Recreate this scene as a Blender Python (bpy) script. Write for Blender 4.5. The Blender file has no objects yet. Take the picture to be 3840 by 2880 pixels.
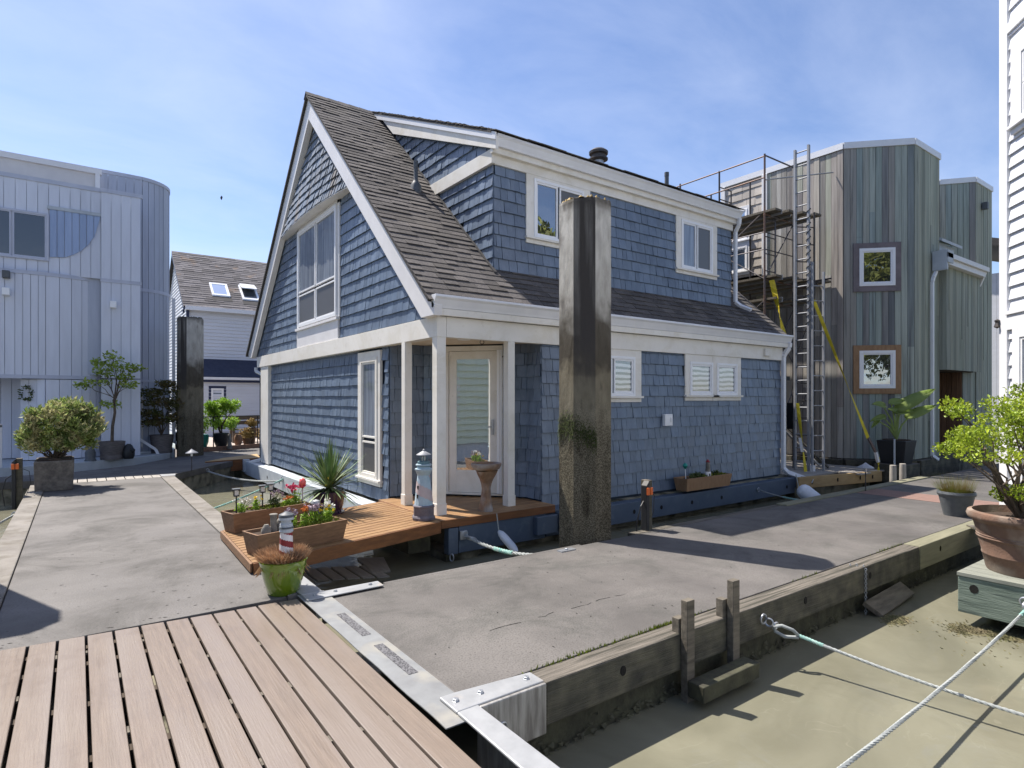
import bpy, bmesh, math, random
from mathutils import Vector, Matrix
R = math.radians
SC = bpy.context.scene
COL = SC.collection
# ------------------------------------------------------------------ camera
cam = bpy.data.objects.new("camera", bpy.data.cameras.new("camera"))
COL.objects.link(cam)
cam.location = (0, 0, 1.6)
cam.rotation_euler = (R(90), 0, R(-36.1))
cam.data.sensor_width = 36
cam.data.lens = 20.925
cam.data.shift_y = 0.0141
cam.data.clip_end = 3000
cam.data.clip_start = 0.05
SC.camera = cam
# ------------------------------------------------------------------ sky and sun
SUN_EL, SUN_AZ = 59.3, -22.0            # azimuth from +Y towards +X
w = bpy.data.worlds.new("World"); SC.world = w; w.use_nodes = True
nt = w.node_tree; nt.nodes.clear()
out = nt.nodes.new('ShaderNodeOutputWorld'); bg = nt.nodes.new('ShaderNodeBackground')
sky = nt.nodes.new('ShaderNodeTexSky'); sky.sky_type = 'NISHITA'; sky.sun_disc = False
sky.sun_elevation = R(SUN_EL); sky.sun_rotation = R(SUN_AZ)
sky.air_density = 1.0; sky.dust_density = 0.6; sky.ozone_density = 1.6
tc = nt.nodes.new('ShaderNodeTexCoord')
sx = nt.nodes.new('ShaderNodeSeparateXYZ'); nt.links.new(tc.outputs['Generated'], sx.inputs[0])
# project direction on a high plane so clouds stretch to the horizon
mx = nt.nodes.new('ShaderNodeMath'); mx.operation = 'ADD'; mx.inputs[1].default_value = 0.18
nt.links.new(sx.outputs[2], mx.inputs[0])
dv = nt.nodes.new('ShaderNodeVectorMath'); dv.operation = 'DIVIDE'
cb = nt.nodes.new('ShaderNodeCombineXYZ')
nt.links.new(mx.outputs[0], cb.inputs[0]); nt.links.new(mx.outputs[0], cb.inputs[1]); cb.inputs[2].default_value = 1
nt.links.new(tc.outputs['Generated'], dv.inputs[0]); nt.links.new(cb.outputs[0], dv.inputs[1])
mp = nt.nodes.new('ShaderNodeMapping'); mp.inputs['Scale'].default_value = (0.7, 1.25, 0.3); mp.inputs['Rotation'].default_value = (0, 0, R(28))
nt.links.new(dv.outputs[0], mp.inputs[0])
nz = nt.nodes.new('ShaderNodeTexNoise'); nz.inputs['Scale'].default_value = 2.1; nz.inputs['Detail'].default_value = 9; nz.inputs['Roughness'].default_value = .58
nz.inputs['Distortion'].default_value = .35
nt.links.new(mp.outputs[0], nz.inputs['Vector'])
cr = nt.nodes.new('ShaderNodeValToRGB'); cr.color_ramp.elements[0].position = .38; cr.color_ramp.elements[1].position = .8
cr.color_ramp.elements[0].color = (0, 0, 0, 1); cr.color_ramp.elements[1].color = (.37, .37, .37, 1)
nt.links.new(nz.outputs[0], cr.inputs[0])
tint = nt.nodes.new('ShaderNodeMixRGB'); tint.blend_type = 'MULTIPLY'; tint.inputs[0].default_value = 1
tint.inputs[2].default_value = (1.38, 1.38, 1.55, 1)
nt.links.new(sky.outputs[0], tint.inputs[1])
mixc = nt.nodes.new('ShaderNodeMixRGB'); mixc.inputs[2].default_value = (7.6, 8.4, 10.4, 1)
nt.links.new(cr.outputs[0], mixc.inputs[0]); nt.links.new(tint.outputs[0], mixc.inputs[1])
nt.links.new(mixc.outputs[0], bg.inputs[0]); bg.inputs[1].default_value = 0.066
nt.links.new(bg.outputs[0], out.inputs[0])
sl = bpy.data.lights.new("sun", 'SUN'); sl.energy = 5.0; sl.angle = R(0.53); sl.color = (1.0, .93, .84)
so = bpy.data.objects.new("sun", sl); COL.objects.link(so)
ce = math.cos(R(SUN_EL))
sd = Vector((math.sin(R(SUN_AZ)) * ce, math.cos(R(SUN_AZ)) * ce, math.sin(R(SUN_EL))))
so.rotation_euler = (-sd).to_track_quat('-Z', 'Y').to_euler(); so.location = sd * 60
SC.view_settings.view_transform = 'Standard'; SC.view_settings.look = 'None'
SC.view_settings.exposure = 0.87; SC.view_settings.gamma = 1.0
# ------------------------------------------------------------------ materials
MATS = {}
def M(name, c1, c2=None, rough=.6, scale=5, stretch=(1, 1, 1), island=0, c3=None, c3s=3, c3t=(.6, .7), bump=0, bs=40,
      metal=0, spec=.4, ramp=(.35, .65), detail=6, palette=None, coat=0, trans=0, rot=0):
    m = bpy.data.materials.new(name); m.use_nodes = True; n = m.node_tree; N = n.nodes; L = n.links
    b = N['Principled BSDF']; b.inputs['Roughness'].default_value = rough; b.inputs['Metallic'].default_value = metal
    b.inputs['Specular IOR Level'].default_value = spec
    if coat: b.inputs['Coat Weight'].default_value = coat; b.inputs['Coat Roughness'].default_value = .08
    t = N.new('ShaderNodeTexCoord'); mpn = N.new('ShaderNodeMapping'); mpn.inputs['Scale'].default_value = stretch
    mpn.inputs['Rotation'].default_value = (0, 0, rot)
    L.new(t.outputs['Object'], mpn.inputs[0])
    geo = N.new('ShaderNodeNewGeometry')
    cur = None
    if palette:
        r = N.new('ShaderNodeValToRGB'); r.color_ramp.interpolation = 'CONSTANT'
        e = r.color_ramp.elements
        while len(e) < len(palette): e.new(.5)
        for i, c in enumerate(palette): e[i].position = i / len(palette); e[i].color = (*c, 1)
        L.new(geo.outputs['Random Per Island'], r.inputs[0]); cur = r.outputs[0]
    if c2 is not None:
        nn = N.new('ShaderNodeTexNoise'); nn.inputs['Scale'].default_value = scale; nn.inputs['Detail'].default_value = detail
        nn.inputs['Roughness'].default_value = .6
        L.new(mpn.outputs[0], nn.inputs['Vector'])
        r = N.new('ShaderNodeMapRange'); r.inputs[1].default_value = ramp[0]; r.inputs[2].default_value = ramp[1]
        L.new(nn.outputs[0], r.inputs[0])
        mxn = N.new('ShaderNodeMixRGB'); mxn.inputs[1].default_value = (*c1, 1); mxn.inputs[2].default_value = (*c2, 1)
        if cur is not None:
            # c1/c2 become multipliers over the palette
            L.new(r.outputs[0], mxn.inputs[0])
            mu = N.new('ShaderNodeMixRGB'); mu.blend_type = 'MULTIPLY'; mu.inputs[0].default_value = 1
            L.new(cur, mu.inputs[1]); L.new(mxn.outputs[0], mu.inputs[2]); cur = mu.outputs[0]
        else:
            L.new(r.outputs[0], mxn.inputs[0]); cur = mxn.outputs[0]
    if cur is None:
        rgb = N.new('ShaderNodeRGB'); rgb.outputs[0].default_value = (*c1, 1); cur = rgb.outputs[0]
    if c3 is not None:
        nn = N.new('ShaderNodeTexNoise'); nn.inputs['Scale'].default_value = c3s; nn.inputs['Detail'].default_value = 8
        L.new(mpn.outputs[0], nn.inputs['Vector'])
        r = N.new('ShaderNodeMapRange'); r.inputs[1].default_value = c3t[0]; r.inputs[2].default_value = c3t[1]
        L.new(nn.outputs[0], r.inputs[0])
        mxn = N.new('ShaderNodeMixRGB'); mxn.inputs[2].default_value = (*c3, 1)
        L.new(r.outputs[0], mxn.inputs[0]); L.new(cur, mxn.inputs[1]); cur = mxn.outputs[0]
    if island:
        h = N.new('ShaderNodeHueSaturation'); r = N.new('ShaderNodeMapRange')
        r.inputs[3].default_value = 1 - island; r.inputs[4].default_value = 1 + island
        L.new(geo.outputs['Random Per Island'], r.inputs[0]); L.new(r.outputs[0], h.inputs['Value']); L.new(cur, h.inputs['Color']); cur = h.outputs[0]
    L.new(cur, b.inputs['Base Color'])
    if trans:
        tr = N.new('ShaderNodeBsdfTranslucent'); L.new(cur, tr.inputs[0]); ms = N.new('ShaderNodeMixShader'); ms.inputs[0].default_value = trans
        L.new(b.outputs[0], ms.inputs[1]); L.new(tr.outputs[0], ms.inputs[2]); L.new(ms.outputs[0], N['Material Output'].inputs[0])
    if bump:
        nb = N.new('ShaderNodeTexNoise'); nb.inputs['Scale'].default_value = bs; nb.inputs['Detail'].default_value = 6
        L.new(mpn.outputs[0], nb.inputs['Vector'])
        bn = N.new('ShaderNodeBump'); bn.inputs['Strength'].default_value = bump; bn.inputs['Distance'].default_value = .01
        L.new(nb.outputs[0], bn.inputs['Height']); L.new(bn.outputs[0], b.inputs['Normal'])
    MATS[name] = m
    return m
def glassmat(name, dark, refl=.35, rough=.02, wav=0.0, c2=None, scale=3, stretch=(1, 1, 1)):
    m = bpy.data.materials.new(name); m.use_nodes = True; n = m.node_tree; N = n.nodes; L = n.links
    N.remove(N['Principled BSDF'])
    d = N.new('ShaderNodeBsdfDiffuse'); d.inputs[0].default_value = (*dark, 1)
    if c2 is not None:
        t = N.new('ShaderNodeTexCoord'); mpn = N.new('ShaderNodeMapping'); mpn.inputs['Scale'].default_value = stretch; L.new(t.outputs['Object'], mpn.inputs[0])
        nn = N.new('ShaderNodeTexNoise'); nn.inputs['Scale'].default_value = scale; nn.inputs['Detail'].default_value = 2; L.new(mpn.outputs[0], nn.inputs['Vector'])
        r = N.new('ShaderNodeMapRange'); r.inputs[1].default_value = .4; r.inputs[2].default_value = .62; L.new(nn.outputs[0], r.inputs[0])
        mm = N.new('ShaderNodeMixRGB'); mm.inputs[1].default_value = (*dark, 1); mm.inputs[2].default_value = (*c2, 1); L.new(r.outputs[0], mm.inputs[0]); L.new(mm.outputs[0], d.inputs[0])
    g = N.new('ShaderNodeBsdfGlossy'); g.inputs['Roughness'].default_value = rough; g.inputs[0].default_value = (.9, .95, 1, 1)
    lw = N.new('ShaderNodeLayerWeight'); lw.inputs[0].default_value = .3
    ad = N.new('ShaderNodeMath'); ad.operation = 'ADD'; ad.use_clamp = True; ad.inputs[1].default_value = refl
    L.new(lw.outputs['Fresnel'], ad.inputs[0])
    ms = N.new('ShaderNodeMixShader'); L.new(ad.outputs[0], ms.inputs[0]); L.new(d.outputs[0], ms.inputs[1]); L.new(g.outputs[0], ms.inputs[2])
    if wav:
        t = N.new('ShaderNodeTexCoord'); nb = N.new('ShaderNodeTexNoise'); nb.inputs['Scale'].default_value = 2.2; L.new(t.outputs['Object'], nb.inputs['Vector'])
        bn = N.new('ShaderNodeBump'); bn.inputs['Strength'].default_value = wav; bn.inputs['Distance'].default_value = .05
        L.new(nb.outputs[0], bn.inputs['Height']); L.new(bn.outputs[0], g.inputs['Normal'])
    L.new(ms.outputs[0], N['Material Output'].inputs[0]); MATS[name] = m
    return m
# shared materials (base colours, some with light painted in)
M('blue_shingle', (.094, .132, .192), (.134, .176, .242), spec=.7, rough=.40, scale=9, island=.13, bump=.25, bs=60, stretch=(1, 1, .35), c3=(.17, .21, .265), c3s=26, c3t=(.62, .8))
M('weathered_shingle', (.16, .185, .22), (.115, .155, .215), rough=.6, scale=6, island=.2, bump=.3, bs=60, stretch=(1, 1, .35), c3=(.18, .165, .15), c3s=2.6, c3t=(.52, .68))
M('blue_paint', (.078, .105, .15), (.062, .088, .13), rough=.5, scale=4, bump=.1, bs=30, c3=(.12, .16, .2), c3s=7, c3t=(.6, .85))
M('blue_backing', (.03, .045, .07), rough=.9)
M('cream_trim', (.78, .755, .70), (.72, .695, .645), rough=.45, scale=2.5, c3=(.64, .61, .55), c3s=9, c3t=(.62, .8), bump=.04, bs=20)
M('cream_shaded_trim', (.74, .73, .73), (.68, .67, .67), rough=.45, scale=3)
M('white_gutter', (.74, .75, .77), (.68, .69, .72), rough=.35, scale=3, spec=.5)
M('white_vinyl', (.80, .81, .83), rough=.35, spec=.5)
M('porch_ceiling', (.72, .62, .5), (.66, .56, .44), rough=.6, scale=4)  # warm bounced light is mixed into the ceiling colour
M('roof_tab', (.115, .104, .098), (.07, .064, .063), rough=.95, scale=30, island=.3, bump=.5, bs=220, c3=(.14, .125, .11), c3s=1.6, c3t=(.5, .8))
M('roof_dark', (.05, .048, .048), rough=.9)
M('far_roof_tab', (.15, .14, .145), (.10, .095, .10), rough=.95, scale=20, island=.35, c3=(.17, .12, .085), c3s=1.5, c3t=(.62, .75))
M('navy_roof', (.028, .034, .06), (.04, .046, .075), rough=.85, scale=8, island=.15)
M('navy_paint', (.022, .03, .07), rough=.5)
M('concrete', (.140, .132, .126), (.088, .083, .079), rough=.9, scale=.8, detail=15, bump=.35, bs=60, c3=(.09, .083, .079), c3s=60, c3t=(.50, .70), ramp=(.34, .66), stretch=(1, 1.7, 1), rot=R(90))
M('concrete_sandy', (.145, .135, .126), (.088, .082, .077), rough=.9, scale=1.1, detail=15, bump=.35, bs=90, c3=(.082, .075, .07), c3s=75, c3t=(.49, .68), ramp=(.36, .64))
M('concrete_curb', (.225, .21, .19), (.165, .152, .137), rough=.9, scale=3, bump=.3, bs=80, c3=(.2, .175, .15), c3s=12, c3t=(.6, .75))
M('float_concrete', (.27, .25, .19), (.15, .14, .10), rough=.9, scale=4, bump=.5, bs=30, c3=(.035, .035, .022), c3s=3, c3t=(.48, .66))
M('algae_wood', (.075, .075, .045), (.03, .028, .02), rough=.8, scale=6, bump=.6, bs=25)
M('pile', (.42, .41, .385), (.30, .29, .27), rough=1, scale=6, stretch=(1.6, 1.6, .55), spec=.05, bump=.6, bs=30, c3=(.15, .14, .13), c3s=4.5, c3t=(.58, .74))
M('old_timber', (.18, .158, .132), (.085, .077, .063), rough=.9, scale=2.6, stretch=(.9, 20, 20), bump=.8, bs=7, c3=(.05, .047, .036), c3s=1.6, c3t=(.47, .62), detail=10)
M('new_timber', (.215, .205, .14), (.155, .15, .10), rough=.8, scale=2, stretch=(1, 10, 10), bump=.2, bs=8)
M('pine_timber', (.42, .29, .14), (.34, .22, .10), rough=.75, scale=1.5, stretch=(1.5, 10, 10), bump=.15, bs=8)
M('orange_cedar', (.36, .215, .10), (.20, .108, .05), rough=.5, scale=2.4, stretch=(1.2, 14, 14), island=.22, bump=.2, bs=10, rot=R(-14))
M('cedar_fascia', (.20, .082, .03), (.12, .05, .02), rough=.5, scale=2, stretch=(1.5, 10, 14), bump=.2, bs=8)
M('planter_wood', (.25, .145, .08), (.16, .09, .05), rough=.7, scale=3, stretch=(2, 8, 14), bump=.2, bs=10)
M('composite_plank', (.225, .178, .142), (.182, .145, .117), rough=.36, scale=3, stretch=(14, .8, 1), island=.10, bump=.25, bs=8, c3=(.225, .187, .16), c3s=.35, c3t=(.45, .6), spec=.5)
M('plank_gap', (.065, .05, .038), rough=.95)
M('worn_steel', (.25, .26, .265), (.19, .195, .2), rough=.5, scale=5, metal=.2, bump=.1, bs=25, c3=(.30, .29, .26), c3s=3, c3t=(.5, .65))
M('steel', (.40, .41, .42), (.32, .33, .34), rough=.42, scale=7, metal=.35, bump=.08, bs=25, c3=(.42, .38, .34), c3s=5, c3t=(.62, .75))
M('steel_stained', (.42, .41, .39), (.2, .19, .18), rough=.55, scale=4, metal=.3, stretch=(6, 6, .7), bump=.1, bs=25)
M('galvanized', (.45, .47, .50), (.34, .36, .39), rough=.4, scale=12, metal=.7)
M('dark_metal', (.05, .055, .065), (.10, .08, .065), rough=.5, scale=9, metal=.5)
M('rusty_tube', (.20, .12, .085), (.13, .12, .13), rough=.6, scale=3, metal=.4)
M('scaffold_tube', (.12, .12, .14), (.10, .085, .08), rough=.5, scale=4, metal=.6)
M('aluminium', (.34, .35, .37), (.24, .25, .27), rough=.6, scale=3, metal=.15)
M('tread_pad', (.035, .035, .04), (.15, .15, .16), rough=.6, scale=90, ramp=(.45, .55), bump=.5, bs=120)
M('black_plastic', (.018, .02, .024), rough=.5)
M('black_hole', (.012, .011, .01), rough=1)
M('orange_reflector', (.6, .13, .03), rough=.3)
M('rope', (.36, .38, .37), (.25, .27, .27), rough=.85, scale=30)
M('rope_teal', (.16, .38, .34), (.34, .46, .42), rough=.85, scale=20)
M('yellow_strap', (.65, .52, .02), (.5, .4, .03), rough=.6, scale=8)
M('fender', (.62, .65, .70), (.5, .54, .6), rough=.45, scale=6)
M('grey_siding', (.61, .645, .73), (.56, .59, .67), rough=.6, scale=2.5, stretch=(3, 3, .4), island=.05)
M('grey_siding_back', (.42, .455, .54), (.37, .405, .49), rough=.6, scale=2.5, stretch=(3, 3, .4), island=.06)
M('grey_trim', (.48, .51, .60), (.42, .45, .54), rough=.55, scale=3)
M('hull_paint', (.46, .50, .54), (.38, .42, .46), rough=.6, scale=4)
M('blue_metal', (.30, .38, .55), (.25, .33, .50), rough=.45, scale=2, stretch=(8, 8, .5), island=.08)
M('white_siding', (.63, .645, .69), (.58, .595, .63), rough=.55, scale=2, stretch=(.5, .5, 3))
M('pale_green_siding', (.72, .78, .62), (.66, .72, .56), rough=.5, scale=2)
M('white_paint', (.70, .70, .71), (.66, .66, .67), rough=.45, scale=3)
M('beige_shingle', (.42, .38, .34), (.36, .33, .29), rough=.7, scale=5, island=.08)
M('grey_cedar', (1.2, 1.2, 1.18), (.82, .83, .82), rough=.85, scale=1.4, stretch=(12, 12, .5), bump=.35, bs=9, detail=9,
  palette=[(.20, .225, .225), (.27, .31, .285), (.22, .22, .22), (.33, .36, .325), (.145, .155, .165), (.28, .27, .25), (.22, .27, .25), (.34, .35, .315), (.18, .18, .195), (.26, .305, .295)],
  c3=(.07, .07, .075), c3s=.8, c3t=(.56, .8))
M('sunlit_cedar', (1.15, 1.15, 1.15), (.78, .77, .76), rough=.85, scale=1.4, stretch=(12, 12, .5), bump=.35, bs=9, detail=9,  # paler cedar copy for the sunlit side wall; sunlight is in the colour
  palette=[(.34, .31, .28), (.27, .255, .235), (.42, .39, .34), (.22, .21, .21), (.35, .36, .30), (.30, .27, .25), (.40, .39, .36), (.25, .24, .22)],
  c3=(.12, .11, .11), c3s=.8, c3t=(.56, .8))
M('green_cedar', (1.1, 1.1, 1.08), (.8, .81, .8), rough=.85, scale=1.6, stretch=(9, 9, .45), bump=.3, bs=12, detail=9,
  palette=[(.33, .365, .31), (.27, .295, .255), (.37, .395, .335), (.31, .33, .29), (.24, .26, .225), (.35, .365, .305)], c3=(.11, .12, .10), c3s=1.3, c3t=(.62, .78))
M('grey_board', (.21, .18, .19), (.15, .13, .135), rough=.85, scale=4, bump=.3, bs=12)
M('tan_cedar', (.33, .2, .11), (.26, .15, .08), rough=.7, scale=3, stretch=(6, 6, 2))
M('brown_boards', (.20, .115, .065), (.12, .07, .045), rough=.8, scale=3, stretch=(8, 8, .6), island=.2)
M('planter_concrete', (.21, .19, .165), (.11, .1, .09), rough=.95, scale=14, bump=.6, bs=60, detail=10)
M('round_pot', (.16, .145, .14), (.1, .09, .09), rough=.9, scale=8, stretch=(1, 1, 4), bump=.4, bs=30)
M('soil', (.035, .024, .017), (.06, .04, .028), rough=1, scale=30, bump=.6, bs=50)
M('bark', (.13, .10, .075), (.07, .055, .042), rough=.9, scale=9, bump=.5, bs=40)
M('terracotta', (.185, .108, .075), (.11, .072, .055), rough=.85, scale=4, bump=.3, bs=60, c3=(.26, .205, .165), c3s=3.5, c3t=(.46, .62))
M('green_glaze', (.16, .24, .018), (.12, .19, .012), rough=.12, scale=3, coat=.8, spec=.6)
M('cobalt_glaze', (.022, .016, .06), (.05, .02, .05), rough=.1, scale=2.2, coat=.8)
M('slate_plastic', (.075, .085, .095), (.1, .11, .12), rough=.5, scale=14)
M('leaf_bush', (.28, .35, .10), (.16, .23, .06), rough=.5, scale=3, island=.4, trans=.35, c3=(.46, .43, .22), c3s=5, c3t=(.48, .6))
M('leaf_azalea', (.37, .44, .035), (.20, .30, .022), rough=.45, scale=9, island=.5, trans=.35, c3=(.16, .22, .03), c3s=7, c3t=(.55, .65))
M('leaf_bright', (.33, .50, .05), (.20, .36, .035), rough=.5, scale=4, island=.3, trans=.3)
M('leaf_maple', (.34, .42, .08), (.22, .30, .05), rough=.5, scale=3, island=.3, trans=.45)
M('leaf_red', (.17, .12, .05), (.09, .12, .03), rough=.5, scale=3, island=.35, trans=.4)
M('leaf_dark', (.045, .07, .022), (.09, .12, .03), rough=.5, scale=4, island=.3, trans=.2)
M('leaf_willow', (.30, .30, .06), (.16, .19, .04), rough=.6, scale=1, island=.35, trans=.2)
M('leaf_big', (.46, .56, .22), (.36, .46, .15), rough=.35, scale=3, trans=.65)
M('yucca_leaf', (.09, .16, .05), (.2, .25, .13), rough=.45, scale=3, island=.3)
M('dry_grass', (.48, .30, .17), (.34, .2, .11), rough=.8, scale=6, island=.3, trans=.15)
M('reed_grass', (.20, .26, .04), (.22, .13, .03), rough=.6, scale=8, island=.3, trans=.2)
M('golden_shrub', (.42, .29, .10), (.24, .17, .05), rough=.7, scale=6, island=.3)
M('moss', (.22, .26, .02), (.13, .17, .015), rough=.9, scale=20, island=.3)
M('pile_moss', (.05, .07, .012), (.025, .035, .008), rough=.95, scale=20, island=.4)
M('petal_pink', (.65, .07, .16), (.5, .05, .12), rough=.5, scale=10, island=.2, trans=.2)
M('petal_white', (.7, .7, .66), rough=.5, island=.15, trans=.2)
M('petal_yellow', (.75, .55, .03), rough=.5, island=.15, trans=.2)
M('petal_lilac', (.45, .36, .40), (.3, .22, .26), rough=.6, scale=20, island=.2)
M('petal_orange', (.55, .18, .04), rough=.5, island=.2)
M('coral_glass', (.75, .12, .11), rough=.15, coat=.5)
M('teal_plastic', (.02, .25, .2), rough=.4)
M('stone_figure', (.27, .25, .22), (.15, .14, .12), rough=.9, scale=14, bump=.5, bs=50)
M('lh_blue', (.42, .53, .60), (.33, .44, .51), rough=.55, scale=10)
M('lh_pink', (.52, .44, .44), (.46, .38, .38), rough=.6, scale=10)
M('lh_teal', (.09, .16, .19), (.14, .24, .27), rough=.5, scale=10)
M('lh_stone', (.17, .15, .17), (.11, .1, .12), rough=.7, scale=14, bump=.3, bs=30)
M('lh_red', (.25, .025, .03), rough=.4)
M('lh_white', (.75, .72, .72), rough=.4)
M('birdbath', (.30, .185, .11), (.16, .10, .07), rough=.7, scale=9, bump=.7, bs=22, c3=(.36, .33, .31), c3s=3, c3t=(.45, .6))
M('bench_wood', (.17, .13, .10), (.1, .08, .065), rough=.8, scale=3, stretch=(2, 10, 10))
M('brick_edge', (.3, .16, .1), (.2, .12, .08), rough=.9, scale=10)
M('pale_paint', (.62, .60, .58), (.56, .54, .53), rough=.6, scale=3)
M('paving', (.42, .36, .31), (.34, .28, .25), rough=.9, scale=3)
M('brick_plank', (.25, .155, .125), (.19, .12, .10), rough=.7, scale=3, island=.08, stretch=(6, 1, 1))
M('pale_plank', (.34, .315, .28), (.26, .24, .215), rough=.8, scale=3, island=.08, stretch=(6, 1, 1))
M('green_timber', (.19, .235, .195), (.11, .145, .12), rough=.85, scale=2.5, stretch=(10, 1, 12), bump=.5, bs=8, c3=(.06, .08, .07), c3s=2, c3t=(.56, .68))
M('debris', (.17, .14, .08), (.10, .10, .04), rough=.8, scale=6, island=.4)
M('grey_green_plank', (.24, .25, .215), (.17, .18, .155), rough=.85, scale=3, stretch=(8, 1, 1))
M('driftwood', (.16, .14, .11), (.08, .07, .055), rough=.85, scale=3, stretch=(1, 8, 8), bump=.3, bs=10)
M('curtain', (.5, .52, .56), (.36, .38, .42), rough=.9, scale=6, stretch=(6, 6, .2))
M('sign_plate', (.55, .55, .52), rough=.4)
glassmat('glass_dark', (.035, .038, .042), .07, .03, .05)
glassmat('glass_screen', (.085, .082, .08), .04, .35)
glassmat('glass_curtain', (.22, .245, .28), .10, .03, .05, c2=(.13, .15, .18), scale=3, stretch=(5, 5, .3))
glassmat('glass_mirror', (.03, .032, .035), .3, .015, .10)
glassmat('glass_mirror_wavy', (.05, .055, .06), .42, .015, .16)
glassmat('glass_painted_reflection', (.06, .065, .07), .2, .02, .05)
def _reflection_bands():  # paints mirrored siding into the pane colour as pale and dark bands
    m = MATS['glass_painted_reflection']; N = m.node_tree.nodes; L = m.node_tree.links; d = [n for n in N if n.type == 'BSDF_DIFFUSE'][0]
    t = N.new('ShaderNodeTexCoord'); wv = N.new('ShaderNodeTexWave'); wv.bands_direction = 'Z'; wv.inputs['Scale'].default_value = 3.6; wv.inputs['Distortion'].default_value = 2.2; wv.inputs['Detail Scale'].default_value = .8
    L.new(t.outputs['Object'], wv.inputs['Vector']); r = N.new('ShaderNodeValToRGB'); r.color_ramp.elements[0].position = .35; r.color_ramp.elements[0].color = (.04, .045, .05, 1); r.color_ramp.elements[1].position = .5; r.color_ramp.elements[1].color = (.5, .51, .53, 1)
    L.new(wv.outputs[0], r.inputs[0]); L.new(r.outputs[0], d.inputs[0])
_reflection_bands()
glassmat('glass_blue', (.06, .10, .17), .4, .02, .1)
glassmat('glass_door', (.10, .11, .095), .5, .015, .02, c2=(.2, .2, .17), scale=4, stretch=(9, 9, .15))
def stainmat(name, stain, sc, rough=None):
    m = MATS[name]; N = m.node_tree.nodes; L = m.node_tree.links; b = N['Principled BSDF']; src = b.inputs['Base Color'].links[0].from_socket
    t = N.new('ShaderNodeTexCoord'); n = N.new('ShaderNodeTexNoise'); n.inputs['Scale'].default_value = sc; n.inputs['Detail'].default_value = 11; n.inputs['Roughness'].default_value = .72; n.inputs['Distortion'].default_value = .6
    L.new(t.outputs['Object'], n.inputs['Vector']); r = N.new('ShaderNodeMapRange'); r.inputs[1].default_value = .48; r.inputs[2].default_value = .63; r.inputs[4].default_value = .8; L.new(n.outputs[0], r.inputs[0])
    x = N.new('ShaderNodeMixRGB'); x.blend_type = 'MULTIPLY'; x.inputs[2].default_value = (*stain, 1); L.new(r.outputs[0], x.inputs[0]); L.new(src, x.inputs[1]); L.new(x.outputs[0], b.inputs['Base Color'])
    if rough:
        q = N.new('ShaderNodeMapRange'); q.inputs[1].default_value = .4; q.inputs[2].default_value = .65; q.inputs[3].default_value = rough[0]; q.inputs[4].default_value = rough[1]; L.new(n.outputs[0], q.inputs[0]); L.new(q.outputs[0], b.inputs['Roughness'])
stainmat('concrete', (.66, .67, .66), .9, (.6, .9)); stainmat('concrete_sandy', (.66, .69, .68), 1.3, (.6, .9)); stainmat('concrete_curb', (.6, .58, .52), 2.2)
stainmat('cream_trim', (.88, .86, .80), 1.6); stainmat('blue_shingle', (.78, .79, .82), 1.1); stainmat('composite_plank', (.84, .83, .82), 1.8, (.28, .5))
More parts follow.
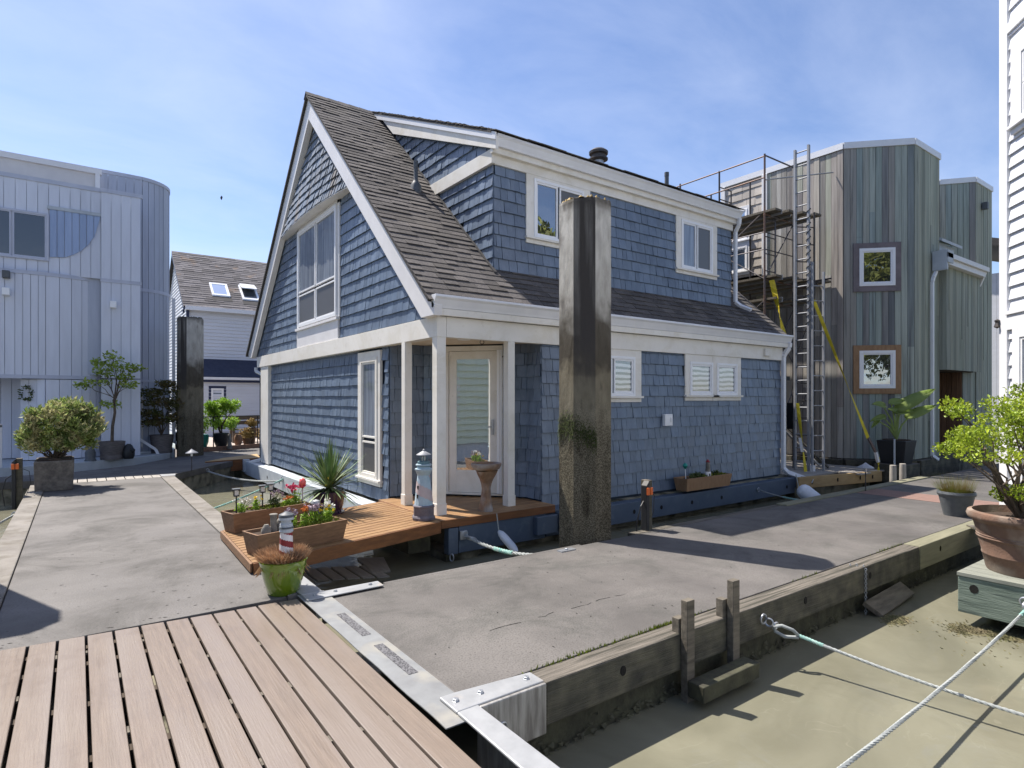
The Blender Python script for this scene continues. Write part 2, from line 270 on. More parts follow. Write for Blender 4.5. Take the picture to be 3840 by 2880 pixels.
def watermat():
    m = bpy.data.materials.new('murky_water'); m.use_nodes = True; n = m.node_tree; N = n.nodes; L = n.links; b = N['Principled BSDF']
    t = N.new('ShaderNodeTexCoord')
    nn = N.new('ShaderNodeTexNoise'); nn.inputs['Scale'].default_value = .55; nn.inputs['Detail'].default_value = 4; nn.inputs['Distortion'].default_value = 2.2
    L.new(t.outputs['Object'], nn.inputs['Vector'])
    r = N.new('ShaderNodeValToRGB'); r.color_ramp.elements[0].position = .35; r.color_ramp.elements[1].position = .7
    r.color_ramp.elements[0].color = (.145, .14, .102, 1); r.color_ramp.elements[1].color = (.21, .203, .15, 1)
    L.new(nn.outputs[0], r.inputs[0]); L.new(r.outputs[0], b.inputs['Base Color'])
    # thin curling foam threads drifting on the silt
    n3 = N.new('ShaderNodeTexNoise'); n3.inputs['Scale'].default_value = .8; n3.inputs['Detail'].default_value = 3; n3.inputs['Distortion'].default_value = 3.5; L.new(t.outputs['Object'], n3.inputs['Vector'])
    s3 = N.new('ShaderNodeMath'); s3.operation = 'SUBTRACT'; s3.inputs[1].default_value = .52; L.new(n3.outputs[0], s3.inputs[0])
    a3 = N.new('ShaderNodeMath'); a3.operation = 'ABSOLUTE'; L.new(s3.outputs[0], a3.inputs[0])
    m3 = N.new('ShaderNodeMapRange'); m3.inputs[1].default_value = .007; m3.inputs[2].default_value = 0; m3.inputs[4].default_value = .10; L.new(a3.outputs[0], m3.inputs[0])
    n5 = N.new('ShaderNodeTexNoise'); n5.inputs['Scale'].default_value = 2.5; L.new(t.outputs['Object'], n5.inputs['Vector']); m5 = N.new('ShaderNodeMapRange'); m5.inputs[1].default_value = .48; m5.inputs[2].default_value = .62; L.new(n5.outputs[0], m5.inputs[0])
    k3 = N.new('ShaderNodeMath'); k3.operation = 'MULTIPLY'; L.new(m3.outputs[0], k3.inputs[0]); L.new(m5.outputs[0], k3.inputs[1])
    x3 = N.new('ShaderNodeMixRGB'); x3.inputs[2].default_value = (.42, .40, .32, 1); L.new(k3.outputs[0], x3.inputs[0]); L.new(r.outputs[0], x3.inputs[1]); L.new(x3.outputs[0], b.inputs['Base Color'])
    b.inputs['Roughness'].default_value = .035; b.inputs['IOR'].default_value = 1.33
    nb = N.new('ShaderNodeTexNoise'); nb.inputs['Scale'].default_value = 2.2; nb.inputs['Detail'].default_value = 5; nb.inputs['Distortion'].default_value = 1.6
    L.new(t.outputs['Object'], nb.inputs['Vector'])
    bn = N.new('ShaderNodeBump'); bn.inputs['Strength'].default_value = .16; bn.inputs['Distance'].default_value = .05
    L.new(nb.outputs[0], bn.inputs['Height']); L.new(bn.outputs[0], b.inputs['Normal']); MATS['murky_water'] = m
watermat()
def timbermat():
    m = MATS['old_timber']; N = m.node_tree.nodes; L = m.node_tree.links; b = N['Principled BSDF']; src = b.inputs['Base Color'].links[0].from_socket
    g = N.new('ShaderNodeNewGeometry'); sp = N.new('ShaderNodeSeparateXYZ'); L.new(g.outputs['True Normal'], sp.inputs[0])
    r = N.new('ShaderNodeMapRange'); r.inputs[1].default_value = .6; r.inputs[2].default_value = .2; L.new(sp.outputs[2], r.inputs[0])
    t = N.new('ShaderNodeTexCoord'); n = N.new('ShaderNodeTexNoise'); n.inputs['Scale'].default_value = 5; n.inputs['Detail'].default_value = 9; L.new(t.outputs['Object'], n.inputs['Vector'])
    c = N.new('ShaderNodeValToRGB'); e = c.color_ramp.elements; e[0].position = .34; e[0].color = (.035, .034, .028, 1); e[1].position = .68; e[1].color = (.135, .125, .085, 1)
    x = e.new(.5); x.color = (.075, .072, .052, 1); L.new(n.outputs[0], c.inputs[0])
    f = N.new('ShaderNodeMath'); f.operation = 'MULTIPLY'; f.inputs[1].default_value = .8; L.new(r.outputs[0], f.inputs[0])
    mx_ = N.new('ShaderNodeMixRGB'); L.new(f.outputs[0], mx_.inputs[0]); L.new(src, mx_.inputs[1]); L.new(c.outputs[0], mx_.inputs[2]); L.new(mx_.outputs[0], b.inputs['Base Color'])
timbermat()
# pile: pale shaft above, dark tidal band, brown-green foot by height
def pilemat():
    m = MATS['pile']; N = m.node_tree.nodes; L = m.node_tree.links; b = N['Principled BSDF']
    src = b.inputs['Base Color'].links[0].from_socket
    t = N.new('ShaderNodeTexCoord'); s = N.new('ShaderNodeSeparateXYZ'); L.new(t.outputs['Object'], s.inputs[0])
    nn = N.new('ShaderNodeTexNoise'); nn.inputs['Scale'].default_value = 5; L.new(t.outputs['Object'], nn.inputs['Vector'])
    ad = N.new('ShaderNodeMath'); ad.operation = 'MULTIPLY_ADD'; ad.inputs[1].default_value = .55; L.new(nn.outputs[0], ad.inputs[0]); L.new(s.outputs[2], ad.inputs[2])
    r = N.new('ShaderNodeValToRGB'); e = r.color_ramp.elements
    rr = N.new('ShaderNodeMapRange'); rr.inputs[1].default_value = -.5; rr.inputs[2].default_value = 4.3; L.new(ad.outputs[0], rr.inputs[0])
    e[0].position = 0; e[0].color = (.10, .085, .06, 1); e[1].position = .12; e[1].color = (.27, .245, .195, 1)
    for p, c in ((.38, (.28, .26, .205)), (.47, (.44, .41, .33)), (.555, (.46, .42, .33)), (.585, (.22, .20, .17)), (.66, (.26, .24, .21)), (.73, (1.0, .99, .96)), (.93, (1.3, 1.3, 1.29)), (.985, (.35, .33, .3))):
        x = e.new(p); x.color = (*c, 1)
    L.new(rr.outputs[0], r.inputs[0])
    mu = N.new('ShaderNodeMixRGB'); mu.blend_type = 'MULTIPLY'; mu.inputs[0].default_value = 1
    L.new(src, mu.inputs[1]); L.new(r.outputs[0], mu.inputs[2])
    # barnacle speckle on the foot
    n4 = N.new('ShaderNodeTexNoise'); n4.inputs['Scale'].default_value = 85; n4.inputs['Detail'].default_value = 4; L.new(t.outputs['Object'], n4.inputs['Vector'])
    q4 = N.new('ShaderNodeMapRange'); q4.inputs[1].default_value = .40; q4.inputs[2].default_value = .62; q4.inputs[3].default_value = .5; q4.inputs[4].default_value = 1.6; L.new(n4.outputs[0], q4.inputs[0])
    q5 = N.new('ShaderNodeMapRange'); q5.inputs[1].default_value = 1.9; q5.inputs[2].default_value = 1.3; L.new(ad.outputs[0], q5.inputs[0])
    mu0 = mu; mu = N.new('ShaderNodeMixRGB'); mu.blend_type = 'MULTIPLY'; L.new(q5.outputs[0], mu.inputs[0]); L.new(mu0.outputs[0], mu.inputs[1]); L.new(q4.outputs[0], mu.inputs[2])
    # dark run-off stain down the face turned to the dock corner, above the tide band
    ge = N.new('ShaderNodeNewGeometry'); dt = N.new('ShaderNodeVectorMath'); dt.operation = 'DOT_PRODUCT'; dt.inputs[1].default_value = (-.7071, -.7071, 0)
    L.new(ge.outputs['Normal'], dt.inputs[0])
    f1 = N.new('ShaderNodeMapRange'); f1.inputs[1].default_value = .76; f1.inputs[2].default_value = .93; L.new(dt.outputs['Value'], f1.inputs[0])
    f2 = N.new('ShaderNodeMapRange'); f2.inputs[1].default_value = 1.9; f2.inputs[2].default_value = 2.5; L.new(ad.outputs[0], f2.inputs[0])
    mp2 = N.new('ShaderNodeMapping'); mp2.inputs['Scale'].default_value = (9, 9, .5); L.new(t.outputs['Object'], mp2.inputs[0])
    n2 = N.new('ShaderNodeTexNoise'); n2.inputs['Scale'].default_value = 1; n2.inputs['Detail'].default_value = 6; L.new(mp2.outputs[0], n2.inputs['Vector'])
    f3 = N.new('ShaderNodeMapRange'); f3.inputs[1].default_value = .3; f3.inputs[2].default_value = .55; f3.inputs[3].default_value = .55; L.new(n2.outputs[0], f3.inputs[0])
    p1 = N.new('ShaderNodeMath'); p1.operation = 'MULTIPLY'; L.new(f1.outputs[0], p1.inputs[0]); L.new(f2.outputs[0], p1.inputs[1])
    p2 = N.new('ShaderNodeMath'); p2.operation = 'MULTIPLY'; L.new(p1.outputs[0], p2.inputs[0]); L.new(f3.outputs[0], p2.inputs[1])
    mz = N.new('ShaderNodeMixRGB'); mz.inputs[2].default_value = (.06, .055, .052, 1); L.new(p2.outputs[0], mz.inputs[0]); L.new(mu.outputs[0], mz.inputs[1])
    L.new(mz.outputs[0], b.inputs['Base Color'])
pilemat()
# ------------------------------------------------------------------ mesh helpers
def woff(p):
    v = Vector((0, 0, 0))
    while p is not None: v += p.location; p = p.parent
    return v
class MB:
    def __init__(s): s.v = []; s.f = []
    def add(s, vs, fs):
        b = len(s.v); s.v += [tuple(v) for v in vs]; s.f += [tuple(b + i for i in f) for f in fs]; return s
    def box(s, x0, y0, z0, x1, y1, z1):
        return s.add([(x0, y0, z0), (x1, y0, z0), (x1, y1, z0), (x0, y1, z0), (x0, y0, z1), (x1, y0, z1), (x1, y1, z1), (x0, y1, z1)],
                     [(0, 3, 2, 1), (4, 5, 6, 7), (0, 1, 5, 4), (1, 2, 6, 5), (2, 3, 7, 6), (3, 0, 4, 7)])
    def hexa(s, p):  # 8 points: bottom ring, top ring
        return s.add(p, [(0, 3, 2, 1), (4, 5, 6, 7), (0, 1, 5, 4), (1, 2, 6, 5), (2, 3, 7, 6), (3, 0, 4, 7)])
    def beam(s, a, b, w, h, up=(0, 0, 1)):
        a = Vector(a); b = Vector(b); d = (b - a).normalized(); up = Vector(up)
        sd = d.cross(up).normalized() * w / 2; u = sd.cross(d).normalized() * h / 2
        return s.hexa([a - sd - u, a + sd - u, b + sd - u, b - sd - u, a - sd + u, a + sd + u, b + sd + u, b - sd + u])
    def prism(s, poly, d):  # 3D polygon extruded by vector d
        n = len(poly); d = Vector(d); p = [Vector(q) for q in poly]
        return s.add(p + [q + d for q in p], [tuple(range(n))[::-1], tuple(range(n, 2 * n))] + [(i, (i + 1) % n, n + (i + 1) % n, n + i) for i in range(n)])
    def slab(s, poly, z0, z1): return s.prism([(x, y, z0) for x, y in poly], (0, 0, z1 - z0))
    def lathe(s, c, prof, n=20, sx=1, sy=1, ph=0, cap=True):
        b = len(s.v)
        for r, z in prof:
            for i in range(n):
                a = 2 * math.pi * i / n + ph; s.v.append((c[0] + r * sx * math.cos(a), c[1] + r * sy * math.sin(a), c[2] + z))
        for k in range(len(prof) - 1):
            for i in range(n):
                j = (i + 1) % n; s.f.append((b + k * n + i, b + k * n + j, b + (k + 1) * n + j, b + (k + 1) * n + i))
        if cap:
            s.f.append(tuple(b + i for i in range(n))[::-1]); s.f.append(tuple(b + (len(prof) - 1) * n + i for i in range(n)))
        return s
    def tube(s, pts, r, n=8, r1=None):
        pts = [Vector(p) for p in pts]; b = len(s.v); K = len(pts)
        up = Vector((0, 0, 1)); nrm = None
        for k, p in enumerate(pts):
            d = (pts[min(k + 1, K - 1)] - pts[max(k - 1, 0)]).normalized()
            if nrm is None:
                nrm = d.cross(up)
                if nrm.length < .05: nrm = d.cross(Vector((1, 0, 0)))
            nrm = (nrm - d * nrm.dot(d)).normalized(); bi = d.cross(nrm)
            rr = r if r1 is None else r + (r1 - r) * k / (K - 1)
            for i in range(n):
                a = 2 * math.pi * i / n; s.v.append(tuple(p + (nrm * math.cos(a) + bi * math.sin(a)) * rr))
        for k in range(K - 1):
            for i in range(n):
                j = (i + 1) % n; s.f.append((b + k * n + i, b + k * n + j, b + (k + 1) * n + j, b + (k + 1) * n + i))
        s.f.append(tuple(b + i for i in range(n))[::-1]); s.f.append(tuple(b + (K - 1) * n + i for i in range(n)))
        return s
    def build(s, name, mat, parent=None, smooth=False, bevel=0):
        off = woff(parent)
        me = bpy.data.meshes.new(name)
        me.from_pydata([(x - off.x, y - off.y, z - off.z) for x, y, z in s.v], [], s.f); me.update()
        if len(me.polygons) < 60000:
            bm_ = bmesh.new(); bm_.from_mesh(me); bmesh.ops.recalc_face_normals(bm_, faces=bm_.faces); bm_.to_mesh(me); bm_.free()
        me.materials.append(MATS[mat])
        if smooth: me.polygons.foreach_set('use_smooth', [True] * len(me.polygons)); me.set_sharp_from_angle(angle=R(38))
        o = bpy.data.objects.new(name, me); COL.objects.link(o); o.parent = parent
        if bevel:
            bm = o.modifiers.new('bevel', 'BEVEL'); bm.width = bevel; bm.segments = 2; bm.limit_method = 'ANGLE'; bm.angle_limit = R(40)
        return o
def tag(o, label=None, cat=None, group=None, kind=None):
    if label: o['label'] = label
    if cat: o['category'] = cat
    if group: o['group'] = group
    if kind: o['kind'] = kind
    return o
def empty(name, loc, label, cat, group=None, kind=None):
    o = bpy.data.objects.new(name, None); COL.objects.link(o); o.location = loc; o.empty_display_size = .1
    return tag(o, label, cat, group, kind)
def kids(o): return [c for c in bpy.data.objects if c.parent == o]
def copy_tree(o, parent=None):
    c = o.copy(); COL.objects.link(c)
    if parent is not None: c.parent = parent
    for ch in kids(o): copy_tree(ch, c)
    return c
def B(*a): return MB().box(*a)
rnd = random.Random(7)
# ------------------------------------------------------------------ wall coverings
def shingles(mb, p0, p1, z0, z1, nrm, seed, expo=.18, inside=None, flare=None, thick=(.016, .03), wmin=.10, wmax=.22, holes=()):
    r = random.Random(seed); p0 = Vector((*p0, 0)); p1 = Vector((*p1, 0)); Lh = (p1 - p0).length; d = (p1 - p0) / Lh; nv = Vector((*nrm, 0)).normalized()
    k = 0; z = z0
    while z < z1 - .01:
        zt = min(z + expo, z1); u = -r.uniform(0, .1)
        while u < Lh - .005:
            wd = r.uniform(wmin, wmax); a = max(u, 0); b = min(u + wd, Lh); u += wd
            if b - a < .02: continue
            m = (a + b) / 2; zm = (z + zt) / 2
            if inside and not inside(m, zm): continue
            if any(h[0] - .02 < m < h[1] + .02 and h[2] < zm < h[3] for h in holes): continue
            t = r.uniform(*thick); dz = r.uniform(-.003, .003) if z > z0 else 0; g = .0035
            f0 = flare(m, z) if flare else 0; f1 = flare(m, zt) if flare else 0
            tl = r.uniform(-.003, .003)
            P = []
            for zz, o_in, o_out in ((z + dz + .003, f0 - .004, f0 + t), (zt + .001, f1 - .004, f1 + .002)):
                for (uu, oo) in ((a + g, o_out + (tl if zz < zt else 0)), (b - g, o_out - (tl if zz < zt else 0)), (b - g, o_in), (a + g, o_in)):
                    q = p0 + d * uu + nv * oo; P.append((q.x, q.y, zz))
            mb.hexa(P)
        z += expo; k += 1
    return mb
def laps(mb, p0, p1, z0, z1, nrm, expo=.15, t=.02, inside=None):
    p0 = Vector((*p0, 0)); p1 = Vector((*p1, 0)); nv = Vector((*nrm, 0)).normalized(); z = z0
    while z < z1 - .01:
        zt = min(z + expo, z1); a, b = p0, p1
        if inside:
            s0, s1 = inside((z + zt) / 2); L_ = (p1 - p0); a = p0 + L_ * s0; b = p0 + L_ * s1
            if s1 - s0 < .01: z += expo; continue
        P = []
        for zz, oo in ((z, t), (zt + .01, .002)):
            for q, o in ((a, oo), (b, oo), (b, -.01), (a, -.01)): q2 = q + nv * o; P.append((q2.x, q2.y, zz))
        mb.hexa(P); z += expo
    return mb
def boards(mb, path, z0, z1, width, t, seed=1, gap=.008, joints=0, zt=None, batten=False):
    """vertical boards along a polyline; outward is to the right of travel"""
    r = random.Random(seed)
    for (a, b) in zip(path, path[1:]):
        a = Vector((*a, 0)); b = Vector((*b, 0)); Lh = (b - a).length
        if Lh < 1e-4: continue
        d = (b - a) / Lh; nv = Vector((d.y, -d.x, 0)); n = max(1, round(Lh / width)); ww = Lh / n
        for i in range(n):
            segs = [z0, z1]
            if joints and r.random() < joints: segs = [z0, r.uniform(z0 + .6, z1 - .6), z1]
            for s0, s1 in zip(segs, segs[1:]):
                tt = t + r.uniform(0, t * .6); q0 = a + d * (i * ww + gap / 2); q1 = a + d * ((i + 1) * ww - gap / 2)
                lo = s0 + (.003 if s0 != z0 else 0)
                P = [(*(q0 + nv * tt).xy, lo), (*(q1 + nv * tt).xy, lo), (*(q1 - nv * .01).xy, lo), (*(q0 - nv * .01).xy, lo)]
                P += [(x, y, s1) for x, y, _ in P]
                mb.hexa(P)
    return mb
def wall_pt(p0, d, nv, u, o, z): q = p0 + d * u + nv * o; return (q.x, q.y, z)
def wbox(mb, p0, p1, nrm, u0, u1, z0, z1, o0, o1):
    """box on a wall: u along p0->p1 in metres, z height, o outward"""
    p0 = Vector((*p0, 0)); p1 = Vector((*p1, 0)); d = (p1 - p0).normalized(); nv = Vector((*nrm, 0)).normalized()
    f = lambda u, o, z: wall_pt(p0, d, nv, u, o, z)
    return mb.hexa([f(u0, o1, z0), f(u1, o1, z0), f(u1, o0, z0), f(u0, o0, z0), f(u0, o1, z1), f(u1, o1, z1), f(u1, o0, z1), f(u0, o0, z1)])
def wframe(mb, W, u0, u1, z0, z1, w_, o0, o1, bot=None):
    bot = w_ if bot is None else bot
    wbox(mb, *W, u0, u0 + w_, z0, z1, o0, o1); wbox(mb, *W, u1 - w_, u1, z0, z1, o0, o1)
    wbox(mb, *W, u0 + w_, u1 - w_, z1 - w_, z1, o0, o1); wbox(mb, *W, u0 + w_, u1 - w_, z0, z0 + bot, o0, o1); return mb
def window(parent, W, u0, u1, z0, z1, trim=.12, tmat='cream_trim', fmat='white_vinyl', panes=((0, 1, 0, 1, 'glass_dark'),), proud=.03, sill=True, fr=.045, head=None):
    """trim, vinyl frame, sash bars and panes; u,z are the frame's outer bounds"""
    o = wframe(MB(), W, u0, u1, z0, z1, fr, .0, proud + .012).build('window', fmat, parent, bevel=.003)
    if trim:
        t = MB(); th = trim if head is None else head
        wbox(t, *W, u0 - trim, u0, z0 - (0 if sill else trim), z1 + th, 0, proud); wbox(t, *W, u1, u1 + trim, z0 - (0 if sill else trim), z1 + th, 0, proud)
        wbox(t, *W, u0, u1, z1, z1 + th, 0, proud)
        if not sill: wbox(t, *W, u0, u1, z0 - trim, z0, 0, proud)
        t.build('trim', tmat, o, bevel=.003)
        if sill:
            s = MB(); wbox(s, *W, u0 - trim - .02, u1 + trim + .02, z0 - .035, z0, 0, proud + .04); wbox(s, *W, u0 - trim, u1 + trim, z0 - .10, z0 - .035, 0, proud)
            s.build('sill', tmat, o, bevel=.003)
    iu0, iu1, iz0, iz1 = u0 + fr, u1 - fr, z0 + fr, z1 - fr; wu = iu1 - iu0; wz = iz1 - iz0
    for (a, b, c, d, gm) in panes:
        A, B_, C, D = iu0 + a * wu, iu0 + b * wu, iz0 + c * wz, iz0 + d * wz
        s = MB(); wframe(s, W, A, B_, C, D, .03, .0, proud); s.build('sash', fmat, o, bevel=.002)
        g = MB(); wbox(g, *W, A + .028, B_ - .028, C + .028, D - .028, 0, proud - .018); g.build('pane', gm, o)
    return o
def leaf_cloud(mb, c, rad, n, size, seed, shell=.35, asp=.5, up=.3, lobes=None):
    r = random.Random(seed); c = Vector(c) if c is not None else None
    for i in range(n):
        if lobes:
            lc, lr = lobes[r.randrange(len(lobes))]; base = Vector(lc); rr = lr
        else: base = c; rr = rad
        while True:
            q = Vector((r.uniform(-1, 1), r.uniform(-1, 1), r.uniform(-1, 1)))
            if shell < q.length < 1: break
        p = base + Vector((q.x * rr[0], q.y * rr[1], q.z * rr[2]))
        a = Vector((r.gauss(0, 1), r.gauss(0, 1), r.gauss(up, .6))).normalized()
        s2 = a.cross(Vector((r.gauss(0, 1), r.gauss(0, 1), r.gauss(0, 1)))).normalized()
        l = size * r.uniform(.6, 1.3); b_ = l * asp * .5
        nn = a.cross(s2) * l * .12
        mb.add([p, p + a * l * .5 + s2 * b_ + nn, p + a * l, p + a * l * .5 - s2 * b_ + nn], [(0, 1, 2, 3)])
    return mb
def lerp(a, b, t): return a + (b - a) * t
def catenary(a, b, sag, n=24):
    a = Vector(a); b = Vector(b); return [a.lerp(b, i / n) - Vector((0, 0, sag * 4 * (i / n) * (1 - i / n))) for i in range(n + 1)]
def rope(mb, pts, r, twist=None, n=5):
    """three-strand laid rope along a path"""
    pts = [Vector(p) for p in pts]
    dense = []; acc = 0
    twist = twist or r * 9
    step = twist / 7
    for a, b in zip(pts, pts[1:]):
        k = max(1, int((b - a).length / step)); dense += [a.lerp(b, i / k) for i in range(k)]
    dense.append(pts[-1])
    dist = 0; strands = [[], [], []]
    for i, p in enumerate(dense):
        if i: dist += (p - dense[i - 1]).length
        d = (dense[min(i + 1, len(dense) - 1)] - dense[max(i - 1, 0)]).normalized(); s1 = d.cross(Vector((0, 0, 1)))
        if s1.length < .05: s1 = d.cross(Vector((1, 0, 0)))
        s1.normalize(); s2 = d.cross(s1)
        for k in range(3):
            a = 2 * math.pi * (dist / twist + k / 3); strands[k].append(p + (s1 * math.cos(a) + s2 * math.sin(a)) * r * .5)
    for st in strands: mb.tube(st, r * .56, n)
    return mb
def ring(mb, c, r, t, ax=(0, 0, 1), n=18, sx=1):
    c = Vector(c); ax = Vector(ax).normalized(); u = ax.cross(Vector((0, 0, 1)));
    if u.length < .1: u = Vector((1, 0, 0))
    u.normalize(); v = ax.cross(u)
    pts = [c + u * math.cos(2 * math.pi * i / n) * r * sx + v * math.sin(2 * math.pi * i / n) * r for i in range(n + 1)]
    return mb.tube(pts, t, 6)
# ================================================================== SETTING
WZ = -0.45
wm = MB(); wm.add([(-400, -400, WZ), (400, -400, WZ), (400, 400, WZ), (-400, 400, WZ)], [(0, 1, 2, 3)])
tag(wm.build('water', 'murky_water'), kind='structure')
# right-hand dock, running along X
d = MB(); d.slab([(1.655, 2.765), (10.68, 2.765), (10.68, 4.80), (1.655, 4.80)], -.14, 0)
tag(d.build('right_dock_slab', 'concrete_sandy', bevel=.006), kind='structure')
d = MB(); d.slab([(11.46, 2.7), (40, 2.7), (40, 4.80), (11.46, 4.80)], -.14, -.002)
tag(d.build('far_right_dock_slab', 'concrete_sandy', bevel=.006), kind='structure')
d = MB(); d.box(2.05, 2.66, -1.0, 40, 4.66, -.16)
tag(d.build('right_dock_float', 'algae_wood'), kind='structure')
# left-hand dock, running along Y
d = MB(); d.slab([(-.475, 4.945), (1.36, 4.945), (1.36, 13.98), (-.475, 13.98)], -.14, 0)
tag(d.build('left_dock_slab', 'concrete', bevel=.006), kind='structure')
d = MB(); d.box(-.62, 3.0, -1.0, 1.5, 14.3, -.16); tag(d.build('left_dock_float', 'float_concrete'), kind='structure')
# diagonal dock behind
PC = [(-1.5, 14.97), (1.32, 14.42), (1.62, 14.34), (5.6, 19.85), (3.9, 21.0), (2.22, 18.62), (1.07, 16.85), (-.1, 16.05), (-1.5, 15.95)]
d = MB(); d.slab(PC, -.14, 0); tag(d.build('diagonal_dock_slab', 'concrete', bevel=.006), kind='structure')
d = MB(); d.slab([(x * .99 + .0, y + .02) for x, y in PC], -1.0, -.141); tag(d.build('diagonal_dock_float', 'float_concrete'), kind='structure')
ck = MB(); r_ = random.Random(15)
pts_ = []
for k in range(26): pts_.append((lerp(2.29, 3.62, k / 25), 3.40 + .012 * math.sin(k * .7) + r_.gauss(0, .005)))
for k, ((xa, ya), (xb, yb)) in enumerate(zip(pts_, pts_[1:])):
    if r_.random() < .25: continue
    wd = r_.uniform(.0012, .004); ck.add([(xa, ya - wd, .0015), (xb, yb - wd, .0015), (xb, yb + wd, .0015), (xa, ya + wd, .0015)], [(0, 1, 2, 3)])
r_ = random.Random(16)
for k in range(230):
    x, y = (r_.uniform(-.4, 1.3), 5.0 + 4.5 * r_.random() ** 1.6) if k % 2 else (r_.uniform(1.8, 8), r_.uniform(2.9, 4.7)); a = r_.uniform(-.5, .5) + (0 if k % 2 else 1.2); l = r_.uniform(.004, .02)
    dx, dy = math.cos(a) * l, math.sin(a) * l; ck.add([(x - dx, y - dy, .0015), (x + dy * .3, y - dx * .3, .0015), (x + dx, y + dy, .0015), (x - dy * .3, y + dx * .3, .0015)], [(0, 1, 2, 3)])
tag(ck.build('slab_cracks', 'black_hole'), 'dark hairline crack and small pits in the concrete dock slabs', 'cracks', kind='stuff')
# edge timbers / curbs
def edge(name, mat, parts, label, cat, group=None, bevel=.008):
    m = MB()
    for p in parts: m.box(*p)
    o = m.build(name, mat, None, bevel=bevel); return tag(o, label, cat, group)
edge('dock_curb', 'concrete_curb', [(1.367, 4.95, -.30, 1.60, 13.98, .012)], 'pale curb along the right edge of the left concrete dock', 'curb', 'curbs of the left dock')
edge('dock_curb', 'concrete_curb', [(-.71, 4.95, -.30, -.482, 13.98, .012)], 'pale curb along the water side at far left of the left dock', 'curb', 'curbs of the left dock')
r_ = random.Random(3)
for i, (x0, x1) in enumerate(((2.13, 7.33),)):
    o = edge('edge_timber', 'old_timber', [(x0, 2.595, -.25, x1, 2.755, .0)], 'long weathered grey timber edging the sunlit side of the right dock', 'timber', 'edge timbers of the right dock', .012)
edge('edge_timber', 'new_timber', [(7.336, 2.59, -.25, 10.6, 2.755, .004)], 'newer yellowish timber edging the right dock beside the grey pot', 'timber', 'edge timbers of the right dock')
edge('edge_timber', 'old_timber', [(10.61, 2.59, -.25, 22, 2.69, .0)], 'far weathered timber edging the right dock beyond the brick-coloured planks', 'timber', 'edge timbers of the right dock')
edge('edge_timber', 'concrete_sandy', [(2.15, 4.806, -.28, 4.45, 4.86, -.003)], 'low grey edge timber of the right dock in front of the porch', 'timber', 'edge timbers of the right dock')
edge('edge_timber', 'old_timber', [(5.30, 4.806, -.28, 8.5, 4.93, -.003)], 'dark edge timber of the right dock in the shade beside the tall pile', 'timber', 'edge timbers of the right dock')
edge('edge_timber', 'new_timber', [(8.5, 4.73, -.04, 13.9, 4.90, .02)], 'pale raised edge timber of the right dock near the small path light', 'timber', 'edge timbers of the right dock')
# dark growth and bolt recesses on the near timber
b = MB()
for x in (2.75, 3.35, 4.1, 5.05, 5.75, 6.55, 7.9, 9.1): b.lathe((x, 2.592, -.11), [(.0, 0), (.022, 0.0), (.022, .002)], 10)
bb = MB()
for x in (2.75, 3.35, 4.95, 6.15, 7.9, 9.2):
    pts = [(x + .024 * math.cos(a * math.pi / 5), 2.59, -.10 + .032 * math.sin(a * math.pi / 5)) for a in range(10)]
    bb.prism(pts, (0, .004, 0))
for o in bpy.data.objects:
    if o.name == 'edge_timber': bb.build('bolt_hole', 'black_hole', o); break
# moss tufts along the timber seam
ms = MB(); r_ = random.Random(5)
for x0, n in ((2.3, 30), (2.6, 35), (2.95, 40), (3.3, 60), (3.42, 60), (3.62, 25), (5.3, 30), (6.9, 55), (7.2, 30)):
    for i in range(n):
        x = x0 + r_.gauss(0, .13); y = 2.762 + r_.gauss(0, .008)
        ms.add([(x - .006, y, -.004), (x + .006, y, -.004), (x + r_.uniform(-.01, .01), y + r_.uniform(-.01, .01), r_.uniform(.008, .028))], [(0, 1, 2)])
tag(ms.build('moss', 'moss'), 'yellow green moss growing in the joint between dock slab and timber', 'moss', kind='stuff')
# water-line growth on the near float
ms = MB(); r_ = random.Random(6)
for i in range(900):
    x = r_.uniform(1.8, 12); z = WZ + abs(r_.gauss(0, .05)); y = 2.655 - r_.uniform(0, .02)
    ms.add([(x - .02, y, z), (x + .02, y, z + r_.uniform(-.01, .01)), (x + r_.uniform(-.02, .02), y - r_.uniform(0, .02), z + r_.uniform(-.03, .01))], [(0, 1, 2)])
tag(ms.build('water_weed', 'algae_wood'), 'dark weed clinging to the dock float at the waterline', 'weed', kind='stuff')
# ---- foreground plank deck
pk = empty('plank_deck', (.4, 3.5, 0), 'tan composite plank deck in the foreground linking the two concrete docks', 'deck')
r_ = random.Random(2); NB = 14; xs = [-.72 + i * (2.14 / NB) for i in range(NB + 1)]
for i in range(NB):
    far = lerp(5.0, 4.86, i / NB) - .02
    m = MB(); g = .006 + r_.uniform(0, .003)
    m.slab([(xs[i] + g, -.6), (xs[i + 1] - g, -.6), (xs[i + 1] - g, far - .005), (xs[i] + g, far + .005)], -.026, r_.uniform(-.001, .003))
    m.build('plank', 'composite_plank', pk, bevel=.004)
m = MB()
for y in (-.3, .3, .9, 1.5, 2.1, 2.7, 3.3, 3.9, 4.5, 4.8): m.box(-.72, y - .03, -.16, 1.42, y + .03, -.03)
for x in (-.7, .3, 1.38): m.box(x - .03, -.6, -.3, x + .03, 4.95, -.161)
m.build('joist', 'plank_gap', pk)
for i in range(1, NB):
    x = xs[i]
    for y in (1.9, 2.75, 3.4, 4.1, 4.62):
        if r_.random() < .5: B(x - .005, y, -.02, x + .005, y + r_.uniform(.03, .07), -.006).build('clip', 'driftwood', pk)
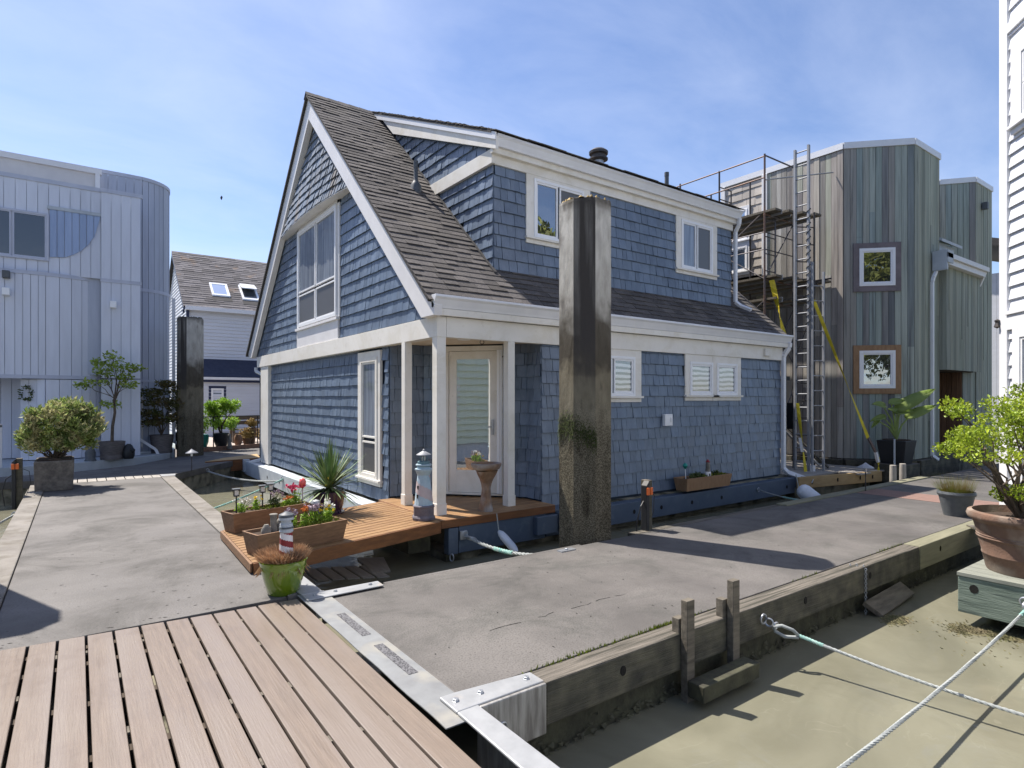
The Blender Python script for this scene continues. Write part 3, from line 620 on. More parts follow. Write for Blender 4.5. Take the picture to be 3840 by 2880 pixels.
# ---- steel ramp strip and corner plates between planks and right dock
st = empty('steel_threshold', (1.53, 3.7, 0), 'galvanised steel strip with two tread pads between planks and the right dock', 'threshold')
m = MB(); N_ = 18
for k in range(N_):
    y0, y1 = lerp(2.50, 4.90, k / N_), lerp(2.50, 4.90, (k + 1) / N_); w0 = 1.430 + .004 * math.sin(k * 1.3) * (1 - k / N_); w1 = 1.430 + .004 * math.sin((k + 1) * 1.3) * (1 - (k + 1) / N_)
    m.prism([(w0, y0, .006), (1.642, y0, .006), (1.642, y1, .006), (w1, y1, .006)], (0, 0, .006))
m.build('plate', 'worn_steel', st)
for y0, y1 in ((3.80, 4.29), (3.11, 3.61)): B(1.535, y0, .0125, 1.595, y1, .0145).build('tread_pad', 'tread_pad', st)
def bolt(mb, x, y, z, r=.018): mb.lathe((x, y, z), [(r * 1.25, 0), (r * 1.25, .003), (r, .003), (r, .012), (r * .85, .014)], 6)
fp = empty('hinge_plate', (1.8, 4.8, 0), 'long white steel corner plate with three bolts beside the green pot', 'hinge plate', 'steel corner plates joining the docks')
MB().prism([(1.45, 4.70, .013), (2.09, 4.705, .013), (2.095, 4.845, .013), (1.45, 4.85, .013)], (0, 0, .01)).build('top_plate', 'steel', fp, bevel=.003)
MB().prism([(1.452, 4.856, .013), (1.62, 4.856, .013), (1.62, 5.9, .013), (1.40, 5.9, .013)], (0, 0, .01)).build('side_plate', 'steel', fp, bevel=.003)
B(1.62, 4.85, -.25, 1.66, 4.87, .012).build('flange', 'steel_stained', fp)
for x in (1.53, 1.7, 2.0): m = MB(); bolt(m, x, 4.78, .0235, .014); m.build('bolt', 'galvanized', fp)
np_ = empty('hinge_plate', (1.8, 2.6, 0), 'thick white steel corner bracket with three bolts at the near corner of the right dock', 'hinge plate', 'steel corner plates joining the docks')
MB().prism([(1.535, 2.575, .013), (1.66, 2.575, .013), (2.10, 2.575, .013), (2.10, 2.705, .013), (1.63, 2.755, .013), (1.535, 2.755, .013)], (0, 0, .016)).build('top_plate', 'steel', np_, bevel=.006)
MB().prism([(1.50, 1.0, .013), (1.66, 1.0, .013), (1.66, 2.573, .013), (1.535, 2.573, .013)], (0, 0, .016)).build('side_plate', 'steel', np_, bevel=.006)
B(1.662, 2.552, -.26, 2.10, 2.574, .022).build('front_flange', 'steel_stained', np_, bevel=.008)
B(1.64, 1.0, -.26, 1.661, 2.551, .012).build('side_flange', 'steel_stained', np_, bevel=.004)
m = MB(); ring(m, (1.80, 2.548, -.12), .022, .006, (0, 1, 0)); m.lathe((1.8, 2.55, -.12), [(.001, -.015), (.015, 0), (.001, .015)], 8); m.build('eye', 'galvanized', np_)
for x, y in ((1.585, 2.67), (1.735, 2.665), (2.03, 2.65)): m = MB(); bolt(m, x, y, .029, .017); m.build('bolt', 'galvanized', np_, bevel=.002)
# ---- transition planks further off
tp = empty('plank_strip', (.7, 14.3, 0), 'short pale planks bridging the far end of the left dock and the diagonal dock', 'planks')
r_ = random.Random(4)
for i in range(12):
    x0 = -.47 + i * .154; far = lerp(14.78, 14.37, (i + .5) / 12)
    MB().slab([(x0 + .008, 13.995), (x0 + .146, 13.995), (x0 + .146, far - .006), (x0 + .008, far + .006)], -.03, .002).build('plank', 'pale_plank', tp)
B(-.47, 13.99, -.2, 1.5, 14.3, -.04).build('bearer', 'plank_gap', tp)
MB().slab([(1.38, 14.0), (1.62, 14.0), (1.66, 14.3), (1.38, 14.36)], -.02, .016).build('plate', 'steel', tp)
bp = empty('plank_strip', (11.07, 3.7, 0), 'brick coloured planks bridging a joint in the right dock near the house end', 'planks')
for i in range(5):
    x0 = 10.70 + i * .152
    B(x0 + .006, 2.72, -.03, x0 + .146, 4.72, .0).build('plank', 'brick_plank', bp)
B(10.69, 2.72, -.2, 11.45, 4.72, -.04).build('bearer', 'plank_gap', bp)
# ---- brown timber landing beside the diagonal dock
ld = empty('timber_landing', (3.2, 16.5, 0), 'brown timber landing jutting from the diagonal dock behind the house corner', 'landing')
MB().slab([(2.55, 16.45), (3.92, 16.7), (4.1, 17.9), (3.1, 17.2)], -.03, .03).build('deck_top', 'pine_timber', ld)
MB().slab([(2.56, 16.42), (3.93, 16.67), (3.93, 16.73), (2.56, 16.48)], -.26, .025).build('fascia', 'cedar_fascia', ld)
MB().slab([(2.7, 16.6), (3.9, 16.8), (4.05, 17.6), (3.1, 17.2)], -.8, -.261).build('float', 'float_concrete', ld)
# ================================================================== TALL PILES
def pile(cx, cy, ztop, r, label, rot=22.5, group='octagonal concrete piles'):
    o = empty('pile', (cx, cy, 0), label, 'pile', group)
    m = MB(); m.lathe((cx, cy, 0), [(r, -2.0), (r, .6), (r, 1.8), (r, ztop - .05), (r * .97, ztop - .015), (r * .86, ztop)], 8, ph=R(rot))
    m.build('shaft', 'pile', o)
    c = MB(); rr = random.Random(int(cx * 10))
    for i in range(130):
        a = rr.uniform(0, 6.28); q = r * .88 * math.sqrt(rr.random()); h = rr.uniform(.005, .03)
        c.lathe((cx + q * math.cos(a), cy + q * math.sin(a), ztop - .004), [(rr.uniform(.012, .035), 0), (.006, h)], 5)
    c.build('moss_cap', 'golden_shrub' if cx > 4 else 'pile_moss', o)
    return o
P1 = pile(4.86, 5.19, 3.90, .325, 'tall weathered octagonal concrete pile standing in front of the blue house')
P2 = pile(2.55, 18.85, 3.86, .345, 'dark streaked octagonal pile standing before the white house at left')
P3 = pile(-1.25, 7.62, 3.9, .315, 'octagonal pile standing just beyond the left edge of the left dock')
# moss growing in a clump on the near pile
ms = MB(); r_ = random.Random(9)
for i in range(2400):
    a = R(r_.uniform(140, 250)); z = r_.gauss(1.20, .075) + .10 * math.sin((a - 2.4) * 2); face = (round((a - 0) / R(45))) * R(45)
    rad = .325 * math.cos(R(22.5)) / math.cos(a - face)
    x, y = 4.86 + rad * math.cos(a), 5.19 + rad * math.sin(a); l = r_.uniform(.008, .026)
    if r_.random() < .35 and z > 1.25: continue
    dx, dy = math.cos(a), math.sin(a); tx = r_.uniform(-.014, .014)
    ms.add([(x - dy * .004, y + dx * .004, z), (x + dy * .004, y - dx * .004, z), (x + dx * l + tx, y + dy * l, z - l * r_.uniform(.2, 1.4))], [(0, 1, 2)])
ms.build('moss_clump', 'pile_moss', P1)
# ================================================================== BLUE HOUSE
H = empty('blue_house', (7.8, 11.6, 0), 'blue shingled floating house with steep grey roof, dormer and corner porch', 'house')
GX = 3.80                                     # gable wall plane
EY0, EY1, EZ, RY, RZ = 6.58, 16.70, 2.80, 11.64, 7.50
SL = (RZ - EZ) / (RY - EY0)
def roofz(y): return EZ + SL * ((y - EY0) if y <= RY else (EY1 - y))
# backing walls
m = MB()
m.prism([(GX + .02, 8.40, 0), (GX + .02, 15.1, 0), (GX + .02, 15.1, 2.45), (GX + .02, 8.40, 2.45)], (.1, 0, 0))
m.prism([(GX - .02, 6.9, 2.6), (GX - .02, 16.35, 2.6), (GX - .02, RY, RZ - .15)], (.1, 0, 0))
m.box(5.47, 6.77, -.05, 11.83, 6.87, 2.6)
m.box(5.47, 6.87, -.05, 5.57, 7.12, 2.5)
m.box(11.73, 6.87, -.05, 11.83, 16.4, 2.9)
m.box(GX + .02, 16.3, -.05, 11.83, 16.4, 2.9)
m.box(3.9, 8.34, 0, 4.42, 8.44, 2.5)
m.prism([(4.40, 8.34, -.05), (4.46, 8.40, -.05), (5.56, 7.14, -.05), (5.50, 7.08, -.05)], (0, 0, 2.5))
m.prism([(11.72, 6.9, 2.6), (11.72, 16.3, 2.6), (11.72, RY, RZ - .2)], (.1, 0, 0))
m.build('inner_wall', 'blue_backing', H)
# gable: lower shingles (facing -X); travel along Y
def W_(p0, p1, n): return (p0, p1, n)
GW = ((GX, 8.36), (GX, 15.12), (-1, 0))
m = shingles(MB(), GW[0], GW[1], .02, 2.42, (-1, 0), 11, wmin=.09, wmax=.19, holes=[(8.60 - 8.36, 9.5 - 8.36, .2, 2.4)], thick=(.018, .027))
m.build('gable_wall', 'blue_shingle', H)
# upper triangle
U0 = 6.7
def tri_in(u, z): y = U0 + u; return z < roofz(y) - .2
for side, (ya_, yb_) in enumerate(((6.7, 10.31), (12.79, 16.6))):
    m = shingles(MB(), (GX - .04, ya_), (GX - .04, yb_), 2.67, 5.16, (-1, 0), 12 + side * 90, inside=lambda u, z: tri_in(u + ya_ - U0, z), wmin=.09, wmax=.2, thick=(.018, .027))
    m.build('gable_upper_wall', 'blue_shingle', H)
def flare(u, z):
    y = U0 + u; t = max(0, min(1, (7.1 - z) / 1.95)); hw = (7.5 - z) / SL; s = max(0, 1 - ((y - RY) / max(hw, .3)) ** 2)
    return .24 * t ** 1.6 * s ** .8
m = shingles(MB(), (GX - .04, U0), (GX - .04, 16.6), 5.14, 7.3, (-1, 0), 13, inside=tri_in, flare=flare, wmin=.07, wmax=.15, thick=(.014, .034), expo=.165)
m.build('gable_hood', 'weathered_shingle', H)
m = MB(); ys_ = [9.25 + k * .24 for k in range(21)]
m.prism([(GX - .04 - flare(y - U0, 5.15) - .012, y, 5.125) for y in ys_] + [(GX + .0, ys_[-1], 5.125), (GX + .0, ys_[0], 5.125)], (0, 0, .015)); m.build('hood_soffit', 'cream_shaded_trim', H)
# right long wall (facing -Y); alcove walls
RW = ((5.45, 6.75), (11.85, 6.75), (0, -1))
m = shingles(MB(), RW[0], RW[1], .02, 2.41, (0, -1), 21, wmin=.09, wmax=.25, holes=[(6.4 - 5.45, 7.5 - 5.45, 1.55, 2.4), (8.72 - 5.45, 10.4 - 5.45, 1.55, 2.4)])
m.build('side_wall', 'blue_shingle', H)
m = MB()
shingles(m, (5.45, 6.75), (5.45, 7.12), .12, 2.42, (-1, 0), 22); m.build('porch_side_wall', 'blue_shingle', H); m = MB()
shingles(m, (4.36, 8.32), (5.45, 7.09), .12, 2.42, (-.75, -.66), 24, inside=lambda u, z: u < .34); m.build('porch_door_wall', 'blue_shingle', H); m = MB()
shingles(m, (4.36, 8.32), (5.45, 7.09), .12, 2.42, (-.75, -.66), 24, inside=lambda u, z: u > 1.28)
m.build('porch_door_wall', 'blue_shingle', H); m = MB()
shingles(m, (GX + .0, 8.34), (4.42, 8.34), .12, 2.42, (0, -1), 23)
m.build('porch_back_wall', 'blue_shingle', H)
# beams, fascia
m = MB(); m.box(3.70, 6.70, 2.39, 3.84, 16.15, 2.655); m.build('gable_beam', 'cream_trim', H, bevel=.004)
m = MB(); m.box(3.843, 6.70, 2.39, 11.87, 6.80, 2.655); m.build('side_beam', 'cream_trim', H, bevel=.004)
m = MB(); m.box(3.66, 6.68, 2.66, 11.95, 6.70, 2.84); m.build('fascia', 'cream_trim', H, bevel=.004)
m = MB()  # wide white frieze reaching down between the side-wall window heads
m.box(9.50, 6.712, 1.56, 9.62, 6.744, 2.39); m.build('mullion', 'cream_trim', H)
# rakes
def rake(y_e, sgn):
    # outer top line from eave to apex, width .36 perpendicular
    L_ = math.hypot(RY - EY0, RZ - EZ); ny, nz = SL / math.hypot(1, SL), -1 / math.hypot(1, SL); wd = .345
    a = (y_e, EZ + .0); b = (RY, RZ)
    ye_in = y_e + sgn * 0
    q = [(3.61, a[0], a[1] - .02), (3.61, b[0], b[1] - .02), (3.61, b[0], b[1] - .02 - wd * math.hypot(1, SL)), (3.61, a[0] + sgn * .36, a[1] - .02 - .13)]
    q.insert(4, (3.61, a[0] + sgn * .02, a[1] - .15))
    return MB().prism(q, (.115, 0, 0))
rake(EY0 + .02, 1).build('rake_board', 'cream_shaded_trim', H, bevel=.004)
rake(EY1 - .02, -1).build('rake_board', 'cream_shaded_trim', H, bevel=.004)
# main roof decks
def roofslab(mb, x0, x1, ya, za, yb, zb, t=.05):
    mb.hexa([(x0, ya, za - t), (x1, ya, za - t), (x1, yb, zb - t), (x0, yb, zb - t), (x0, ya, za), (x1, ya, za), (x1, yb, zb), (x0, yb, zb)])
rf = MB(); roofslab(rf, 3.56, 12.16, 6.68, roofz(6.68) - .01, RY, RZ, .06); roofslab(rf, 3.56, 12.16, EY1 + .05, EZ - .045, RY, RZ, .06)
RF = rf.build('roof', 'roof_dark', H)
def tabs(mb, x0, x1, ya, za, yb, zb, seed, expo=.135, skip=None, wmn=.16, wmx=.34):
    r = random.Random(seed); L_ = math.hypot(yb - ya, zb - za); dy, dz = (yb - ya) / L_, (zb - za) / L_; ny, nz = -dz * (1 if dy > 0 else 1), dy
    if nz < 0: ny, nz = -ny, -nz
    n = int(L_ / expo)
    for k in range(n):
        s0 = k * L_ / n - .004; s1 = (k + 1) * L_ / n + .01; x = x0 + r.uniform(-.2, 0)
        while x < x1:
            wd = r.uniform(wmn, wmx); a, b = max(x, x0), min(x + wd, x1); x += wd
            if b - a < .02: continue
            if skip and skip((a + b) / 2, ya + dy * (s0 + s1) / 2): continue
            t = r.choice((.012, .013, .02, .022)); j = r.uniform(-.004, .004); P = []
            for s_, o_ in ((s0 + j, t), (s1, .003)):
                P += [(a + .001, ya + dy * s_ + ny * o_, za + dz * s_ + nz * o_), (b - .001, ya + dy * s_ + ny * o_, za + dz * s_ + nz * o_)]
            Q = [(p[0], p[1] - ny * .012, p[2] - nz * .012) for p in P]
            mb.add(P + Q, [(0, 1, 3, 2), (4, 6, 7, 5), (0, 4, 5, 1), (2, 3, 7, 6), (0, 2, 6, 4), (1, 5, 7, 3)])
    return mb
DX0, DX1, DY = 5.03, 11.04, 7.37             # dormer walls
tabs(MB(), 3.55, 12.1, 6.63, roofz(6.63) - .005, RY, RZ + .005, 31, skip=lambda x, y: DX0 + .1 < x < DX1 - .1 and y > DY + .15).build('roof_shingles', 'roof_tab', RF)
c = MB()
for k in range(40):
    x0 = 3.55 + k * .215; c.hexa([(x0, RY - .11, RZ - .09), (x0 + .22, RY - .11, RZ - .09), (x0 + .22, RY, RZ + .012), (x0, RY, RZ + .02), (x0, RY - .11, RZ - .075), (x0 + .22, RY - .11, RZ - .078), (x0 + .22, RY, RZ + .03), (x0, RY, RZ + .036)])
    c.hexa([(x0, RY + .11, RZ - .09), (x0 + .22, RY + .11, RZ - .09), (x0 + .22, RY, RZ + .012), (x0, RY, RZ + .02), (x0, RY + .11, RZ - .075), (x0 + .22, RY + .11, RZ - .078), (x0 + .22, RY, RZ + .03), (x0, RY, RZ + .036)])
    if x0 > 4.7: break
c.build('ridge_cap', 'roof_tab', RF)
# main gutter
def gutter(mb, x0, x1, y, z, h=.15, dpt=.13):
    pr = [(y, z), (y - dpt, z), (y - dpt - .005, z - .03), (y - dpt + .02, z - .06), (y - dpt + .05, z - h * .8), (y - dpt + .06, z - h), (y, z - h)]
    mb.prism([(x0, a, b) for a, b in pr], (x1 - x0, 0, 0)); return mb
G1 = gutter(MB(), 3.61, 12.05, 6.678, 2.912, h=.165, dpt=.115).build('gutter', 'white_gutter', H, bevel=.003)
m = MB(); m.box(3.63, 6.625, 2.657, 11.98, 6.678, 2.745); m.build('crown', 'cream_trim', H, bevel=.006)
# porch ceiling, soffits
B(3.845, 6.81, 2.425, 5.47, 8.33, 2.46).build('porch_ceiling', 'porch_ceiling', H)
m = MB(); ring(m, (4.55, 6.95, 2.385), .028, .005, (0.6, .8, 0), 12); m.build('hook', 'dark_metal', H)
m = MB(); m.lathe((4.35, 7.1, 2.415), [(.09, 0), (.09, .012)], 20); m.build('ceiling_light', 'white_vinyl', H)
# posts
for (x0, y0, x1, y1) in ((3.705, 6.705, 3.835, 6.835), (3.70, 7.62, 3.81, 7.73), (4.82, 6.70, 4.935, 6.815), ):
    m = MB(); m.box(x0, y0, .11, x1, y1, 2.39); m.box(x0 - .008, y0 - .008, .1, x1 + .008, y1 + .008, .25); m.build('porch_post', 'cream_trim', H, bevel=.004)
m = MB(); m.box(3.72, 15.13, .0, 3.90, 15.85, 2.39); m.build('corner_panel', 'cream_trim', H, bevel=.004)
m = MB(); m.box(3.90, 15.13, .0, 5.0, 16.3, 2.4); m.build('rear_wall', 'blue_backing', H)
# ---- gable windows
WG = ((GX - .045, 10.33), (GX - .045, 12.75), (-1, 0))
window(H, WG, .06, 2.36, 3.07, 5.06, trim=.0, sill=False, fmat='white_vinyl', proud=.05, fr=.06,
       panes=((0, .485, .345, 1, 'glass_curtain'), (.515, 1, .345, 1, 'glass_curtain'), (0, .485, 0, .32, 'glass_screen'), (.515, 1, 0, .32, 'glass_screen')))
m = MB(); wbox(m, *WG, 0, 2.44, 2.66, 3.0, 0, .04); wbox(m, *WG, -.02, 2.46, 3.0, 3.05, 0, .075); wbox(m, *WG, -.05, .055, 3.05, 5.2, 0, .03); wbox(m, *WG, 2.365, 2.44, 3.05, 5.2, 0, .03); wbox(m, *WG, -.05, 2.44, 5.065, 5.2, 0, .03)
m.build('window_apron', 'cream_shaded_trim', H, bevel=.004)
WL = ((GX, 8.60), (GX, 9.5), (-1, 0))
window(H, WL, .10, .80, .33, 2.25, trim=.10, proud=.045, sill=True, fmat='cream_trim', fr=.07,
       panes=((0, 1, .32, 1, 'glass_curtain'), (0, 1, 0, .29, 'glass_screen')))
# ---- side wall windows
WR = ((5.45, 6.745), (11.85, 6.745), (0, -1))
window(H, WR, 6.43 - 5.45, 7.40 - 5.45, 1.64, 2.28, trim=.155, sill=True, panes=((0, .46, 0, 1, 'glass_painted_reflection'), (.5, 1, 0, 1, 'glass_painted_reflection')), head=.12)
window(H, WR, 8.83 - 5.45, 9.50 - 5.45, 1.66, 2.26, trim=.13, sill=True, panes=((0, 1, 0, 1, 'glass_painted_reflection'),), head=.13)
window(H, WR, 9.62 - 5.45, 10.27 - 5.45, 1.66, 2.26, trim=.13, sill=True, panes=((0, 1, 0, 1, 'glass_painted_reflection'),), head=.13)
# ---- porch door
DW = ((4.36, 8.31), (5.45, 7.08), (-.75, -.66))
dr = empty('porch_door', (4.9, 7.7, .12), None, None); dr.parent = H; dr.location = Vector((4.9, 7.7, .12)) - H.location
m = MB(); wframe(m, DW, .34, 1.27, .13, 2.40, .075, 0, .05, bot=.03); m.build('door_frame', 'cream_trim', dr, bevel=.003)
m = MB(); wframe(m, DW, .42, 1.19, .165, 2.32, .12, 0, .03, bot=.34); m.build('door_leaf', 'cream_trim', dr, bevel=.003)
m = MB(); wbox(m, *DW, .535, 1.075, .50, 2.205, 0, .018); m.build('glass', 'glass_door', dr)
m = MB(); wbox(m, *DW, 1.10, 1.13, 1.05, 1.28, .03, .06); wbox(m, *DW, 1.05, 1.13, 1.16, 1.18, .06, .075); m.build('handle', 'galvanized', dr)
m = MB(); wbox(m, *DW, 1.19, 1.235, .165, 2.33, .05, .08); wbox(m, *DW, 1.245, 1.262, .165, 2.33, .05, .09); m.build('screen_rail', 'white_vinyl', dr)
# porch deck
m = MB(); k = 0; y = 6.425
while y < 8.30:
    xl = 3.60
    xr = 5.44 if y < 7.1 else 5.44 - (y - 7.1) * .88
    m.box(xl, y, .075, xr, y + .088, .10); y += .094
m.build('porch_floor', 'orange_cedar', H, bevel=.003)
m = MB(); m.box(3.60, 6.40, -.0, 5.42, 6.424, .098); m.box(3.576, 6.40, .0, 3.598, 8.2, .098); m.build('porch_edge', 'cedar_fascia', H, bevel=.003)
# float and base boards
m = MB(); m.box(3.95, 6.66, -1.2, 12.3, 16.4, -.02); m.box(3.72, 6.50, -1.2, 4.2, 16.5, -.36); m.box(4.2, 6.60, -1.2, 5.6, 6.66, -.36); m.build('float', 'float_concrete', H)
m = MB(); m.box(3.70, 6.40, -.34, 3.84, 6.52, -.012); m.box(3.86, 6.42, -.34, 5.25, 6.54, -.004); m.box(5.05, 6.34, -.27, 5.42, 6.46, -.02); m.box(5.3, 6.46, -.34, 12.3, 6.58, -.03)
m.box(5.44, 6.26, -.22, 5.95, 6.44, .0); m.box(5.4, 6.44, .0, 6.2, 6.74, .03)
m.box(5.46, 6.59, -.06, 12.3, 6.745, -.035)
m.build('base_board', 'blue_paint', H, bevel=.008)
m = MB(); m.box(3.50, 8.25, -.36, 3.62, 16.6, -.02); m.box(3.63, 8.35, -.06, 3.8, 16.6, -.03); m.box(3.45, 16.45, -.3, 3.60, 16.72, .02); m.build('gable_base_board', 'hull_paint', H, bevel=.008)
m = MB()
for x in (7.1, 7.75, 8.55, 9.4, 11.6):
    m.prism([(x + .03 * math.cos(a * .785), 6.455, -.19 + .035 * math.sin(a * .785)) for a in range(8)], (0, .006, 0))
for y in (9.2, 10.1, 11.2, 12.2, 13.3, 14.3):
    m.prism([(3.495, y + .03 * math.cos(a * .785), -.2 + .035 * math.sin(a * .785)) for a in range(8)], (.006, 0, 0))
m.build('bolt_hole', 'black_hole', H)
# electrical box and small vents
m = MB(); m.box(8.09, 6.66, 1.13, 8.29, 6.725, 1.33); m.box(8.22, 6.645, 1.2, 8.26, 6.66, 1.28); m.build('meter_box', 'white_vinyl', H, bevel=.012)
B(11.15, 6.655, 2.30 + .16, 11.35, 6.699, 2.30 + .29).build('soffit_vent', 'cream_trim', H, bevel=.004)
# ---- dormer
DRM = empty('dormer', (8.0, 9.3, 4.3), None, None); DRM.parent = H; DRM.location = Vector((8.0, 9.3, 4.3)) - H.location
DSL = .447; DEY, DEZ = 7.15, 5.51
def dz(y): return DEZ + DSL * (y - DEY)
m = MB(); m.box(DX0 + .02, DY + .02, 3.3, DX1 - .02, DY + .12, 5.3)
for X in (DX0 + .02, DX1 - .12):
    m.prism([(X, DY + .02, roofz(DY) - .1), (X, RY - .3, roofz(RY - .3) - .1), (X, RY - .3, dz(RY - .3) - .2), (X, DY + .02, dz(DY) - .2)], (.1, 0, 0))
m.build('inner_wall', 'blue_backing', DRM)
DWL = ((DX0, DY), (DX1, DY), (0, -1))
m = shingles(MB(), (DX0, DY), (DX1, DY), 3.53, 5.12, (0, -1), 41, wmin=.09, wmax=.26, holes=[(.72, 1.86, 4.1, 5.1), (4.33, 5.4, 4.1, 5.1)], expo=.178)
m.build('front_wall', 'blue_shingle', DRM)
m = MB()
shingles(m, (DX0, DY), (DX0, RY), 3.53, 5.11, (-1, 0), 42, inside=lambda u, z: z + .02 > roofz(DY + u) - .02 and z < dz(DY + u) - .1, thick=(.02, .036), wmin=.1, wmax=.18)
m.build('side_upper_wall', 'blue_shingle', DRM); m = MB()
shingles(m, (DX0, DY), (DX0, RY), 5.33, 7.3, (-1, 0), 43, inside=lambda u, z: z + .04 > roofz(DY + u) and z < dz(DY + u) - .1, thick=(.02, .036), wmin=.1, wmax=.18)
m.build('side_upper_wall', 'blue_shingle', DRM)
m = MB(); m.prism([(DX0 - .055, DY - .035, 5.11), (DX0 - .055, DY - .035, 5.325), (DX0 - .055, 9.36, 5.325), (DX0 - .055, 9.13, 5.11)], (.06, 0, 0)); m.build('side_band', 'cream_trim', DRM, bevel=.003)
m = MB(); m.box(DX0 + .006, DY - .035, 5.105, DX1 + .03, DY + .0, 5.325); m.build('head_beam', 'cream_trim', DRM, bevel=.003)
m = MB(); m.box(4.95, 7.265, 5.24, 11.12, 7.334, 5.45); m.build('fascia', 'cream_trim', DRM, bevel=.003)
m = MB(); m.prism([(4.935, 7.17, 5.25), (4.935, 7.17, dz(7.17) - .05), (4.935, RY - .3, dz(RY - .3) - .05), (4.935, RY - .95, dz(RY - .95) - .36)], (.05, 0, 0))
m.build('rake_board', 'cream_trim', DRM, bevel=.003)
m = MB(); m.prism([(4.91, 7.15, dz(7.15) - .13), (4.91, 7.15, dz(7.15) - .02), (4.91, RY, dz(RY) - .02), (4.91, RY, dz(RY) - .13)], (.025, 0, 0)); m.build('rake_strip', 'white_gutter', DRM)
m = MB(); roofslab(m, 4.90, 11.16, DEY + .1, dz(DEY + .1) - .01, RY, dz(RY) + .005, .035); dro = m.build('roof', 'roof_dark', DRM)
tabs(MB(), 4.89, 11.17, DEY - .03, DEZ - .01, RY, dz(RY) + .01, 44).build('roof_shingles', 'roof_tab', dro)
gutter(MB(), 4.96, 11.16, 7.263, 5.49, h=.165, dpt=.11).build('gutter', 'white_gutter', DRM, bevel=.003)
window(DRM, DWL, 5.78 - DX0, 6.84 - DX0, 4.13, 5.06, trim=.15, head=.045, proud=.03, panes=((0, .46, 0, 1, 'glass_mirror'), (.5, 1, 0, 1, 'glass_screen')))
window(DRM, DWL, 9.39 - DX0, 10.38 - DX0, 4.11, 5.06, trim=.15, head=.045, proud=.03, panes=((0, .46, 0, 1, 'glass_curtain'), (.5, 1, 0, 1, 'glass_screen')))
# dark step flashing where roof meets the dormer
m = MB(); m.prism([(DX0 - .05, DY - .1, roofz(DY - .1) + .012), (DX0 - .05, DY - .1, roofz(DY - .1) + .04), (DX0 - .05, 11.3, roofz(11.3) + .04), (DX0 - .05, 11.3, roofz(11.3) + .012)], (.05, 0, 0)); m.build('flashing', 'roof_dark', DRM)
# roof pipes and chimney vent
m = MB(); m.lathe((4.62, 9.10, 0), [(.10, 4.98), (.095, 5.20), (.055, 5.26), (.036, 5.30), (.036, 5.62), (.04, 5.62), (.04, 5.50)], 14); m.build('vent_pipe', 'slate_plastic', H, smooth=True)
ch = empty('chimney_vent', (9.0, 9.2, 6.4), None, None); ch.parent = H; ch.location = Vector((9.0, 9.2, 6.4)) - H.location
m = MB(); m.lathe((9.0, 9.2, 0), [(.11, 6.3), (.11, 6.70), (.11, 6.71)], 20); m.build('pipe', 'galvanized', ch, smooth=True)
m = MB(); m.lathe((9.0, 9.2, 0), [(.12, 6.68), (.20, 6.70), (.20, 6.73), (.15, 6.75), (.15, 6.80), (.20, 6.82), (.205, 6.87), (.14, 6.92), (.02, 6.93)], 24); m.build('cowl', 'dark_metal', ch, smooth=True)
m = MB(); m.lathe((11.35, 9.3, 0), [(.05, 6.4), (.05, 6.99), (.055, 6.99), (.055, 6.9)], 12); m.build('vent_pipe', 'slate_plastic', H, smooth=True)
# downspouts
def spout(name, pts, parent, wd=.075, mat='white_gutter'):
    m = MB()
    for a, b in zip(pts, pts[1:]):
        v = Vector(b) - Vector(a); m.beam(a, b, wd, wd * .8, up=(0, 1, 0) if abs(v.z) > abs(v.y) * .3 and abs(v.normalized().y) < .95 else (0, 0, 1))
    return m.build(name, mat, parent, bevel=.008)
spout('downspout', [(11.10, 7.20, 5.34), (11.11, 7.22, 5.22), (11.12, 7.31, 5.08), (11.12, 7.31, 5.0), (11.12, 7.31, 3.62), (11.16, 7.22, 3.53), (11.2, 7.0, 3.42)], DRM)
spout('downspout', [(11.98, 6.61, 2.76), (11.98, 6.62, 2.66), (11.9, 6.68, 2.52), (11.88, 6.69, 2.46), (11.88, 6.69, .14), (11.92, 6.62, .06), (12.12, 6.2, -.1)], H, .09)
spout('downspout', [(3.72, 16.35, 2.4), (3.72, 16.33, 2.3), (3.80, 16.0, 2.2), (3.80, 15.95, .1), (3.74, 15.95, .05), (3.5, 16.1, -.02)], H, .07)
# ================================================================== BRIDGE DECK FROM LEFT DOCK TO PORCH
br = empty('footbridge', (2.4, 6.9, 0), 'short orange cedar footbridge from the left dock to the blue porch', 'footbridge')
a0, a1, b0, b1 = Vector((1.29, 5.78)), Vector((1.33, 7.40)), Vector((3.57, 6.39)), Vector((3.57, 8.12))
NP = 15
for i in range(NP):
    t0, t1 = i / NP + .0045, (i + 1) / NP - .0045
    p = [a0.lerp(a1, t0), b0.lerp(b1, t0), b0.lerp(b1, t1), a0.lerp(a1, t1)]
    MB().slab([tuple(q) for q in p], .072, .10).build('plank', 'orange_cedar', br, bevel=.003)
f = Vector((.0, -.028)); MB().slab([tuple(a0 + f), tuple(b0 + f), tuple(b0 - Vector((0, .002))), tuple(a0 - Vector((0, .002)))], -.04, .098).build('fascia', 'cedar_fascia', br, bevel=.003)
MB().slab([tuple(a1 + Vector((0, .002))), tuple(b1 + Vector((0, .002))), tuple(b1 - f), tuple(a1 - f)], -.04, .098).build('fascia', 'cedar_fascia', br, bevel=.003)
MB().slab([(1.262, 5.76), (1.288, 5.78), (1.328, 7.40), (1.302, 7.40)], .016, .098).build('end_board', 'planter_wood', br, bevel=.003)
m = MB(); m.slab([(1.35, 5.83), (3.5, 6.42), (3.5, 6.5), (1.35, 5.9)], -.06, .07); m.slab([(1.35, 7.3), (3.5, 7.98), (3.5, 8.05), (1.35, 7.36)], -.06, .07); m.build('joist', 'algae_wood', br)
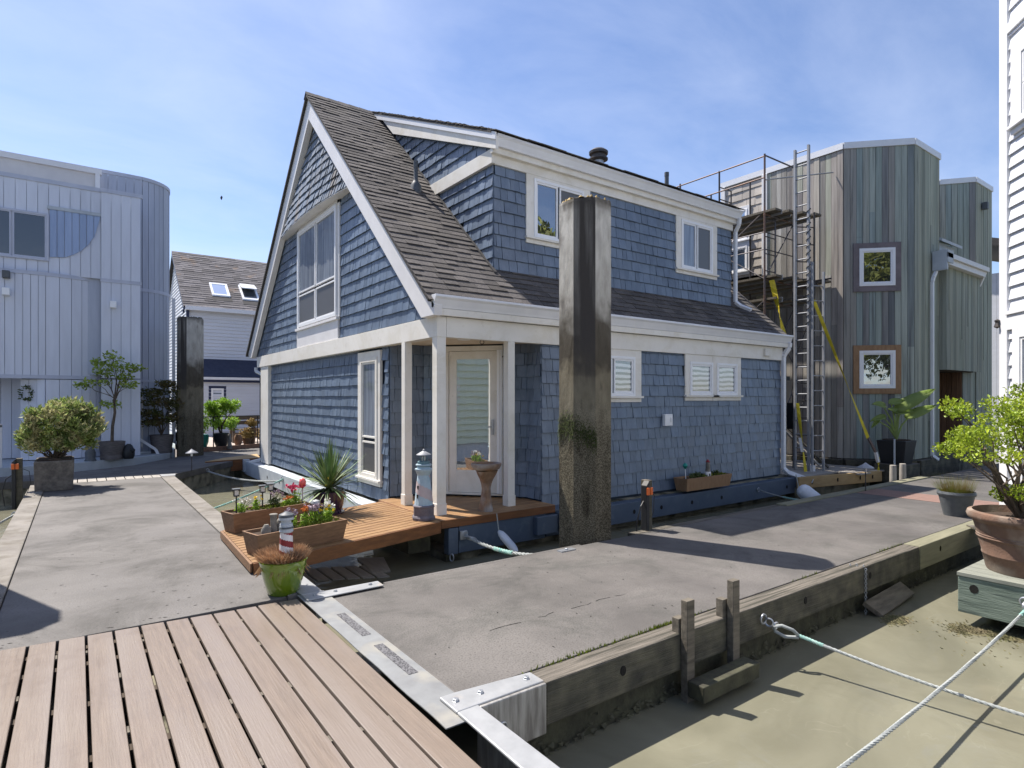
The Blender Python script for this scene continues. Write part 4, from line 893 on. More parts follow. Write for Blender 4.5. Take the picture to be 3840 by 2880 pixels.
m = MB(); m.box(3.25, 6.6, -.30, 3.55, 8.0, -.08); m.build('ledger', 'algae_wood', br)
# ================================================================== LEFT GREY BUILDING
Lb = empty('grey_building', (-1.5, 20, .1), 'pale grey floating building with vertical boards, flat roofline and curved back', 'house')
YF = 18.35
m = boards(MB(), [(-1.62, YF + .0), (.47, YF)], 4.63, 6.82, .2, .02, seed=3)   # upper front
boards(m, [(-6.5, YF), (-1.62, YF)], 4.63, 6.82, .2, .02, seed=4)
m.build('upper_wall', 'grey_siding', Lb)
boards(MB(), [(.47, YF - .05), (1.32, YF - .05)], 2.12, 6.82, .2, .02, seed=5).build('corner_panel', 'grey_siding', Lb)
boards(MB(), [(.47, YF - .05), (1.32, YF - .05)], .12, 2.08, .2, .02, seed=5).build('corner_panel', 'grey_siding', Lb)
curve = [(-6.5, YF - .15), (-1.2, YF - .12)] + [(-1.2 + 1.66 * math.sin(a), YF - .12 + .42 * (1 - math.cos(a))) for a in [i * math.pi / 2 / 9 for i in range(1, 10)]]
boards(MB(), curve, 2.16, 4.56, .185, .02, seed=6).build('middle_wall', 'grey_siding', Lb)
boards(MB(), [(-1.1, YF + .12)] + curve[3:], .12, 2.06, .185, .02, seed=7).build('lower_wall', 'grey_siding', Lb)
boards(MB(), [(-3, YF + .9), (-1.12, YF + .9), (-1.1, YF + .12)], .12, 2.15, .2, .02, seed=8).build('entry_wall', 'grey_siding', Lb)
def band(mb, path, z, h, o):
    for a, b in zip(path, path[1:]):
        a = Vector((*a, 0)); b = Vector((*b, 0)); d_ = (b - a).normalized(); nv = Vector((d_.y, -d_.x, 0)); e = d_ * .004
        P = [a - e + nv * o, b + e + nv * o, b + e - nv * .02, a - e - nv * .02]; mb.hexa([(q.x, q.y, z) for q in P] + [(q.x, q.y, z + h) for q in P])
    return mb
band(MB(), curve, 4.555, .085, .045).build('trim_band', 'grey_trim', Lb); band(MB(), [(.46, YF - .05), (1.34, YF - .05)], 4.55, .09, .045).build('trim_band', 'grey_trim', Lb)
band(MB(), curve, 2.075, .09, .04).build('trim_band', 'grey_trim', Lb)
m = band(MB(), [(-6.5, YF), (.46, YF)], 6.82, .10, .05); band(m, [(.46, YF - .05), (1.36, YF - .05)], 6.82, .10, .05); m.build('roof_edge', 'grey_trim', Lb)
m = MB(); m.box(-6.5, YF + .03, .0, 1.30, 23, 6.8); m.build('core', 'grey_siding_back', Lb) if False else None
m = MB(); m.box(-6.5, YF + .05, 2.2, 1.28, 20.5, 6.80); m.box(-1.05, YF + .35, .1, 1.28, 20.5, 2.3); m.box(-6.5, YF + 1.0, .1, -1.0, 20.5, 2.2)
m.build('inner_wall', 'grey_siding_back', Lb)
# back volume with rounded corner
bc = [(-6.5, 19.35), (1.05, 19.3)] + [(1.28 + .87 * math.sin(a), 19.3 + .87 * (1 - math.cos(a))) for a in [i * math.pi / 2 / 9 for i in range(1, 10)]] + [(2.15, 22.5)]
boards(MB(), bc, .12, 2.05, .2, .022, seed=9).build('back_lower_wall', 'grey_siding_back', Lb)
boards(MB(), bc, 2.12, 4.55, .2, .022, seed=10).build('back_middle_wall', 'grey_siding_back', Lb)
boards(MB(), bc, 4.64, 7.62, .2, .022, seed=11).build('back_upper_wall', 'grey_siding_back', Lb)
band(MB(), bc, 4.55, .09, .045).build('trim_band', 'grey_trim', Lb); band(MB(), bc, 2.05, .07, .04).build('trim_band', 'grey_trim', Lb); band(MB(), bc, 7.62, .09, .05).build('roof_edge', 'grey_trim', Lb)
MB().slab([(x - .05, y + .06) for x, y in bc] + [(-6.5, 22.5)], 2.0, 7.6).build('inner_wall', 'grey_siding_back', Lb)
m = MB(); m.box(-6.5, YF + .5, 6.9, .40, YF + .58, 7.42); m.build('roof_screen', 'pale_paint', Lb)
m = MB(); m.box(-6.5, YF + .44, 7.42, .5, YF + .62, 7.54); m.box(.36, YF + .44, 6.9, .46, YF + .62, 7.42); m.build('screen_trim', 'white_paint', Lb)
WB = ((-2.2, YF), (-.57, YF), (0, -1))
window(Lb, WB, 0, 1.63, 4.93, 6.08, trim=0, sill=False, fmat='grey_trim', proud=.06, fr=.05, panes=((0, .57, 0, 1, 'glass_dark'), (.59, 1, 0, 1, 'glass_dark')))
# quarter-round blue metal panel with rail
q = [(-.56, 6.20), (.47, 6.20), (.46, 6.0), (.36, 5.72), (.2, 5.43), (-.02, 5.19), (-.28, 5.06), (-.56, 5.04)]
N6 = 6
m = MB()
for i in range(7):
    xa, xb = lerp(-.56, .47, i / 7), lerp(-.56, .47, (i + 1) / 7)
    def zl(x):
        ps = q[1:]
        for (x1, z1), (x2, z2) in zip(ps, ps[1:]):
            if x2 - 1e-6 <= x <= x1 + 1e-6: return z1 + (z2 - z1) * (x1 - x) / max(x1 - x2, 1e-6)
        return 5.04
    m.prism([(xa + .006, YF - .055, 6.2), (xb - .006, YF - .055, 6.2), (xb - .006, YF - .055, zl(xb)), (xa + .006, YF - .055, zl(xa))], (0, .03, 0))
m.build('quarter_panel', 'blue_metal', Lb)
m = MB(); m.box(-.6, YF - .075, 6.2, .52, YF - .022, 6.28); m.build('panel_rail', 'hull_paint', Lb)
for x, z, mt in ((-1.35, 4.40, 'slate_plastic'), (-1.35, 4.0, 'white_vinyl'), (.72, 3.9, 'white_vinyl')):
    m = MB(); m.box(x - .07, YF - .32 + (.1 if x > 0 else 0), z, x + .07, YF - .15 + (.06 if x > 0 else 0), z + .17); m.build('wall_light', mt, Lb, bevel=.01)
wr = MB(); r_ = random.Random(1)
for i in range(160):
    a = r_.uniform(0, 6.28); leaf_cloud(wr, (-1.0 + .11 * math.cos(a), YF - .02, 1.72 + .15 * math.sin(a)), (.03, .03, .03), 1, .06, i)
tag(wr.build('wreath', 'leaf_dark'), 'small dark wreath hanging beside the grey building entry', 'wreath')
hull = [(-4, 16.6), (-.3, 17.02), (1.36, 18.08), (2.05, 18.75), (2.35, 20.3), (2.35, 22.5), (-6.5, 22.5), (-6.5, 16.6)]
MB().slab(hull, -.6, .10).build('hull', 'hull_paint', Lb, bevel=.01)
spout('downspout', [(1.28, 18.9, .55), (1.7, 18.72, .22), (1.78, 18.66, .02)], Lb, .07)
spout('downspout', [(2.24, 19.7, 4.5), (2.24, 19.7, .35), (2.5, 19.3, .22)], Lb, .08)
# white railing walkway at far left
wk = empty('railing', (-1.45, 17.0, .1), 'white railing at far left in front of the grey building entry', 'railing')
B(-1.42, 16.92, .1, -1.33, 17.0, 1.02).build('post', 'white_paint', wk); B(-3.2, 16.92, .98, -1.33, 17.0, 1.05).build('top_rail', 'white_paint', wk); B(-3.0, 16.92, .1, -2.92, 17.0, 1.0).build('post', 'white_paint', wk)
# ================================================================== WHITE HOUSE BEHIND AT LEFT
Wh = empty('white_house', (6, 29, 0), 'white clapboard house with grey shingled roof and two skylights far behind', 'house')
m = laps(MB(), (3.55, 27), (9.6, 27), 2.9, 5.25, (0, -1), expo=.14, t=.032); m.build('wall', 'white_siding', Wh)
m = laps(MB(), (3.95, 26), (9.6, 26), .0, 2.35, (0, -1), expo=.14, t=.032); m.build('lower_wall', 'white_siding', Wh)
m = laps(MB(), (3.55, 27), (3.55, 34), .0, 8.1, (-1, 0), expo=.14, t=.032, inside=lambda z: (0, 1) if z < 5.2 else ((z - 5.2) / 5.7, 1 - (z - 5.2) / 5.7)); m.build('gable_wall', 'white_siding', Wh)
m = MB(); m.box(3.6, 27.02, 0, 9.6, 33.9, 5.2); m.box(4.0, 26.02, 0, 9.6, 27.1, 2.4); m.prism([(3.6, 27.05, 5.2), (3.6, 33.95, 5.2), (3.6, 30.5, 8.0)], (6, 0, 0)); m.build('inner_wall', 'white_siding', Wh)
m = MB(); roofslab(m, 3.40, 9.8, 26.82, 5.28, 30.5, 8.18, .06); roofslab(m, 3.40, 9.8, 34.18, 5.28, 30.5, 8.18, .06); wr_ = m.build('roof', 'roof_dark', Wh)
tabs(MB(), 3.38, 9.8, 26.80, 5.29, 30.5, 8.2, 51, expo=.17, wmn=.25, wmx=.5).build('roof_shingles', 'far_roof_tab', wr_)
m = MB(); m.box(3.45, 26.72, 5.14, 9.8, 26.86, 5.30); m.build('gutter', 'white_gutter', Wh)
m = MB(); m.box(3.38, 26.9, 5.02, 3.44, 27.0, 5.14); m.box(3.50, 26.90, 3.0, 3.60, 26.97, 5.14); m.build('corner_board', 'navy_paint', Wh)
m = MB(); m.prism([(3.38, 26.8, 5.12), (3.38, 26.8, 5.24), (3.38, 30.5, 8.14), (3.38, 30.5, 8.0)], (.06, 0, 0)); m.build('rake_board', 'navy_paint', Wh)
B(3.53, 27.9, 2.6, 3.57, 28.5, 5.8).build('gable_window', 'navy_paint', Wh)
m = MB(); m.prism([(3.9, 25.85, 2.46), (9.6, 25.85, 2.46), (9.6, 26.98, 3.22), (3.9, 26.98, 3.22)], (0, 0, -.05)); m.build('lower_roof', 'navy_roof', Wh)
B(3.9, 25.80, 2.34, 9.6, 25.86, 2.44).build('lower_gutter', 'white_gutter', Wh); B(3.95, 25.87, 2.24, 9.6, 25.97, 2.33).build('lower_fascia', 'navy_paint', Wh)
WW = ((4.10, 26), (5.0, 26), (0, -1))
window(Wh, WW, .15, .60, 1.35, 2.0, trim=.09, tmat='navy_paint', sill=False, panes=((0, 1, .52, 1, 'glass_blue'), (0, 1, 0, .48, 'glass_blue')))
for x0, z0, h, opn in ((4.55, 27.85, .85, 0), (5.72, 27.85, .85, 1)):
    # skylights lie on the roof plane (slope 2.9/3.68)
    sl = 2.9 / 3.68; ya, yb = 27.55, 28.35
    if opn: ya, yb = 27.45, 28.4
    za, zb = 5.28 + (ya - 26.82) * sl, 5.28 + (yb - 26.82) * sl
    s = MB()
    for (u0, u1, v0, v1) in ((0, .08, 0, 1), (.62, .70, 0, 1), (.08, .62, 0, .09), (.08, .62, .91, 1)):
        A, B2 = lerp(ya, yb, v0), lerp(ya, yb, v1); C, D = lerp(za, zb, v0), lerp(za, zb, v1)
        s.hexa([(x0 + u0, A, C), (x0 + u1, A, C), (x0 + u1, B2, D), (x0 + u0, B2, D), (x0 + u0, A, C + .11), (x0 + u1, A, C + .11), (x0 + u1, B2, D + .11), (x0 + u0, B2, D + .11)])
    so_ = s.build('skylight', 'white_vinyl', wr_)
    g = MB(); g.add([(x0 + .08, ya + .07, za + .13), (x0 + .62, ya + .07, za + .13), (x0 + .62, yb - .07, zb + .03), (x0 + .08, yb - .07, zb + .03)], [(0, 1, 2, 3)]); g.build('pane', 'glass_blue' if not opn else 'glass_dark', so_)
    if opn: g = MB(); g.hexa([(x0 + .05, ya + .38, za + .62), (x0 + .66, ya + .38, za + .62), (x0 + .66, yb, zb + .12), (x0 + .05, yb, zb + .12), (x0 + .05, ya + .38, za + .66), (x0 + .66, ya + .38, za + .66), (x0 + .66, yb, zb + .16), (x0 + .05, yb, zb + .16)]); g.build('open_sash', 'white_vinyl', so_)
    g = MB(); g.hexa([(x0 - .02, ya - .28, za - .22 + .02), (x0 + .74, ya - .28, za - .22 + .02), (x0 + .74, ya, za + .02), (x0 - .02, ya, za + .02), (x0 - .02, ya - .28, za - .22 + .05), (x0 + .74, ya - .28, za - .22 + .05), (x0 + .74, ya, za + .05), (x0 - .02, ya, za + .05)]); g.build('flashing', 'roof_dark', so_)
# terrace between diagonal dock and white house
tr = MB(); tr.slab([(2.9, 19.9), (5.4, 20.9), (9.5, 22), (9.5, 26), (3.0, 26), (2.6, 22)], -.5, .10); tag(tr.build('terrace', 'paving'), kind='structure')
tr = MB(); tr.slab([(2.95, 19.75), (5.45, 20.78), (5.45, 20.88), (2.95, 19.87)], -.4, .13); tag(tr.build('terrace_edge', 'brick_edge'), 'low brown edging of the far terrace behind the diagonal dock', 'edging')
# ================================================================== WOOD CLAD TOWER HOUSE AT RIGHT
T = empty('cedar_house', (17, 8, .1), 'tall grey green cedar board house with angled corner and white roof edges', 'house')
ZT = 7.74
pA, pB, pC, pD = (14.9, 10.2), (14.9, 6.88), (15.98, 5.78), (17.5, 5.78)
boards(MB(), [(14.9, 8.85), pB], .16, 7.58, .145, .02, seed=61, joints=.75).build('side_wall', 'sunlit_cedar', T)
boards(MB(), [pA, (14.9, 8.86)], .16, 4.86, .145, .02, seed=62, joints=.6).build('side_lower_wall', 'sunlit_cedar', T)
boards(MB(), [pB, pC], .16, 7.62, .145, .02, seed=63, joints=.35).build('corner_wall', 'grey_cedar', T)
boards(MB(), [pC, pD], .16, 7.62, .12, .02, seed=64, joints=.3).build('front_wall', 'green_cedar', T)
MB().slab([(14.93, 10.2), (14.93, 6.92), (16.0, 5.84), (17.45, 5.84), (17.45, 10.2)], .1, 7.6).build('inner_wall', 'plank_gap', T)
edge_path = [(14.9, 10.24), (14.9, 6.88), (15.98, 5.78), (17.53, 5.78)]
band(MB(), edge_path, 7.60, .15, .05).build('roof_edge', 'white_gutter', T)
MB().slab([(14.95, 10.2), (14.95, 6.9), (16.0, 5.84), (17.5, 5.84), (17.5, 10.2)], 7.62, 7.74).build('roof', 'white_gutter', T)
# shingled bay on the far part of the side wall
m = shingles(MB(), (14.9, 10.2), (14.9, 8.98), 4.95, 7.60, (-1, 0), 65, expo=.24, wmin=.2, wmax=.4); m.build('bay_wall', 'beige_shingle', T)
B(14.84, 8.82, 4.9, 14.93, 8.97, 7.6).build('corner_board', 'white_paint', T, bevel=.004); B(14.84, 10.1, 4.95, 14.93, 10.22, 7.6).build('corner_board', 'white_paint', T)
B(14.93, 8.9, 4.8, 15.0, 10.2, 7.6).build('inner_wall', 'beige_shingle', T)
WT = ((14.88, 10.2), (14.88, 8.9), (-1, 0))
window(T, WT, .14, .80, 5.98, 6.82, trim=.09, tmat='white_paint', sill=True, panes=((0, 1, 0, 1, 'glass_blue'),))
window(T, WT, .14, .80, 5.12, 5.80, trim=.09, tmat='white_paint', sill=True, panes=((0, 1, 0, 1, 'glass_blue'),))
# corner wall windows
nC = (-.714, -.7)
WC = (pB, pC, nC); 
window(T, WC, .33, 1.12, 4.28, 5.18, trim=.13, tmat='grey_board', sill=False, proud=.06, fr=.07, panes=((0, 1, 0, 1, 'glass_mirror'),))
window(T, WC, .33, 1.12, 1.84, 2.74, trim=.13, tmat='tan_cedar', sill=False, proud=.06, fr=.07, panes=((0, 1, 0, 1, 'glass_mirror_wavy'),))
# lower base beam
m = MB(); band(m, [(14.9, 9.5), pB, pC, (18.4, 5.78)], -.28, .42, .16); m.build('base_beam', 'old_timber', T, bevel=.01)
MB().slab([(14.95, 10), (14.95, 6.9), (16.0, 5.84), (22, 5.84), (22, 10)], -.9, .13).build('float', 'float_concrete', T)
# second tower
boards(MB(), [(19.58, 6.9), (19.58, 6.44), (20.12, 5.78)], 2.3, 7.62, .145, .02, seed=66, joints=.3).build('second_tower_wall', 'grey_cedar', T)
boards(MB(), [(20.12, 5.78), (21.45, 5.78)], .16, 7.62, .12, .02, seed=67, joints=.3).build('second_tower_wall', 'green_cedar', T)
boards(MB(), [(19.2, 5.79), (20.11, 5.79)], .16, 3.0, .12, .01, seed=68, joints=.3).build('second_tower_wall', 'green_cedar', T)
MB().slab([(19.62, 8.5), (19.62, 6.46), (20.15, 5.83), (21.4, 5.83), (21.4, 8.5)], .1, 7.6).build('inner_wall', 'plank_gap', T)
band(MB(), [(19.58, 8.2), (19.58, 6.44), (20.12, 5.78), (21.48, 5.78)], 7.60, .14, .05).build('roof_edge', 'white_gutter', T)
MB().slab([(19.62, 8.5), (19.62, 6.46), (20.15, 5.83), (21.45, 5.83), (21.45, 8.5)], 7.62, 7.73).build('roof', 'white_gutter', T)
m = MB(); m.box(20.5, 5.6, 6.9, 20.62, 5.74, 7.1); m.build('wall_light', 'slate_plastic', T, bevel=.01)
# link bay
boards(MB(), [(17.5, 5.62), (19.95, 5.62)], 2.32, 5.0, .12, .02, seed=69, joints=.3).build('bay_front_wall', 'green_cedar', T)
MB().box(17.5, 5.66, 2.3, 19.6, 8.5, 5.0).build('inner_wall', 'plank_gap', T)
boards(MB(), [(17.5, 6.6), (19.3, 6.6)], .14, 2.35, .16, .02, seed=70).build('entry_back_wall', 'brown_boards', T)
boards(MB(), [(19.2, 6.6), (19.2, 5.8)], .14, 2.3, .12, .02, seed=72).build('entry_side_wall', 'brown_boards', T)
boards(MB(), [(17.49, 5.80), (17.49, 5.60)], 2.32, 5.0, .1, .01, seed=73).build('bay_side_wall', 'green_cedar', T)
m = MB(); m.box(16.95, 5.40, 5.02, 19.95, 5.60, 5.14); m.box(17.0, 5.46, 4.88, 19.85, 5.60, 5.02); m.build('cornice', 'white_paint', T, bevel=.006)
m = MB(); m.prism([(19.87, 5.46, 5.02), (19.87, 5.62, 4.6), (19.87, 5.78, 4.6), (19.87, 5.78, 5.02)], (.09, 0, 0)); m.build('bracket', 'white_paint', T)
m = MB(); m.box(16.93, 5.42, 4.72, 17.03, 5.72, 5.2); m.box(16.95, 5.4, 4.9, 17.3, 5.42, 5.2); m.build('rain_head', 'hull_paint', T)
m = MB(); m.hexa([(17.5, 5.6, 5.16), (19.4, 5.6, 5.16), (19.4, 7.0, 5.9), (17.5, 7.0, 5.9), (17.5, 5.6, 5.2), (19.4, 5.6, 5.2), (19.4, 7.0, 5.94), (17.5, 7.0, 5.94)]); m.build('bay_roof', 'leaf_dark', T)
m = MB(); m.hexa([(17.5, 5.7, 5.55), (18.9, 5.7, 5.55), (18.9, 6.9, 6.2), (17.5, 6.9, 6.2), (17.5, 5.7, 5.62), (18.9, 5.7, 5.62), (18.9, 6.9, 6.27), (17.5, 6.9, 6.27)]); m.box(17.5, 5.82, 5.25, 18.7, 5.9, 5.55); m.build('skylight_box', 'hull_paint', T)
spout('downspout', [(17.0, 5.66, 4.72), (16.88, 5.68, 4.55), (16.84, 5.69, 4.45), (16.84, 5.69, .2), (16.95, 5.6, .1)], T, .08)
# dock deck between the houses
dk = empty('timber_platform', (13.2, 6.6, -.2), 'low pine platform under the scaffold between the two houses', 'platform')
PD = [(12.0, 6.28), (14.25, 5.80), (14.85, 5.95), (14.85, 10.5), (12.0, 10.5)]
for i in range(20):
    y0 = 5.84 + i * .235
    MB().box(12.0 if y0 > 6.25 else (12.3 if y0 > 6.1 else 13.4), y0, -.03, 14.82, y0 + .22, 0.0).build('plank', 'pale_plank', dk)
MB().slab([(11.72, 6.27), (14.26, 5.77), (14.27, 5.83), (11.73, 6.33)], -.22, .01).build('fascia', 'pine_timber', dk, bevel=.006)
m = MB()
for x in (12.1, 12.85, 13.55, 13.95): y = 6.27 - (x - 11.72) * .197 - .004; m.prism([(x + .035 * math.cos(a * .785), y, -.10 + .045 * math.sin(a * .785)) for a in range(8)], (0, .003, 0))
m.build('bolt_hole', 'black_hole', dk)
MB().slab([(11.9, 6.45), (14.2, 6.0), (14.5, 7), (12, 7.5)], -.9, -.23).build('float', 'float_concrete', dk)
# ================================================================== SCAFFOLD
S = empty('scaffold', (13.7, 8.6, 0), 'metal tube scaffold with plank platforms beside the cedar house', 'scaffold')
def tube(name, a, b, r=.022, mat='scaffold_tube', parent=S): return MB().tube([a, b], r, 8).build(name, mat, parent, smooth=True)
for x, y, t in ((13.0, 7.78, 7.33), (14.35, 7.78, 6.4), (13.0, 10.2, 7.33), (14.35, 10.2, 7.33)): tube('standard', (x, y, 0), (x, y, t), .024, 'rusty_tube' if x < 13.5 else 'scaffold_tube')
for z in (7.28, 6.78): tube('guard_rail', (13.0, 7.78, z), (13.0, 10.4, z), .018, 'rusty_tube')
tube('guard_rail', (13.0, 7.78, 7.3), (14.35, 7.78, 7.3), .018)
tube('guard_rail', (13.0, 7.78, 6.72), (14.85, 7.1, 7.1), .016, 'aluminium')
for z0, z1 in ((.2, 1.9), (2.1, 3.9), (4.4, 6.0)):
    tube('brace', (13.0, 7.78, z0), (13.0, 10.2, z1), .014); tube('brace', (13.0, 7.78, z1), (13.0, 10.2, z0), .014)
    tube('brace', (13.0, 7.78, z0), (14.35, 7.78, z1), .014)
for z in (.35, 1.0, 1.6, 2.2, 2.8, 3.4, 4.6, 5.0, 5.4, 5.8):
    tube('rung', (13.0, 7.78, z), (13.45, 7.78, z), .014)
tube('inner_standard', (13.45, 7.78, 0), (13.45, 7.78, 6.0), .018)
for z, x0, x1, nm in ((5.95, 12.98, 14.4, 'platform_board'), (4.42, 13.0, 15.0 - .12, 'platform_board'), (3.9, 13.0, 14.3, 'platform_board')):
    for k in range(4 if z > 4 else 3):
        xx = lerp(x0, x1 - .3, k / 3) if z > 4 else lerp(x0, x1 - .3, k / 2)
        MB().box(xx, 7.5 - .12 * k, z, xx + .26, 10.4, z + .05).build('platform_board', 'driftwood', S)
        MB().box(xx + .26, 7.5, z - .05, xx + .29, 10.4, z + .07).build('board_edge', 'aluminium', S)
    tube('ledger', (x0, 7.78, z - .03), (x1, 7.78, z - .03), .024, 'rusty_tube')
tube('bracket', (14.35, 7.2, 4.4), (14.35, 7.78, 3.85), .016); tube('bracket', (14.35, 6.9, 4.43), (14.35, 7.8, 4.43), .02, 'dark_metal')
for x, y in ((13.30, 7.25), (13.75, 7.0)): tube('standard', (x, y, 0), (x, y, 5.9), .022, 'dark_metal')
for k in range(14): tube('rung', (13.30, 7.25, .35 + k * .4), (13.75, 7.0, .35 + k * .4), .014, 'dark_metal')
for z in (.9, 2.4): tube('brace', (13.30, 7.25, z), (13.0, 7.78, z + 1.2), .014); tube('brace', (13.75, 7.0, z + 1.3), (13.30, 7.25, z), .014, 'dark_metal')
B(13.0, 7.5, 2.02, 13.6, 7.9, 2.12).build('clamp', 'black_plastic', S); B(13.2, 7.2, .9, 13.32, 7.35, 1.5).build('clamp', 'black_plastic', S)
for x, y in ((13.0, 9.0), (14.35, 9.0)): tube('standard', (x, y, 0), (x, y, 7.3), .022, 'dark_metal')
for z in (5.1, 5.5): tube('guard_rail', (13.0, 7.78, z), (14.35, 7.78, z), .014); tube('guard_rail', (13.0, 7.78, z), (13.0, 10.2, z), .014)
for k in range(9): tube('rung', (13.0, 9.0, 4.5 + k * .3), (13.5, 9.0, 4.5 + k * .3), .014, 'dark_metal')
tube('inner_standard', (13.5, 9.0, 0), (13.5, 9.0, 6.9), .018, 'dark_metal')
# extension ladder
La = empty('ladder', (13.05, 6.92, 0), 'tall aluminium extension ladder leaning upright beside the scaffold', 'ladder')
m = MB(); m.box(13.0, 7.045, .0, 13.07, 7.085, 7.18); m.build('rail', 'aluminium', La)
m = MB(); m.box(13.0, 6.74, .0, 13.07, 6.78, 7.20); m.build('rail', 'aluminium', La)
for k in range(24): tube('rung', (13.035, 6.78, .2 + k * .3), (13.035, 7.045, .2 + k * .3), .016, 'aluminium', La)
for y in (7.12, 6.72):
    pass
L2 = empty('ladder', (13.0, 6.6, 0), 'second narrow metal pole ladder standing right beside the tall ladder foot', 'ladder')
m = MB(); m.box(13.02, 6.665, .12, 13.07, 6.705, 4.6); m.build('rail', 'aluminium', L2); m = MB(); m.box(13.3, 6.56, 0, 13.35, 6.6, 4.4); m.build('rail', 'aluminium', L2)
for k in range(12): tube('rung', (13.045, 6.685, .45 + k * .33), (13.325, 6.58, .45 + k * .33), .012, 'aluminium', L2)
B(13.0, 6.64, .0, 13.09, 6.72, .13).build('foot', 'white_paint', L2)
# wrapped cable spiral on the ladder's right rail
cb_ = [(13.03 + .04 * math.cos(k * .9), 6.76 + .05 * math.sin(k * .9), 3.2 + k * .022) for k in range(120)]
MB().tube(cb_, .009, 5).build('spiral_cable', 'black_plastic', La)
# yellow ratchet straps
def strap(a, b, w_, nm, label, par=None):
    a, b = Vector(a), Vector(b); n_ = 10; m = MB(); d_ = (b - a).normalized(); s_ = d_.cross(Vector((.6, .8, 0))).normalized()
    vs = []; fs = []
    for i in range(n_ + 1):
        p = a.lerp(b, i / n_); ang = i * .32; s2 = (s_ * math.cos(ang) + d_.cross(s_) * math.sin(ang)) * w_ / 2; vs += [p - s2, p + s2]
        if i: fs.append((2 * i - 2, 2 * i - 1, 2 * i + 1, 2 * i))
    m.add(vs, fs); o = m.build(nm, 'yellow_strap', par); 
    sm = o.modifiers.new('thickness', 'SOLIDIFY'); sm.thickness = .004
    return o
s1 = empty('strap', (13.1, 6.7, 3.8), 'long yellow ratchet strap slanting down from the scaffold to the platform', 'strap', 'yellow ratchet straps')
strap((13.1, 6.68, 3.77), (14.02, 5.95, .72), .07, 'webbing', '', s1)
m = MB(); m.beam((14.02, 5.95, .74), (14.16, 5.86, .42), .05, .04); m.build('ratchet', 'rusty_tube', s1); m = MB(); m.beam((14.16, 5.86, .42), (14.24, 5.84, .2), .055, .05); m.build('handle', 'white_paint', s1)
strap((14.24, 5.84, .3), (14.3, 5.86, .01), .06, 'tail', '', s1)
s2 = empty('strap', (13.0, 7.7, 3.8), 'short yellow ratchet strap hanging from the scaffold platform', 'strap', 'yellow ratchet straps'); strap((13.03, 7.62, 4.35), (13.1, 7.35, 3.0), .12, 'webbing', '', s2)
s3 = empty('strap', (12.5, 6.6, .8), 'yellow strap hanging low beside the blue house downspout', 'strap', 'yellow ratchet straps'); strap((12.55, 6.75, 1.5), (12.6, 6.6, .03), .07, 'webbing', '', s3)
m = MB(); m.beam((12.56, 6.70, .75), (12.58, 6.66, .45), .07, .06); m.build('ratchet', 'white_paint', s3)
# timber offcuts
m = MB(); m.beam((13.5, 7.4, .02), (14.3, 6.4, .9), .09, .03); m.build
o = MB().beam((13.6, 6.75, .02), (13.2, 8.2, 1.6), .12, .03).build('leaning_board', 'pale_plank'); tag(o, 'pale board leaning behind the ladder foot', 'board', 'leaning boards')
o = MB().beam((13.8, 6.7, .02), (13.4, 8.2, 1.6), .12, .03).build('leaning_board', 'old_timber'); tag(o, 'second grey board leaning behind the ladder foot', 'board', 'leaning boards')
# ================================================================== RIGHT WHITE HOUSE (corner in frame)
Rh = empty('clapboard_house', (8.6, 1.8, 0), 'bright white clapboard house with white windows at the right edge', 'house')
c0 = Vector((9.17, 2.34)); dw = Vector((-.746, -.666)); nw = (-.666, .746); c1 = c0 + dw * 8
WRH = (tuple(c0), tuple(c1), nw)
m = laps(MB(), tuple(c0 + dw * .12), tuple(c1), .1, 8.6, nw, expo=.158, t=.03); m.build('wall', 'white_siding', Rh)
b2 = Vector((.666, -.746))
m = MB(); m.prism([(*(c0 - b2 * -.02), 0), (*(c1 - b2 * -.02), 0), (*(c1 + b2 * 3), 0), (*(c0 + b2 * 3), 0)], (0, 0, 8.7)); m.build('inner_wall', 'white_siding', Rh)
m = MB(); wbox(m, *WRH, -.02, .14, .05, 8.8, -.03, .045); m.build('corner_board', 'white_paint', Rh, bevel=.005)
m = MB(); wbox(m, *WRH, .142, 6, 2.42, 2.60, 0, .05); wbox(m, *WRH, .142, 6, 2.60, 2.64, 0, .07); m.build('frieze', 'white_paint', Rh, bevel=.004)
m = MB(); wbox(m, *WRH, .142, 6, 5.98, 6.1, 0, .05); m.build('frieze', 'white_paint', Rh, bevel=.004)
window(Rh, WRH, .36, 1.7, .25, 2.36, trim=.11, tmat='white_paint', sill=False, fmat='white_paint', proud=.05, fr=.05, panes=((0, 1, .72, 1, 'glass_curtain'), (0, 1, .42, .715, 'glass_curtain'), (0, 1, 0, .40, 'glass_dark')))
window(Rh, WRH, .40, 1.5, 4.82, 5.66, trim=.16, tmat='white_paint', sill=True, fmat='white_paint', proud=.06, fr=.06, panes=((0, 1, .5, 1, 'glass_curtain'), (0, 1, 0, .49, 'glass_dark')))
MB().prism([(*(c0 + Vector((0, .1)) - b2 * .3), 0), (*(c1 - b2 * .3), 0), (*(c1 + b2 * 3), 0), (*(c0 + b2 * 3), 0)], (0, 0, .02)).build('deck', 'old_timber', Rh)
m = MB(); m.lathe((*(c0 + Vector((-.03, .06))), 0), [(.001, 2.46), (.035, 2.48), (.02, 2.53), (.03, 2.56), (.001, 2.58)], 7); m.build('door_chime', 'dark_metal', Rh)
